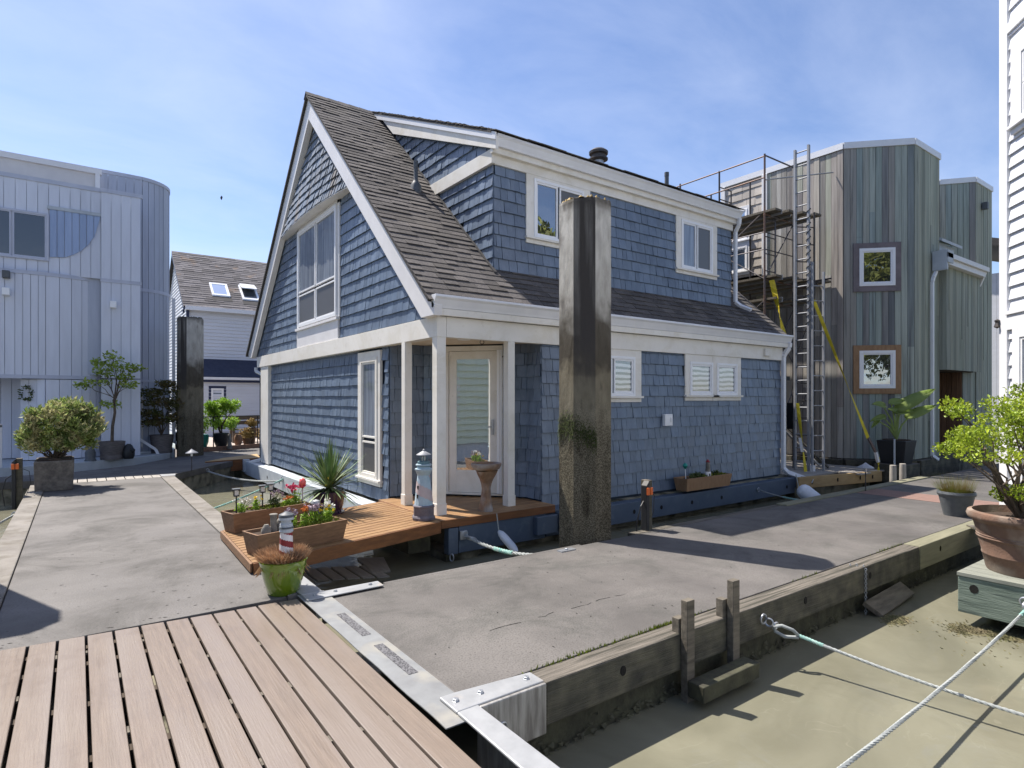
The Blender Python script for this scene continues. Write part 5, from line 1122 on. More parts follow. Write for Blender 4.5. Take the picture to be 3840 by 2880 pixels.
# platform with terracotta pot
Pf = empty('timber_float', (7, 1.5, 0), 'weathered green timber float carrying the terracotta pot at right', 'platform')
MB().box(6.45, -3, -.33, 6.50, 1.98, -.004).build('fascia', 'green_timber', Pf, bevel=.005); MB().box(6.505, 1.93, -.33, 9.5, 1.98, -.004).build('fascia', 'green_timber', Pf, bevel=.005)
for i in range(20): MB().box(6.44 + i * .15, -3, .0, 6.585 + i * .15, 1.985, .03).build('plank', 'grey_green_plank', Pf)
B(6.75, -3, -1, 9.6, 1.75, -.03).build('float', 'algae_wood', Pf)
m = MB()
for y in (1.86, 1.2): m.prism([(6.448, y + .035 * math.cos(a * .785), -.10 + .04 * math.sin(a * .785)) for a in range(8)], (.004, 0, 0))
m.build('bolt_hole', 'black_hole', Pf)
# distant building between towers and the dark pile beside it
Fb = empty('metal_clad_building', (24, 5, 0), 'distant ribbed white building seen in the gap right of the cedar house', 'house')
boards(MB(), [(25.5, 8.5), (25.5, 4.9), (30, 4.9)], .6, 5.9, .22, .03, seed=80).build('wall', 'white_siding', Fb)
B(25.55, 4.95, -.4, 30, 9, 5.8).build('inner_wall', 'white_siding', Fb); m = MB(); m.hexa([(25.0, 4.4, 6.0), (31, 4.4, 6.0), (31, 9, 7.6), (25, 9, 7.6), (25.0, 4.4, 6.25), (31, 4.4, 6.25), (31, 9, 7.85), (25, 9, 7.85)]); m.build('roof', 'roof_dark', Fb)
B(25.3, 4.7, 2.6, 30, 4.89, 2.9).build('lower_roof', 'white_paint', Fb)
B(25.2, 4.68, 1.4, 30, 4.85, 2.4).build('porch_screen', 'slate_plastic', Fb)
P4 = pile(19.0, 4.42, 4.3, .30, 'dark round-looking pile far right between cedar house and clapboard house')
# far treeline / homes so that the river does not meet the sky bare
for i, (x, y, wx, wy, h, mt, lab) in enumerate(((-16, 48, 10, 6, 6, 'white_siding', 'long pale house on the far side of the basin'), (14, 44, 11, 6, 5, 'beige_shingle', 'tan house far behind the blue house'), (34, 30, 9, 8, 6, 'grey_siding', 'grey house far behind the scaffold'), (48, 12, 8, 9, 5.5, 'white_siding', 'white house at the far end of the right dock'))):
    fh = empty('distant_house', (x, y, 0), lab, 'house', 'distant floating houses')
    B(x - wx / 2, y - wy / 2, -.5, x + wx / 2, y + wy / 2, h - 1.5).build('wall', mt, fh)
    MB().prism([(x - wx / 2 - .3, y - wy / 2 - .3, h - 1.5), (x - wx / 2 - .3, y + wy / 2 + .3, h - 1.5), (x - wx / 2 - .3, y, h + 1)], (wx + .6, 0, 0)).build('roof', 'far_roof_tab', fh)
# neighbour behind the camera, seen mirrored in the porch door
Nh = empty('neighbour_house', (-6, 3.5, 0), 'pale clapboard house left of the camera, mirrored in the porch door glass', 'house')
laps(MB(), (-5, 7.0), (-5, -1.5), .1, 6.0, (1, 0), expo=.22, t=.06).build('wall', 'pale_green_siding', Nh); B(-9, -1.5, -.6, -5.01, 7, 6).build('inner_wall', 'white_siding', Nh)
m = MB(); m.prism([(-9.4, -1.8, 6.0), (-4.6, -1.8, 6.0), (-7, -1.8, 8.4)], (0, 9.1, 0)); m.build('roof', 'roof_dark', Nh)
window(Nh, ((-5, 7), (-5, -1.5), (1, 0)), 2.2, 3.4, .9, 2.3, trim=.1, sill=True)
window(Nh, ((-5, 7), (-5, -1.5), (1, 0)), 2.2, 3.4, 3.9, 5.1, trim=.1, sill=True)
for i, (x, y, lab) in enumerate(((17, -8, 'yellow green willow behind the camera at right, mirrored in upstairs windows'), (9, -10, 'yellow green willow behind the camera, mirrored in the cedar house window'))):
    tw = empty('willow_tree', (x, y, 0), lab, 'tree', 'willows behind the camera')
    m = MB(); m.tube([(x, y, -.5), (x + .1, y, 3), (x - .2, y, 6)], .3, 8, .12); m.build('trunk', 'bark', tw)
    m = MB(); leaf_cloud(m, (x, y, 6.5), (3.4, 3.4, 3.6), 5000, .5, 90 + i, shell=.3, up=-.4); m.build('crown', 'leaf_willow', tw)
# ================================================================== PLANTS AND SMALL OBJECTS
def branchy(mb, base, tips, r0, r1, seed, mid=.45, wob=.06):
    r = random.Random(seed); base = Vector(base)
    for t in tips:
        t = Vector(t); b = base + Vector((r.uniform(-.03, .03), r.uniform(-.03, .03), 0)); pts = [b]
        for k in range(1, 5):
            f = k / 4; p = b.lerp(t, f); p.x += r.gauss(0, wob) * math.sin(f * 3.14); p.y += r.gauss(0, wob) * math.sin(f * 3.14)
            p.z += (.25 * (t.z - b.z)) * math.sin(f * 3.14) * .3; pts.append(p)
        mb.tube(pts, r0, 5, r1)
    return mb
# --- square planter with variegated bush
qx, qy = -.33, 13.42
pl = empty('square_planter', (qx, qy, 0), 'square rough concrete planter at the far left corner of the left dock', 'planter')
m = MB(); m.hexa([(qx - .27, qy - .45, 0), (qx + .26, qy - .45, 0), (qx + .25, qy + .42, 0), (qx - .26, qy + .42, 0), (qx - .28, qy - .47, .52), (qx + .28, qy - .47, .52), (qx + .27, qy + .44, .52), (qx - .28, qy + .44, .52)])
m.build('box', 'planter_concrete', pl, bevel=.015); B(qx - .24, qy - .42, .5, qx + .24, qy + .4, .535).build('soil', 'soil', pl)
bs = empty('bush', (qx, qy, .53), 'dense variegated cream and green bush in the square concrete planter', 'bush')
r_ = random.Random(21); lobes = []
for i in range(48):
    a = r_.uniform(0, 6.28); e = r_.uniform(-.75, 1.3); k_ = r_.uniform(.78, 1.14); lobes.append(((qx + .08 + .49 * k_ * math.cos(a) * math.cos(e), qy - .05 + .48 * k_ * math.sin(a) * math.cos(e), 1.03 + .42 * k_ * math.sin(e)), (.13, .13, .15)))
m = MB(); branchy(m, (qx, qy, .5), [l[0] for l in lobes[:22]], .014, .005, 22); m.build('stems', 'bark', bs)
m = MB(); leaf_cloud(m, None, None, 7500, .10, 23, shell=.05, asp=.34, up=1.0, lobes=lobes); leaf_cloud(m, (qx + .04, qy - .05, 1.0), (.5, .45, .32), 1300, .085, 24, shell=0, asp=.42); m.build('foliage', 'leaf_bush', bs)
# --- round pots on grey building hull
def roundpot(x, y, z, r, h, label):
    o = empty('round_planter', (x, y, z), label, 'planter', 'round grey planters by the grey building')
    m = MB(); m.lathe((x, y, z), [(r * .88, 0), (r * .9, h * .2), (r * .86, h * .24), (r, h * .9), (r * 1.02, h), (r * .9, h), (r * .88, h * .92)], 24); m.build('pot', 'round_pot', o, smooth=True)
    m = MB(); m.lathe((x, y, z), [(r * .89, h * .9), (r * .89, h * .93)], 20); m.build('soil', 'soil', o); return o
roundpot(.68, 17.72, .10, .28, .44, 'round grey planter holding a slender young maple by the grey building wall')
mt = empty('maple_tree', (.68, 17.72, .5), 'slender young maple with flat tiers of green leaves against the grey wall', 'tree')
m = MB(); m.tube([(.68, 17.72, .5), (.69, 17.72, .9), (.74, 17.72, 1.25), (.72, 17.72, 1.55), (.76, 17.72, 1.75)], .038, 7, .024); m.tube([(.74, 17.72, 1.5), (.80, 17.7, 1.9), (.92, 17.7, 2.35)], .02, 5, .007); m.tube([(.73, 17.72, 1.6), (.78, 17.75, 2.1), (.70, 17.7, 2.6)], .018, 5, .006)
tiers = [((.35, 17.65, 1.98), (.36, .25, .04)), ((.1, 17.6, 1.92), (.2, .15, .04)), ((.62, 17.7, 2.35), (.36, .3, .06)), ((.86, 17.6, 2.42), (.38, .3, .05)), ((1.15, 17.65, 2.36), (.24, .2, .04)), ((.7, 17.7, 2.62), (.2, .2, .10)), ((.66, 17.7, 1.45), (.26, .2, .05)), ((1.02, 17.65, 1.95), (.22, .2, .06)), ((.95, 17.65, 2.12), (.2, .2, .05)), ((.5, 17.6, 2.2), (.2, .2, .05)), ((.42, 17.7, 2.48), (.18, .18, .05))]
branchy(m, (.75, 17.72, 1.6), [t[0] for t in tiers], .010, .004, 31, wob=.03); m.build('trunk', 'bark', mt)
m = MB(); leaf_cloud(m, None, None, 950, .085, 32, shell=.0, asp=.6, up=.1, lobes=[(c_, (a_[0], a_[1], a_[2] + .05)) for c_, a_ in tiers]); m.build('foliage', 'leaf_maple', mt)
roundpot(1.87, 18.98, .10, .29, .5, 'round grey planter holding a dark reddish maple beside the curved wall')
m2 = empty('maple_shrub', (1.87, 18.98, .6), 'low dark reddish maple shrub in a round planter beside the curved grey wall', 'shrub')
tiers = [((1.6, 18.9, 1.75), (.35, .3, .1)), ((2.1, 18.85, 1.82), (.4, .3, .1)), ((1.75, 18.8, 1.5), (.42, .3, .1)), ((2.2, 18.8, 1.45), (.3, .3, .16)), ((1.6, 18.8, 1.2), (.3, .3, .08)), ((2.0, 18.8, 1.05), (.4, .3, .1)), ((1.95, 18.9, 2.0), (.25, .2, .07)), ((1.65, 18.8, .95), (.35, .3, .06))]
m = MB(); branchy(m, (1.87, 18.98, .58), [t[0] for t in tiers], .014, .005, 33, wob=.03); m.build('trunk', 'bark', m2)
m = MB(); leaf_cloud(m, None, None, 2600, .085, 34, shell=.0, asp=.5, up=.1, lobes=[(c_, (a_[0], a_[1], a_[2] + .04)) for c_, a_ in tiers]); m.build('foliage', 'leaf_red', m2)
o = empty('dark_shrub', (2.35, 20.0, .5), 'dark green glossy shrub half hidden behind the streaked pile', 'shrub')
m = MB(); leaf_cloud(m, (2.45, 20.0, 1.25), (.33, .33, .62), 1500, .09, 35, shell=.2); m.build('foliage', 'leaf_dark', o); m = MB(); m.lathe((2.5, 20.0, .1), [(.18, 0), (.22, .5)], 14); m.build('pot', 'black_plastic', o)
# garden figures beside round planter
fg = empty('heron_statue', (.24, 17.5, .1), 'dark slim bird statue beside the round grey planter', 'statue')
m = MB(); m.lathe((.24, 17.5, .1), [(.13, 0), (.10, .06), (.11, .2), (.07, .32), (.035, .42), (.05, .5), (.03, .6), (.005, .66)], 12); m.build('body', 'slate_plastic', fg, smooth=True)
fg = empty('bear_statue', (1.02, 17.6, .1), 'small dark rounded bear statue right of the round grey planter', 'statue')
m = MB(); m.lathe((1.02, 17.6, .1), [(.09, 0), (.12, .08), (.12, .2), (.09, .28), (.07, .33), (.03, .37)], 12, sx=1.1); m.lathe((1.10, 17.5, .3), [(.01, -.06), (.05, -.02), (.055, .03), (.01, .07)], 10); m.build('body', 'black_plastic', fg, smooth=True)
# --- terrace things
o = empty('bright_bush', (3.62, 20.4, .5), 'bright lime green bush in a pot behind the diagonal dock', 'bush')
lob = []; r_ = random.Random(40)
for i in range(22): lob.append(((3.62 + r_.uniform(-.42, .42), 20.4 + r_.uniform(-.35, .35), 1.1 + r_.uniform(-.38, .38)), (.17, .17, .15)))
m = MB(); leaf_cloud(m, None, None, 3400, .085, 41, shell=.1, up=.4, lobes=lob); m.build('foliage', 'leaf_bright', o)
m = MB(); branchy(m, (3.62, 20.4, .45), [l[0] for l in lob[:9]], .02, .006, 42); m.build('stems', 'bark', o)
m = MB(); m.lathe((3.62, 20.4, .1), [(.15, 0), (.22, .18), (.24, .4), (.22, .42)], 16); m.build('pot', 'black_plastic', o, smooth=True)
o = empty('glazed_pot', (3.1, 20.6, .1), 'blue green glazed pot with leafy plant right of the streaked pile', 'pot plant')
m = MB(); m.lathe((3.12, 20.55, .1), [(.12, 0), (.17, .15), (.18, .35), (.16, .38)], 16); m.build('pot', 'teal_plastic', o, smooth=True)
m = MB(); leaf_cloud(m, (3.1, 20.5, .8), (.22, .22, .3), 500, .08, 43, shell=.1); m.build('foliage', 'leaf_bright', o)
o = empty('small_statue', (3.75, 19.95, .1), 'small pale statue standing before the bright bush', 'statue')
m = MB(); m.lathe((3.78, 19.98, .05), [(.08, 0), (.07, .1), (.05, .2), (.06, .3), (.035, .36), (.05, .42), (.01, .48)], 10); m.build('body', 'stone_figure', o, smooth=True)
o = empty('red_pot', (4.2, 20.6, .1), 'small red patterned pot between bright bush and bench', 'pot'); m = MB(); m.lathe((4.15, 20.6, .1), [(.08, 0), (.13, .12), (.12, .28), (.08, .34)], 12); m.build('body', 'brick_edge', o, smooth=True)
bn = empty('park_bench', (4.9, 22.0, .1), 'weathered wooden bench on the terrace facing the dock', 'bench')
for z in (.86, .70): B(4.15, 22.2, z, 5.6, 22.25, z + .12).build('back_slat', 'bench_wood', bn)
for y in (21.7, 21.85, 22.0): B(4.15, y, .52, 5.6, y + .12, .56).build('seat_slat', 'bench_wood', bn)
for x in (4.2, 5.5): B(x, 22.12, .1, x + .08, 22.2, 1.02).build('rear_leg', 'bench_wood', bn); B(x, 21.7, .1, x + .08, 21.78, .75).build('front_leg', 'bench_wood', bn); B(x - .01, 21.66, .75, x + .1, 22.2, .80).build('armrest', 'bench_wood', bn)
B(4.2, 21.66, .28, 5.55, 21.7, .45).build('apron', 'bench_wood', bn)
rl = empty('railing', (4, 20.2, .1), 'thin black metal railing crossing in front of the lime green bush', 'railing')
tube('top_rail', (2.8, 19.9, 1.04), (5.0, 20.75, 1.04), .016, 'black_plastic', rl)
for x, y in ((3.35, 20.1), (4.75, 20.65)): tube('post', (x, y, .1), (x, y, 1.04), .016, 'black_plastic', rl)
for i, (x, y, z, s, lab) in enumerate(((4.45, 20.75, .45, .22, 'golden dried shrub in low bowl nearest the bench'), (5.05, 21.1, .42, .28, 'golden yellow grass clump beside the white corner panel'), (4.62, 20.9, .78, .16, 'dry topped plant in tall pot before the bench'))):
    o = empty('golden_shrub', (x, y, .1), lab, 'shrub', 'golden shrubs on the terrace')
    m = MB(); leaf_cloud(m, (x, y, z), (s, s, s * .9), 420, .08, 50 + i, shell=.1); m.build('foliage', 'golden_shrub', o); m = MB(); m.lathe((x, y, .1), [(.1, 0), (.16, max(.12, z - .25))], 12); m.build('pot', 'brown_boards', o)
# --- path lights
def pathlight(x, y, label):
    o = empty('path_light', (x, y, 0), label, 'path light', 'black stemmed path lights')
    m = MB(); m.tube([(x, y, 0), (x, y, .42)], .009, 8); m.build('stem', 'dark_metal', o)
    m = MB(); m.lathe((x, y, .40), [(.13, 0), (.125, .012), (.05, .055), (.02, .08), (.006, .09)], 20); m.build('shade', 'aluminium', o, smooth=True)
    m = MB(); m.lathe((x, y, .33), [(.018, 0), (.022, .06)], 10); m.build('lamp', 'white_vinyl', o)
pathlight(2.02, 14.72, 'mushroom shaped path light on the diagonal dock edge left of the house')
pathlight(11.02, 4.72, 'mushroom shaped path light on the right dock edge near the pine platform')
# --- mooring/power posts
def pedestal(x, y, label, h=.6):
    o = empty('power_post', (x, y, 0), label, 'power post', 'dark wooden power posts')
    B(x - .015, y - .02, -.3, x + .065, y + .09, h).build('plank', 'old_timber', o, bevel=.005)
    m = MB(); m.hexa([(x - .07, y - .05, -.2), (x - .017, y - .05, -.2), (x - .017, y + .04, -.2), (x - .07, y + .04, -.2), (x - .07, y - .05, h - .06), (x - .017, y - .05, h - .0), (x - .017, y + .04, h - .0), (x - .07, y + .04, h - .06)]); m.build('housing', 'black_plastic', o, bevel=.006)
    for k in (0, 1): MB().box(x - .075 + k * .055, y - .07, h - .17, x - .03 + k * .055, y - .052, h - .08).build('reflector', 'orange_reflector', o, bevel=.006)
    m = MB(); m.tube([(x - .07, y, .35), (x - .14, y - .02, .3), (x - .19, y, .1), (x - .16, y + .05, -.15)], .009, 6); m.tube([(x + .06, y + .02, .45), (x + .15, y + .02, .4), (x + .17, y + .05, .2), (x + .08, y + .08, -.1)], .005, 6); m.build('cable', 'black_plastic', o, smooth=True)
pedestal(5.62, 4.90, 'dark power post with orange reflectors at the right dock edge beside the tall pile')
pedestal(-.80, 12.6, 'dark power post with orange reflector at the far left dock corner by the square planter', .62)
# --- short round posts at far dock edge
for x, y, lab in ((12.79, 4.98, 'short cut round wooden post at the far dock edge, nearer of two'), (13.24, 4.98, 'short cut round wooden post at the far dock edge, farther of two')):
    m = MB(); m.lathe((x, y, -.4), [(.058, 0), (.06, .5), (.056, .70), (.05, .705)], 14); tag(m.build('wooden_post', 'pale_plank', None, smooth=True), lab, 'post', 'short round posts')
# --- tall double posts holding the boat step on the near timber
stp = empty('boat_step', (3.4, 2.5, -.2), 'weathered wooden boat step with two pairs of upright posts on the sunlit dock timber', 'boat step')
def gp(px, py, X=None, Y=None, Z=None): pass
B(3.305, 2.535, -.62, 3.385, 2.588, .235).build('front_post', 'driftwood', stp, bevel=.004); B(3.30, 2.60, -.02, 3.37, 2.66, .10).build('rear_post', 'driftwood', stp, bevel=.004)
B(3.83, 2.535, -.45, 3.91, 2.588, .275).build('front_post', 'driftwood', stp, bevel=.004); B(3.80, 2.60, -.02, 3.86, 2.66, .13).build('rear_post', 'driftwood', stp, bevel=.004)
B(3.30, 2.40, -.40, 3.95, 2.53, -.29).build('tread', 'algae_wood', stp, bevel=.008)
# --- green glazed pot with dry grass
gpx, gpy = 1.37, 5.08
gp_ = empty('green_pot', (gpx, gpy, 0), 'glossy lime green glazed pot on the corner of the left dock', 'pot')
m = MB(); m.lathe((gpx, gpy, 0), [(.115, 0), (.125, .01), (.150, .10), (.172, .19), (.180, .225), (.178, .232), (.186, .262), (.190, .272), (.176, .278), (.168, .262)], 40); m.build('pot', 'green_glaze', gp_, smooth=True)
m = MB(); m.lathe((gpx, gpy, 0), [(.17, .24), (.17, .262)], 24); m.build('soil', 'soil', gp_)
dg = MB(); r_ = random.Random(60)
for i in range(2600):
    a = r_.uniform(0, 6.28); q = .165 * math.sqrt(r_.random()); x, y = gpx + q * math.cos(a), gpy + q * math.sin(a); l = r_.uniform(.05, .14); o_ = r_.uniform(.1, 1.1) * (q / .165)
    dx, dy = math.cos(a) * o_ + r_.gauss(0, .25), math.sin(a) * o_ + r_.gauss(0, .25); n_ = Vector((dx, dy, 1.1)).normalized() * l; w_ = .0014
    if q > .14 and r_.random() < .06: n_ = Vector((math.cos(a) * .07, math.sin(a) * .07, -.10))
    dg.add([(x - w_, y, .26), (x + w_, y + w_, .26), (x + n_.x * .6 + w_, y + n_.y * .6, .26 + n_.z * .7), (x + n_.x, y + n_.y, .26 + n_.z * .93)], [(0, 1, 2), (0, 2, 3)])
dgo = dg.build('dry_grass', 'dry_grass'); tag(dgo, 'straw coloured dry grass tuft filling the lime green pot', 'dry plant')
lh = empty('lighthouse_ornament', (gpx + .02, gpy - .03, .26), 'small red and white striped lighthouse ornament in the lime green pot', 'ornament')
X, Y = gpx + .015, gpy - .03
def spiral(mb, c, z0, z1, ra, rb, n=28, k=18, turns=1.3, keep=lambda p: p < .5, per=.11):
    for j in range(k):
        za, zb = lerp(z0, z1, j / k), lerp(z0, z1, (j + 1) / k); r0, r1 = lerp(ra, rb, j / k), lerp(ra, rb, (j + 1) / k)
        for i in range(n):
            a, b = 2 * math.pi * i / n, 2 * math.pi * (i + 1) / n; ph = (((i + .5) / n) + ((za + zb) / 2 - z0) / per) % 1
            if not keep(ph): continue
            mb.add([(c[0] + r0 * math.cos(a), c[1] + r0 * math.sin(a), za), (c[0] + r0 * math.cos(b), c[1] + r0 * math.sin(b), za), (c[0] + r1 * math.cos(b), c[1] + r1 * math.sin(b), zb), (c[0] + r1 * math.cos(a), c[1] + r1 * math.sin(a), zb)], [(0, 1, 2, 3)])
    return mb
m = MB(); m.lathe((X, Y, 0), [(.060, .24), (.046, .54)], 28); m.build('tower', 'lh_white', lh, smooth=True)
spiral(MB(), (X, Y), .262, .50, .0596, .0484, n=48, k=40, per=.10).build('stripes', 'lh_red', lh)
m = MB(); m.lathe((X, Y, 0), [(.05, .50), (.056, .512), (.052, .53), (.050, .57), (.040, .575), (.036, .60), (.058, .605), (.058, .625), (.03, .63)], 24); m.build('gallery', 'hull_paint', lh, smooth=True)
m = MB(); m.lathe((X, Y, 0), [(.042, .53), (.058, .535), (.055, .548)], 24); m.lathe((X, Y, 0), [(.062, .632), (.058, .648), (.03, .66), (.01, .67)], 24); m.build('lantern_roof', 'slate_plastic', lh, smooth=True)
# --- flower boxes on the bridge
def flowerbox(o, a, b, dep, h, z, mat='planter_wood'):
    a = Vector(a); b = Vector(b); d_ = (b - a).normalized(); n_ = Vector((-d_.y, d_.x)); fl = .035
    def P(u, v, zz): q = a + d_ * u + n_ * v; return (q.x, q.y, zz)
    L_ = (b - a).length; t = .02
    for nm, (u0, u1, v0, v1) in (('front_board', (0, L_, 0, t)), ('rear_board', (0, L_, dep - t, dep)), ('end_board', (0, t, t, dep - t)), ('end_board', (L_ - t, L_, t, dep - t))):
        m = MB(); e0 = fl if v0 == 0 and v1 == t else 0; e1 = fl if v0 > t * 2 else 0; s0 = fl if u0 == 0 else 0; s1 = fl if u1 == L_ else 0
        ff0 = -fl if v0 == 0 else (fl if v0 > t * 2 else 0)
        su = lambda u: (u - fl if u < L_ / 2 else u + fl)
        if nm in ('front_board', 'rear_board'):
            pts = [P(u0, v0, z), P(u1, v0, z), P(u1, v1, z), P(u0, v1, z), P(u0 - fl, v0 + ff0, z + h), P(u1 + fl, v0 + ff0, z + h), P(u1 + fl, v1 + ff0, z + h), P(u0 - fl, v1 + ff0, z + h)]
        else:
            g = -fl if u0 == 0 else fl
            pts = [P(u0, v0, z), P(u1, v0, z), P(u1, v1, z), P(u0, v1, z), P(u0 + g, v0 - fl, z + h - .002), P(u1 + g, v0 - fl, z + h - .002), P(u1 + g, v1 + fl, z + h - .002), P(u0 + g, v1 + fl, z + h - .002)]
        m.hexa(pts).build(nm, mat, o, bevel=.003)
    m = MB(); m.hexa([P(t, t, z), P(L_ - t, t, z), P(L_ - t, dep - t, z), P(t, dep - t, z), P(0, t - .02, z + h - .03), P(L_, t - .02, z + h - .03), P(L_, dep - t + .02, z + h - .03), P(0, dep - t + .02, z + h - .03)]); m.build('soil', 'soil', o)
    g = MB(); leaf_cloud(g, None, None, 420, .03, int(L_ * 100 + a.x * 7 + a.y * 13), shell=0, asp=.6, up=.8, lobes=[(P(u, dep * .5, z + h - .015), (.16, dep * .42, .02)) for u in (L_ * .45, L_ * .6, L_ * .75, L_ * .88)])
    g.build('ground_cover', 'moss', o)
    return P, L_
fb1 = empty('flower_box', (1.8, 7.4, .1), 'wooden flower box at the far side of the footbridge with pink and coral flowers', 'flower box', 'wooden flower boxes on the footbridge')
F1, L1 = flowerbox(fb1, (1.40, 7.12), (2.25, 7.33), .24, .23, .10)
fb2 = empty('flower_box', (1.8, 6.1, .1), 'wooden flower box at the near side of the footbridge with lilac and orange flowers', 'flower box', 'wooden flower boxes on the footbridge')
F2, L2_ = flowerbox(fb2, (1.38, 5.93), (2.27, 6.15), .24, .22, .10)
def flowers(pos, n, spread, h, petal, seed, label, leafy=True, psz=.03, cat='flowers', leafmat='leaf_bright'):
    o = empty('flower_clump', pos, label, cat); r = random.Random(seed); x, y, z = pos
    st = MB(); pe = MB(); lf = MB()
    for i in range(n):
        tx, ty, tz = x + r.gauss(0, spread), y + r.gauss(0, spread * .7), z + h * r.uniform(.7, 1.1)
        st.tube([(x + r.gauss(0, spread * .3), y + r.gauss(0, .01), z), (tx, ty, tz)], .0022, 4)
        leaf_cloud(pe, (tx, ty, tz), (psz * .5, psz * .5, psz * .4), 9, psz * .72, seed * 100 + i, shell=.2, asp=.9, up=.9)
    if leafy: leaf_cloud(lf, (x, y, z + h * .35), (spread * 1.3, spread, h * .4), 90 + n * 5, .035, seed + 5, shell=.1, asp=.5); lf.build('leaves', leafmat, o)
    st.build('stems', 'leaf_dark', o); pe.build('petals', petal, o); return o
flowers(F1(.13, .12, .31), 9, .05, .13, 'petal_white', 1, 'white artificial blossoms at the left end of the far flower box')
flowers(F1(.30, .12, .31), 4, .025, .17, 'petal_yellow', 2, 'yellow flower between two solar lanterns in the far flower box', leafy=True)
flowers(F1(.52, .12, .31), 12, .05, .17, 'petal_lilac', 3, 'pale grey green sprig in the middle of the far flower box', leafmat='leaf_dark')
flowers(F1(.70, .12, .31), 8, .04, .09, 'petal_orange', 13, 'low orange trailing flowers right of the grey sprig')
flowers(F1(.80, .13, .31), 9, .05, .20, 'petal_pink', 4, 'hot pink star shaped flowers at the right end of the far flower box', psz=.05)
cg = empty('garden_globe', F1(.88, .1, .31), 'coral pink glass globe on a stake beside the hot pink flowers', 'garden globe')
gx_, gy_, gz_ = F1(.88, .1, .31); m = MB(); m.tube([(gx_, gy_, gz_ - .02), (gx_, gy_, gz_ + .20)], .006, 6); m.build('stake', 'petal_lilac', cg)
m = MB(); m.lathe((gx_, gy_, gz_ + .25), [(.002, -.055), (.02, -.05), (.038, -.02), (.042, .01), (.033, .045), (.014, .06), (.002, .063)], 20); m.build('globe', 'coral_glass', cg, smooth=True)
def lantern(pos, label, s=1):
    x, y, z = pos; o = empty('solar_lantern', pos, label, 'solar lantern', 'small black solar lanterns in the flower box')
    m = MB(); m.tube([(x, y, z - .02), (x, y, z + .20)], .008, 6); m.build('stake', 'black_plastic', o)
    m = MB()
    for dx, dy in ((-.03, -.03), (.03, -.03), (.03, .03), (-.03, .03)): m.tube([(x + dx * .8, y + dy * .8, z + .2), (x + dx, y + dy, z + .27)], .004, 5)
    m.box(x - .028, y - .028, z + .195, x + .028, y + .028, z + .203); m.build('cage', 'black_plastic', o)
    m = MB(); m.box(x - .04, y - .04, z + .27, x + .04, y + .04, z + .282); m.build('cap', 'slate_plastic', o, bevel=.003); m = MB(); m.box(x - .02, y - .02, z + .21, x + .02, y + .02, z + .262); m.build('lens', 'petal_white', o)
lantern(F1(.05, .07, .31), 'black solar lantern at the left end of the far flower box')
lantern(F1(.37, .10, .31), 'black solar lantern right of the yellow flower')
lantern(F1(.50, .16, .31), 'black solar lantern half hidden in the grey sprig')
sf = empty('stone_figure', F2(.18, .11, .3), 'carved grey stone figure with tree stump in the near flower box', 'figurine')
x, y, z = F2(.20, .11, .29); m = MB(); m.lathe((x, y, z), [(.035, 0), (.03, .08), (.033, .16), (.04, .175), (.036, .18)], 12); m.build('stump', 'stone_figure', sf, smooth=True)
m = MB(); x2, y2, z2 = F2(.30, .12, .29); m.lathe((x2, y2, z2), [(.06, 0), (.07, .05), (.06, .1), (.03, .14), (.005, .15)], 12, sx=1, sy=.7); x3, y3, _ = F2(.12, .1, 0); m.lathe((x3, y3, z2), [(.045, 0), (.05, .04), (.02, .09)], 10); m.build('figure', 'stone_figure', sf, smooth=True)
flowers(F2(.40, .15, .3), 14, .045, .17, 'petal_lilac', 6, 'dusky lilac blossom stem left of the striped lighthouse ornament', psz=.03)
flowers(F2(.53, .10, .3), 9, .04, .17, 'petal_orange', 7, 'orange topped leafy plant in the near flower box', psz=.03)
flowers(F2(.66, .15, .3), 18, .05, .17, 'petal_lilac', 8, 'large pale pink lilac flower head in the near flower box', psz=.04)
flowers(F2(.78, .12, .3), 8, .05, .16, 'petal_yellow', 9, 'yellow blossoms with teal stems in the near flower box', psz=.03)
flowers(F2(.85, .15, .3), 5, .03, .19, 'petal_white', 10, 'white daisies at the right end of the near flower box', psz=.04)
gg = empty('clear_globe', F2(.70, .2, .3), 'clear glass ball behind the lilac flower head', 'garden globe'); x, y, z = F2(.72, .2, .3)
m = MB(); m.lathe((x, y, z + .19), [(.002, -.045), (.035, -.03), (.045, 0), (.035, .03), (.002, .045)], 18); m.build('globe', 'steel', gg, smooth=True); m = MB(); m.tube([(x, y, z), (x, y, z + .15)], .004, 5); m.build('stake', 'black_plastic', gg)
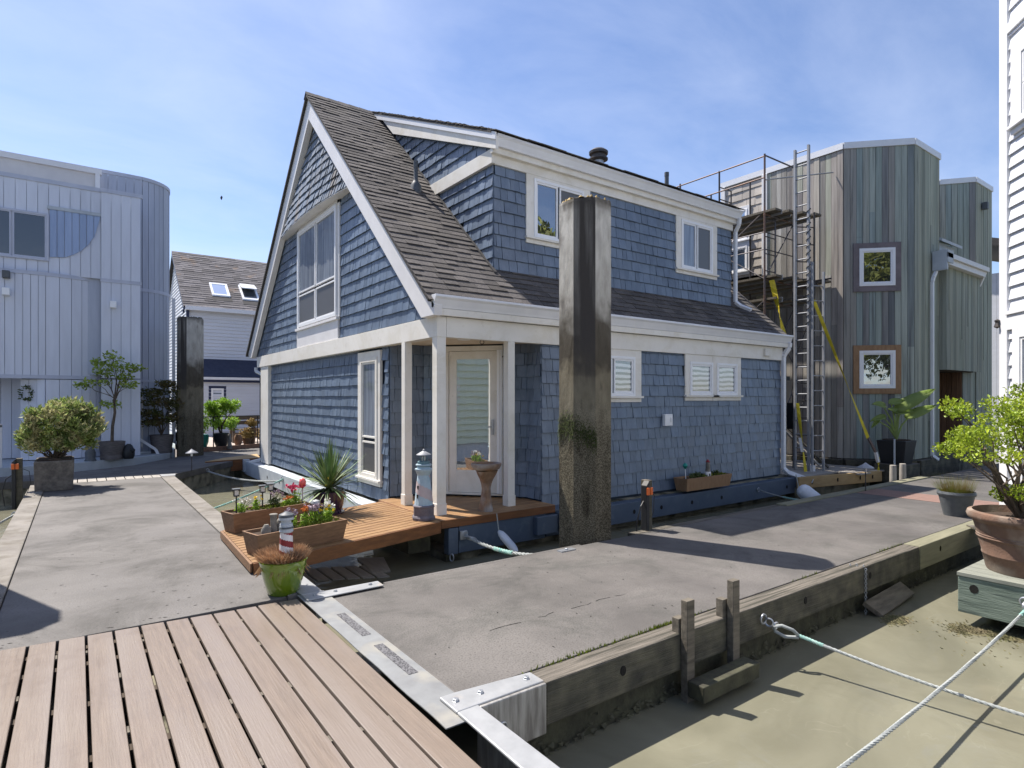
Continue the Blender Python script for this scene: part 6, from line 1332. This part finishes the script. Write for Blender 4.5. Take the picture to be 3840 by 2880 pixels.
# --- cobalt pot with yucca
yx, yy = 2.66, 7.72
yp = empty('cobalt_pot', (yx, yy, .1), 'glossy dark purple blue pot on the footbridge by the house', 'pot')
m = MB(); m.lathe((yx, yy, .1), [(.15, 0), (.19, .0), (.195, .02), (.16, .03), (.185, .12), (.195, .2), (.2, .27), (.205, .29), (.185, .295), (.18, .27)], 32); m.build('pot', 'cobalt_glaze', yp, smooth=True); m = MB(); m.lathe((yx, yy, .1), [(.185, .25), (.185, .27)], 20); m.build('soil', 'soil', yp)
yu = MB(); r_ = random.Random(70)
for i in range(240):
    a = r_.uniform(0, 6.28); e = R(r_.choice((r_.uniform(55, 88), r_.uniform(15, 60), r_.uniform(-8, 30)))); l = r_.uniform(.45, .68); droop = r_.uniform(.02, .14) * math.cos(e) + (.1 if e < .2 else 0)
    d_ = Vector((math.cos(a) * math.cos(e), math.sin(a) * math.cos(e), math.sin(e))); s_ = d_.cross(Vector((0, 0, 1))).normalized(); b0_ = Vector((yx, yy, .42)) + d_ * .03; w_ = r_.uniform(.009, .016); ps = []
    for k, (f, ww) in enumerate(((0, .7), (.35, 1), (.7, .75), (1, .05))):
        p = b0_ + d_ * l * f - Vector((0, 0, droop * f * f)); ps += [p - s_ * w_ * ww, p + s_ * w_ * ww]
    yu.add(ps, [(0, 1, 3, 2), (2, 3, 5, 4), (4, 5, 7, 6)])
yo = empty('yucca', (yx, yy, .38), 'spiky green yucca fountaining out of the dark purple blue pot', 'plant'); yu.build('leaves', 'yucca_leaf', yo); m = MB(); m.lathe((yx, yy, .36), [(.05, 0), (.04, .1), (.01, .14)], 10); m.build('heart', 'leaf_dark', yo)
m = MB(); leaf_cloud(m, (yx - .03, yy - .1, .52), (.04, .03, .04), 40, .045, 71, shell=.1, asp=.9); tag(m.build('flower_pick', 'petal_yellow'), 'small yellow orange flower ornament stuck in the yucca', 'ornament')
m = MB()
for i in range(40):
    a = r_.uniform(0, 6.28); m.tube([(yx + .18 * math.cos(a), yy + .18 * math.sin(a), .40), (yx + .21 * math.cos(a), yy + .21 * math.sin(a), .34), (yx + .215 * math.cos(a), yy + .215 * math.sin(a), r_.uniform(.2, .3))], .003, 4, .001)
m.build('hanging_roots', 'reed_grass', yo)
# --- big lighthouse lantern on the porch
bx, by, bz = 3.47, 6.62, .10
bl = empty('lighthouse_lantern', (bx, by, bz), 'tall pastel blue and pink striped lighthouse lantern beside the corner porch post', 'ornament')
m = MB(); m.lathe((bx, by, bz), [(.145, 0), (.15, .03), (.14, .05), (.132, .055), (.132, .15), (.142, .165), (.135, .18), (.11, .185)], 8); m.build('base', 'lh_stone', bl, bevel=.004)
m = MB(); m.lathe((bx, by, bz), [(.115, .18), (.078, .55)], 12); m.build('tower', 'lh_blue', bl)
spiral(MB(), (bx, by), bz + .185, bz + .55, .117, .080, n=36, k=30, per=.30, keep=lambda p: p < .45).build('stripes', 'lh_pink', bl)
m = MB(); m.lathe((bx, by, bz), [(.078, .55), (.10, .60), (.108, .615), (.108, .63), (.085, .635), (.082, .665), (.098, .67), (.098, .685), (.06, .69)], 16); m.build('gallery', 'lh_blue', bl, smooth=True)
m = MB(); m.lathe((bx, by, bz), [(.083, .637), (.083, .664)], 16); m.lathe((bx, by, bz), [(.076, .69), (.076, .72), (.05, .725)], 16); m.build('collar', 'lh_teal', bl)
m = MB()
for k in range(6): a = k * math.pi / 3; m.tube([(bx + .05 * math.cos(a), by + .05 * math.sin(a), bz + .72), (bx + .046 * math.cos(a), by + .046 * math.sin(a), bz + .80)], .005, 5)
m.build('cage', 'lh_teal', bl); m = MB(); m.lathe((bx, by, bz), [(.02, .725), (.028, .75), (.02, .785)], 10); m.build('lamp', 'petal_white', bl)
m = MB(); m.lathe((bx, by, bz), [(.092, .80), (.088, .808), (.03, .84), (.012, .85), (.014, .862), (.003, .875)], 16); m.build('roof', 'aluminium', bl, smooth=True)
m = MB()
for z in (.27, .38): m.box(bx - .118 + z * .06, by - .035, bz + z, bx - .096 + z * .05, by - .005, bz + z + .045)
m.build('window', 'black_hole', bl)
# --- birdbath
qx2, qy2 = 4.40, 6.62
bb_ = empty('birdbath', (qx2, qy2, .1), 'tree trunk shaped brown and grey stone birdbath on the porch', 'birdbath')
m = MB(); r_ = random.Random(77)
prof = [(.095, 0), (.10, .03), (.085, .09), (.07, .16), (.06, .24), (.055, .30), (.065, .36), (.085, .42), (.12, .48), (.14, .52), (.15, .54)]
n_ = 16; b0i = len(m.v)
for r0, zz in prof:
    for i in range(n_): a = 2 * math.pi * i / n_; k = 1 + .13 * math.sin(a * 3 + zz * 6) + .06 * math.sin(a * 5 - zz * 9); m.v.append((qx2 + r0 * k * math.cos(a), qy2 + r0 * k * math.sin(a), .1 + zz))
for k in range(len(prof) - 1):
    for i in range(n_): j = (i + 1) % n_; m.f.append((b0i + k * n_ + i, b0i + k * n_ + j, b0i + (k + 1) * n_ + j, b0i + (k + 1) * n_ + i))
m.build('pedestal', 'birdbath', bb_, smooth=True)
m = MB(); m.lathe((qx2, qy2, .1), [(.12, .535), (.18, .56), (.205, .60), (.21, .635), (.195, .64), (.18, .61), (.05, .59)], 22, sy=.95); m.build('bowl', 'birdbath', bb_, smooth=True)
# wind chime hanging from porch
wc = empty('wind_chime', (4.95, 6.95, 2.3), 'dark wind chime hanging from the porch ceiling near the door', 'wind chime')
m = MB(); m.tube([(4.95, 6.95, 2.42), (4.95, 6.95, 2.2)], .003, 4); m.tube([(4.95, 6.95, 2.2), (4.95, 6.95, 1.55)], .002, 4); m.build('cord', 'black_plastic', wc); m = MB(); m.lathe((4.95, 6.95, 2.19), [(.05, 0), (.045, .02), (.01, .03)], 12); m.build('disc', 'black_plastic', wc)
for k in range(4): a = k * 1.57; m = MB(); m.tube([(4.95 + .035 * math.cos(a), 6.95 + .035 * math.sin(a), 2.16), (4.95 + .035 * math.cos(a), 6.95 + .035 * math.sin(a), 1.66 + .05 * k)], .007, 6); m.build('tube', 'aluminium', wc)
m = MB(); m.lathe((4.95, 6.95, 1.88), [(.001, -.02), (.022, 0), (.001, .02)], 10); m.build('striker', 'black_plastic', wc); m = MB(); m.box(4.92, 6.945, 1.42, 4.98, 6.955, 1.55); m.build('sail', 'black_plastic', wc)
# --- window-box on base board
wb = empty('window_box', (8.95, 6.5, .02), 'wooden planter box sitting on the blue base board of the side wall', 'planter')
F3, _ = flowerbox(wb, (8.33, 6.40), (9.55, 6.40), .22, .22, .02, 'tan_cedar')
x, y, z = F3(.72, .1, .22); ml = empty('mini_lighthouse', (x, y, z), 'tiny white lighthouse with dark windows in the side wall planter box', 'ornament')
m = MB(); m.lathe((x, y, z), [(.055, -.02), (.05, .07), (.045, .08)], 14); m.build('base', 'lh_white', ml, smooth=True); m = MB(); m.lathe((x, y, z), [(.043, .08), (.035, .2), (.04, .21), (.03, .25)], 14); m.build('tower', 'stone_figure', ml, smooth=True); m = MB(); m.lathe((x, y, z), [(.042, .25), (.02, .28), (.004, .3)], 14); m.build('roof', 'lh_red', ml)
m = MB(); m.box(x - .03, y - .056, z + .01, x - .005, y - .05, z + .05); m.build('door', 'black_hole', ml)
x, y, z = F3(.08, .08, .22); tp_ = empty('teal_bird_stake', (x, y, z), 'small teal bird on a white stake at the left of the side wall planter box', 'ornament')
m = MB(); m.tube([(x, y, z - .02), (x - .02, y, z + .18)], .007, 6); m.build('stake', 'white_vinyl', tp_); m = MB(); m.lathe((x - .02, y, z + .22), [(.005, -.05), (.03, -.02), (.045, .01), (.03, .04), (.003, .06)], 12); m.build('body', 'teal_plastic', tp_, smooth=True)
m = MB(); leaf_cloud(m, None, None, 240, .05, 72, shell=0, lobes=[(F3(u, .1, .25), (.09, .06, .05)) for u in (.3, .45, .95)]); tag(m.build('seedlings', 'leaf_dark'), 'sparse dark seedlings in the side wall planter box', 'plant')
# --- black planter with big elephant-ear leaves
ex, ey = 14.15, 5.35
ep = empty('black_planter', (ex, ey, .13), 'square black plastic planter before the cedar house corner', 'planter')
ex, ey = 14.92, 5.74
B(14.55, 5.42, -.28, 15.35, 6.05, .138).build('ledge', 'old_timber', T, bevel=.01)
ep.location = (ex, ey, .14)
m = MB(); m.hexa([(ex - .23, ey - .23, .14), (ex + .23, ey - .23, .14), (ex + .23, ey + .23, .14), (ex - .23, ey + .23, .14), (ex - .3, ey - .3, .66), (ex + .3, ey - .3, .66), (ex + .3, ey + .3, .66), (ex - .3, ey + .3, .66)]); m.build('tub', 'black_plastic', ep, bevel=.01); m = MB(); m.lathe((ex, ey, .66), [(.27, 0), (.27, .02)], 14); m.build('soil', 'soil', ep)
m = MB(); m.tube([(ex - .36, ey - .1, .14), (ex - .36, ey - .1, .7)], .02, 8); m.build('pipe', 'hull_paint', ep)
el = empty('elephant_ear_plant', (ex, ey, .66), 'large leaved pale green plant in the square black planter', 'plant')
r2 = Vector((.808, -.589, 0)); stems = MB()
def bigleaf(tip_u, tip_z, out_u, out_z, L_, wd, base=(0, 0)):
    b = Vector((ex, ey, .68)); a_ = b + r2 * tip_u + Vector((0, 0, tip_z)); stems.tube([b + r2 * base[0], b.lerp(a_, .5) + r2 * (tip_u * -.12) + Vector((0, 0, .05)), a_], .022, 6, .012)
    d_ = (r2 * out_u + Vector((-.1, -.1, out_z))).normalized(); s_ = d_.cross(Vector((-.5, -.6, .6))).normalized(); n_ = s_.cross(d_)
    m = MB(); prof_ = [(-.18, .35), (-.05, .8), (.15, 1), (.4, .95), (.65, .7), (.85, .35), (1, .02)]; vs = []; fs = []
    for k, (f, ww) in enumerate(prof_):
        p = a_ + d_ * L_ * f + n_ * (-.12 * L_ * f * f); vs += [p - s_ * wd * ww + n_ * .04, p + n_ * -.0, p + s_ * wd * ww + n_ * .04]
        if k: c = 3 * k; fs += [(c - 3, c - 2, c + 1, c), (c - 2, c - 1, c + 2, c + 1)]
    m.add(vs, fs); o = m.build('leaf', 'leaf_big', el, smooth=True); sm = o.modifiers.new('thickness', 'SOLIDIFY'); sm.thickness = .006
bigleaf(.10, .72, .9, .55, .85, .15); bigleaf(.30, .52, .9, .42, .62, .12); bigleaf(0, .6, .9, .12, .4, .09); bigleaf(-.12, .82, .5, .1, .28, .09); bigleaf(-.3, .75, -.5, .1, .3, .09); bigleaf(-.3, .5, -.9, -.25, .34, .07); bigleaf(.05, .6, -.6, .2, .3, .08); bigleaf(-.42, .42, -.6, -.6, .25, .05)
stems.build('stems', 'leaf_big', el, smooth=True)
# --- grey pot with reed grass
gx2, gy2 = 9.72, 3.0
o = empty('grey_pot', (gx2, gy2, 0), 'slate grey tapered pot on the right dock behind the terracotta pot', 'pot')
m = MB(); m.lathe((gx2, gy2, 0), [(.145, 0), (.18, .15), (.205, .27), (.215, .275), (.225, .30), (.215, .33), (.195, .33), (.19, .30)], 32); m.build('pot', 'slate_plastic', o, smooth=True)
m = MB(); r_ = random.Random(80)
for i in range(900):
    a = r_.uniform(0, 6.28); q = .18 * math.sqrt(r_.random()); l = r_.uniform(.12, .3); x, y = gx2 + q * math.cos(a), gy2 + q * math.sin(a); dx, dy = r_.gauss(0, .07) + math.cos(a) * q * .5, r_.gauss(0, .07) + math.sin(a) * q * .5
    m.add([(x - .003, y, .3), (x + .003, y, .3), (x + dx + .001, y + dy, .3 + l)], [(0, 1, 2)])
tag(m.build('reed_tuft', 'reed_grass'), 'tuft of green and reddish grass blades in the slate grey pot', 'grass plant')
# --- terracotta pot with azalea
tx_, ty_ = 6.93, 1.60
o = empty('terracotta_pot', (tx_, ty_, .03), 'very large weathered terracotta pot on the green timber float', 'pot')
m = MB(); m.lathe((tx_, ty_, .03), [(.29, 0), (.30, .02), (.325, .14), (.33, .145), (.332, .155), (.328, .165), (.36, .29), (.368, .295), (.372, .305), (.367, .315), (.372, .325), (.367, .335), (.395, .44), (.41, .45), (.435, .47), (.445, .50), (.435, .53), (.40, .54), (.385, .50), (.37, .46)], 56); m.build('pot', 'terracotta', o, smooth=True)
m = MB(); m.lathe((tx_, ty_, .03), [(.385, .44), (.385, .475)], 30); m.build('soil', 'soil', o)
m = MB(); rv = Vector((-.9, .35, 0)).normalized()
for k in range(14):
    a = k / 14 * 6.28; c = Vector((tx_, ty_, 0)) + Vector((-.28, -.26, 0)); m.lathe((c.x + .035 * math.cos(a) - .0, c.y - .035 * math.cos(a), .20 + .05 * math.sin(a)), [(.001, -.016), (.016, 0), (.001, .016)], 8)
m.build('rosette', 'terracotta', o, smooth=True)
az = empty('azalea', (tx_, ty_, .5), 'lime green spreading azalea growing in the large terracotta pot', 'shrub')
lob = []; r_ = random.Random(82)
rr2 = Vector((.808, -.589, 0)); ff2 = Vector((.589, .808, 0))
for i in range(46):
    u = r_.uniform(-.80, .62); v = r_.uniform(-.45, .45); hz = 1.22 + .34 * (u + .8) / 1.0 * .6 + r_.uniform(-.22, .24)
    if u < -.45: hz = min(hz, 1.30); hz = max(hz, 1.08)
    p = Vector((tx_, ty_, 0)) + rr2 * u + ff2 * v; lob.append(((p.x, p.y, hz), (.13, .13, .075)))
for i in range(9):
    u = r_.uniform(-.25, .5); v = r_.uniform(-.3, .2); p = Vector((tx_, ty_, 0)) + rr2 * u + ff2 * v; lob.append(((p.x, p.y, .68 + r_.uniform(-.06, .1)), (.11, .11, .08)))
m = MB(); leaf_cloud(m, None, None, 9000, .036, 83, shell=.15, asp=.55, up=.9, lobes=lob); m.build('foliage', 'leaf_azalea', az)
m = MB(); branchy(m, (tx_ - .06, ty_ + .02, .48), [l[0] for l in lob[:26]], .013, .004, 84, wob=.07); branchy(m, (tx_, ty_, .48), [l[0] for l in lob[46:]], .006, .003, 85, wob=.03)
m.tube([(tx_ + .02, ty_, .48), (tx_ - .12, ty_ + .1, .75), (tx_ - .26, ty_ + .2, .98), (tx_ - .33, ty_ + .22, 1.15)], .02, 7, .012); m.tube([(tx_ + .02, ty_, .48), (tx_ + .02, ty_ + .05, .8), (tx_ + .10, ty_ - .08, 1.2)], .02, 7, .01); m.build('branches', 'bark', az)
# ================================================================== MOORING GEAR
def mooring(label, a_ring, pts, r, par_z=0, mat='rope', knot=None, ringax=(0, 1, 0), rr=.035):
    o = empty('mooring_line', a_ring, label, 'mooring line', 'mooring lines with galvanised fittings')
    m = MB(); ring(m, a_ring, rr, rr * .24, ringax); m.build('ring', 'galvanized', o, smooth=True)
    m = MB(); rope(m, pts, r); m.build('rope', mat, o, smooth=True)
    if knot:
        for k in knot:
            m = MB(); rope(m, k, r * 1.25, twist=r * 6); m.build('splice', 'rope_teal', o, smooth=True)
    return o
# near line across the water
rA = [(4.42, 2.36, -.20)] + [(Vector((4.42, 2.36, -.20)).lerp(Vector((4.98, -.9, -.20)), k / 20) - Vector((0, 0, .13 * 4 * (k / 20) * (1 - k / 20)))) for k in range(1, 21)]
o = mooring('thick pale mooring line from the eye on the sunlit timber across the muddy water', (4.27, 2.565, -.10), rA, .0115, knot=[rA[:2]])
m = MB(); ring(m, (4.30, 2.535, -.125), .03, .007, (1, 0.2, 0)); ring(m, (4.335, 2.505, -.15), .028, .007, (.1, 1, .2)); m.build('shackle', 'galvanized', o, smooth=True)
m = MB(); m.tube([(4.42, 2.37, -.20), (4.375, 2.39, -.155), (4.33, 2.45, -.13), (4.31, 2.50, -.145), (4.32, 2.50, -.185), (4.35, 2.44, -.215), (4.42, 2.37, -.215)], .013, 8); m.build('thimble', 'rope', o, smooth=True)
B_ = Vector((6.44, 1.49, -.17)); E_ = Vector((1.68, 1.35, -.12)); rB = [B_.lerp(E_, k / 24) - Vector((0, 0, .10 * 4 * (k / 24) * (1 - k / 24))) for k in range(25)]
rB = [B_.lerp(E_, k / 24) - Vector((0, 0, .07 * 4 * (k / 24) * (1 - k / 24))) for k in range(25)]
o = mooring('taut three strand mooring line from the green timber float toward the near dock corner', (6.43, 1.50, -.11), rB, .0125, ringax=(1, 0, 0), knot=[rB[:2]])
m = MB(); ring(m, (6.41, 1.50, -.145), .034, .010, (0, 1, 0)); m.build('shackle', 'galvanized', o, smooth=True)
# house corner line to dock A
pts = catenary((3.93, 6.36, -.12), (4.15, 4.84, -.05), .10)
o = mooring('short twisted mooring line from the blue base board corner to the right dock', (3.93, 6.39, -.10), pts, .021, knot=[pts[8:14]])
m = MB(); m.box(3.86, 6.385, -.17, 3.96, 6.418, -.06); m.build('cleat_plate', 'galvanized', o, bevel=.004); m = MB(); ring(m, (3.97, 6.30, -.15), .06, .012, (.5, .3, 1)); m.build('thimble', 'galvanized', o, smooth=True)
m = MB(); m.box(4.05, 4.68, .0, 4.25, 4.76, .012); bolt(m, 4.15, 4.72, .012); m.build('dock_plate', 'galvanized', o)
pts = catenary((10.55, 6.44, -.15), (9.9, 4.9, -.10), .05); mooring('thin mooring line from the blue base board to the dock beside the white fender', (10.55, 6.44, -.15), pts, .012, knot=[pts[10:20]])
pts = catenary((5.0, 5.35, -.16), (6.9, 4.98, -.22), .03); mooring('blue white line running low behind the tall pile and power post', (5.0, 5.35, -.16), pts, .012, rr=.03)
# lines at left basin
pts = catenary((2.45, 15.45, -.10), (3.55, 12.9, -.12), .10); mooring('slack mooring line from the diagonal dock wall to the gable base board', (2.45, 15.45, -.08), pts, .020)
pts = catenary((3.5, 13.0, -.10), (1.62, 11.2, -.35), .03); mooring('dark mooring line from the gable base board down to the left dock curb', (3.5, 13.0, -.08), pts, .018, mat='rope_teal')
pts = catenary((-.74, 11.2, -.08), (-2.1, 7.8, -.40), .05); mooring('mooring line running over the muddy water at the far left dock edge', (-.74, 11.2, -.08), pts, .016)
# chain loop at house corner
m = MB(); ring(m, (3.72, 6.36, -.36), .045, .008, (1, .5, 0), sx=.6); tag(m.build('chain_link', 'galvanized', None, smooth=True), 'single white chain link hanging under the blue base board corner', 'chain')
# small chain draped over near timber
ch_ = empty('chain', (5.95, 2.6, 0), 'thin galvanised chain draped over the weathered dock timber', 'chain')
m = MB()
pts = [(5.96, 2.69, .012), (6.0, 2.65, .012), (6.03, 2.60, .008)] + [(6.03, 2.582, -.02 - k * .022) for k in range(20)]
for k, p in enumerate(pts): ring(m, p, .011, .003, (1, 0, 0) if k % 2 else (0, 1, 0), 8)
m.build('links', 'galvanized', ch_, smooth=True)
# fenders
def fender(a, b, r, label):
    a, b = Vector(a), Vector(b); o = empty('fender', tuple((a + b) / 2), label, 'fender', 'inflatable boat fenders')
    d_ = (b - a); L_ = d_.length; d_.normalize(); q = d_.to_track_quat('Z', 'Y').to_matrix(); m = MB(); prof_ = [(.02, 0), (r * .5, .01), (r * .85, .05), (r, .11), (r, L_ - .11), (r * .85, L_ - .05), (r * .5, L_ - .01), (.02, L_)]
    n_ = 28; b0_ = 0
    for rr_, zz in prof_:
        for i in range(n_): an = 2 * math.pi * i / n_; k = 1 + (.02 if i % 2 else -.02) * (rr_ > r * .8); v = a + q @ Vector((rr_ * k * math.cos(an), rr_ * k * math.sin(an), zz)); m.v.append(tuple(v))
    for k in range(len(prof_) - 1):
        for i in range(n_): j = (i + 1) % n_; m.f.append((k * n_ + i, k * n_ + j, (k + 1) * n_ + j, (k + 1) * n_ + i))
    m.f.append(tuple(range(n_))); m.f.append(tuple((len(prof_) - 1) * n_ + i for i in range(n_))); m.build('body', 'fender', o, smooth=True)
    m = MB(); m.tube([tuple(a), tuple(a + Vector((0, .05, .22)))], .008, 6); m.build('cord', 'rope', o)
fender((10.30, 5.52, .03), (10.45, 5.12, -.30), .13, 'large white ribbed fender hanging between the blue house and the right dock')
fender((4.35, 6.25, -.10), (4.38, 5.9, -.30), .05, 'slim white fender under the blue base board near the corner mooring line')
# floating things in the water
rf_ = empty('sunken_pallet', (2.6, 7.0, WZ), 'grey slatted pallet awash beneath the cedar footbridge', 'pallet')
for i in range(6):
    p0 = Vector((2.02 + i * .15, 7.32 - i * .07)); MB().slab([(p0.x, p0.y), (p0.x + .12, p0.y - .06), (p0.x - .02 + .14, p0.y - .62), (p0.x + .0, p0.y - .58)], WZ - .03, WZ + .012).build('slat', 'pale_plank', rf_)
MB().slab([(2.88, 7.3), (3.16, 7.12), (2.98, 6.52), (2.78, 6.6)], WZ - .03, WZ + .02).build('panel', 'pale_plank', rf_)
dwo = MB(); A_, D_, C_, B2_ = Vector((5.95, 2.56, -.30)), Vector((6.80, 2.58, -.27)), Vector((6.95, 2.50, -.40)), Vector((6.08, 2.45, -.43)); o_ = Vector((0, .02, -.04))
dwo.hexa([A_ + o_, D_ + o_, C_ + o_, B2_ + o_, A_, D_, C_, B2_])
tag(dwo.build('drift_plank', 'driftwood', None, bevel=.005), 'broken weathered plank leaning out of the water against the sunlit dock', 'plank')
m = MB(); r_ = random.Random(88)
for cx_, cy_, sx_, sy_, n_ in ((6.10, 2.36, .07, .045, 900), (6.33, 1.90, .07, .05, 900), (6.42, 1.7, .06, .12, 900), (6.1, 1.8, .2, .2, 60)):
    for i in range(n_):
        x, y = cx_ + r_.gauss(0, sx_), cy_ + r_.gauss(0, sy_); q = .016
        m.add([(x, y, WZ + .002), (x + r_.uniform(-q, q), y + q * .7, WZ + r_.uniform(.0, .018)), (x + q * .7, y - q * .7, WZ + .004)], [(0, 1, 2)])
tag(m.build('floating_debris', 'debris'), 'scum of leaves and weed floating beside the green timber float', 'debris', kind='stuff')
# bird
bd = empty('bird', (9.5, 45, 18), 'tiny dark bird flying in the sky left of the gable', 'bird')
bp_ = Vector((0, 0, 1.6)) + Vector((.589 - .488 * .808, .808 + .488 * .589, .337)) * 30
bd.location = bp_; m = MB(); m.lathe(tuple(bp_), [(.01, -.11), (.04, -.03), (.045, .03), (.01, .11)], 8); m.add([bp_, bp_ + Vector((.06, -.03, .09)), bp_ + Vector((.04, 0, -.05))], [(0, 1, 2)]); m.add([bp_, bp_ + Vector((-.05, .03, .04)), bp_ + Vector((-.04, 0, -.08))], [(0, 1, 2)]); m.build('body', 'black_plastic', bd)
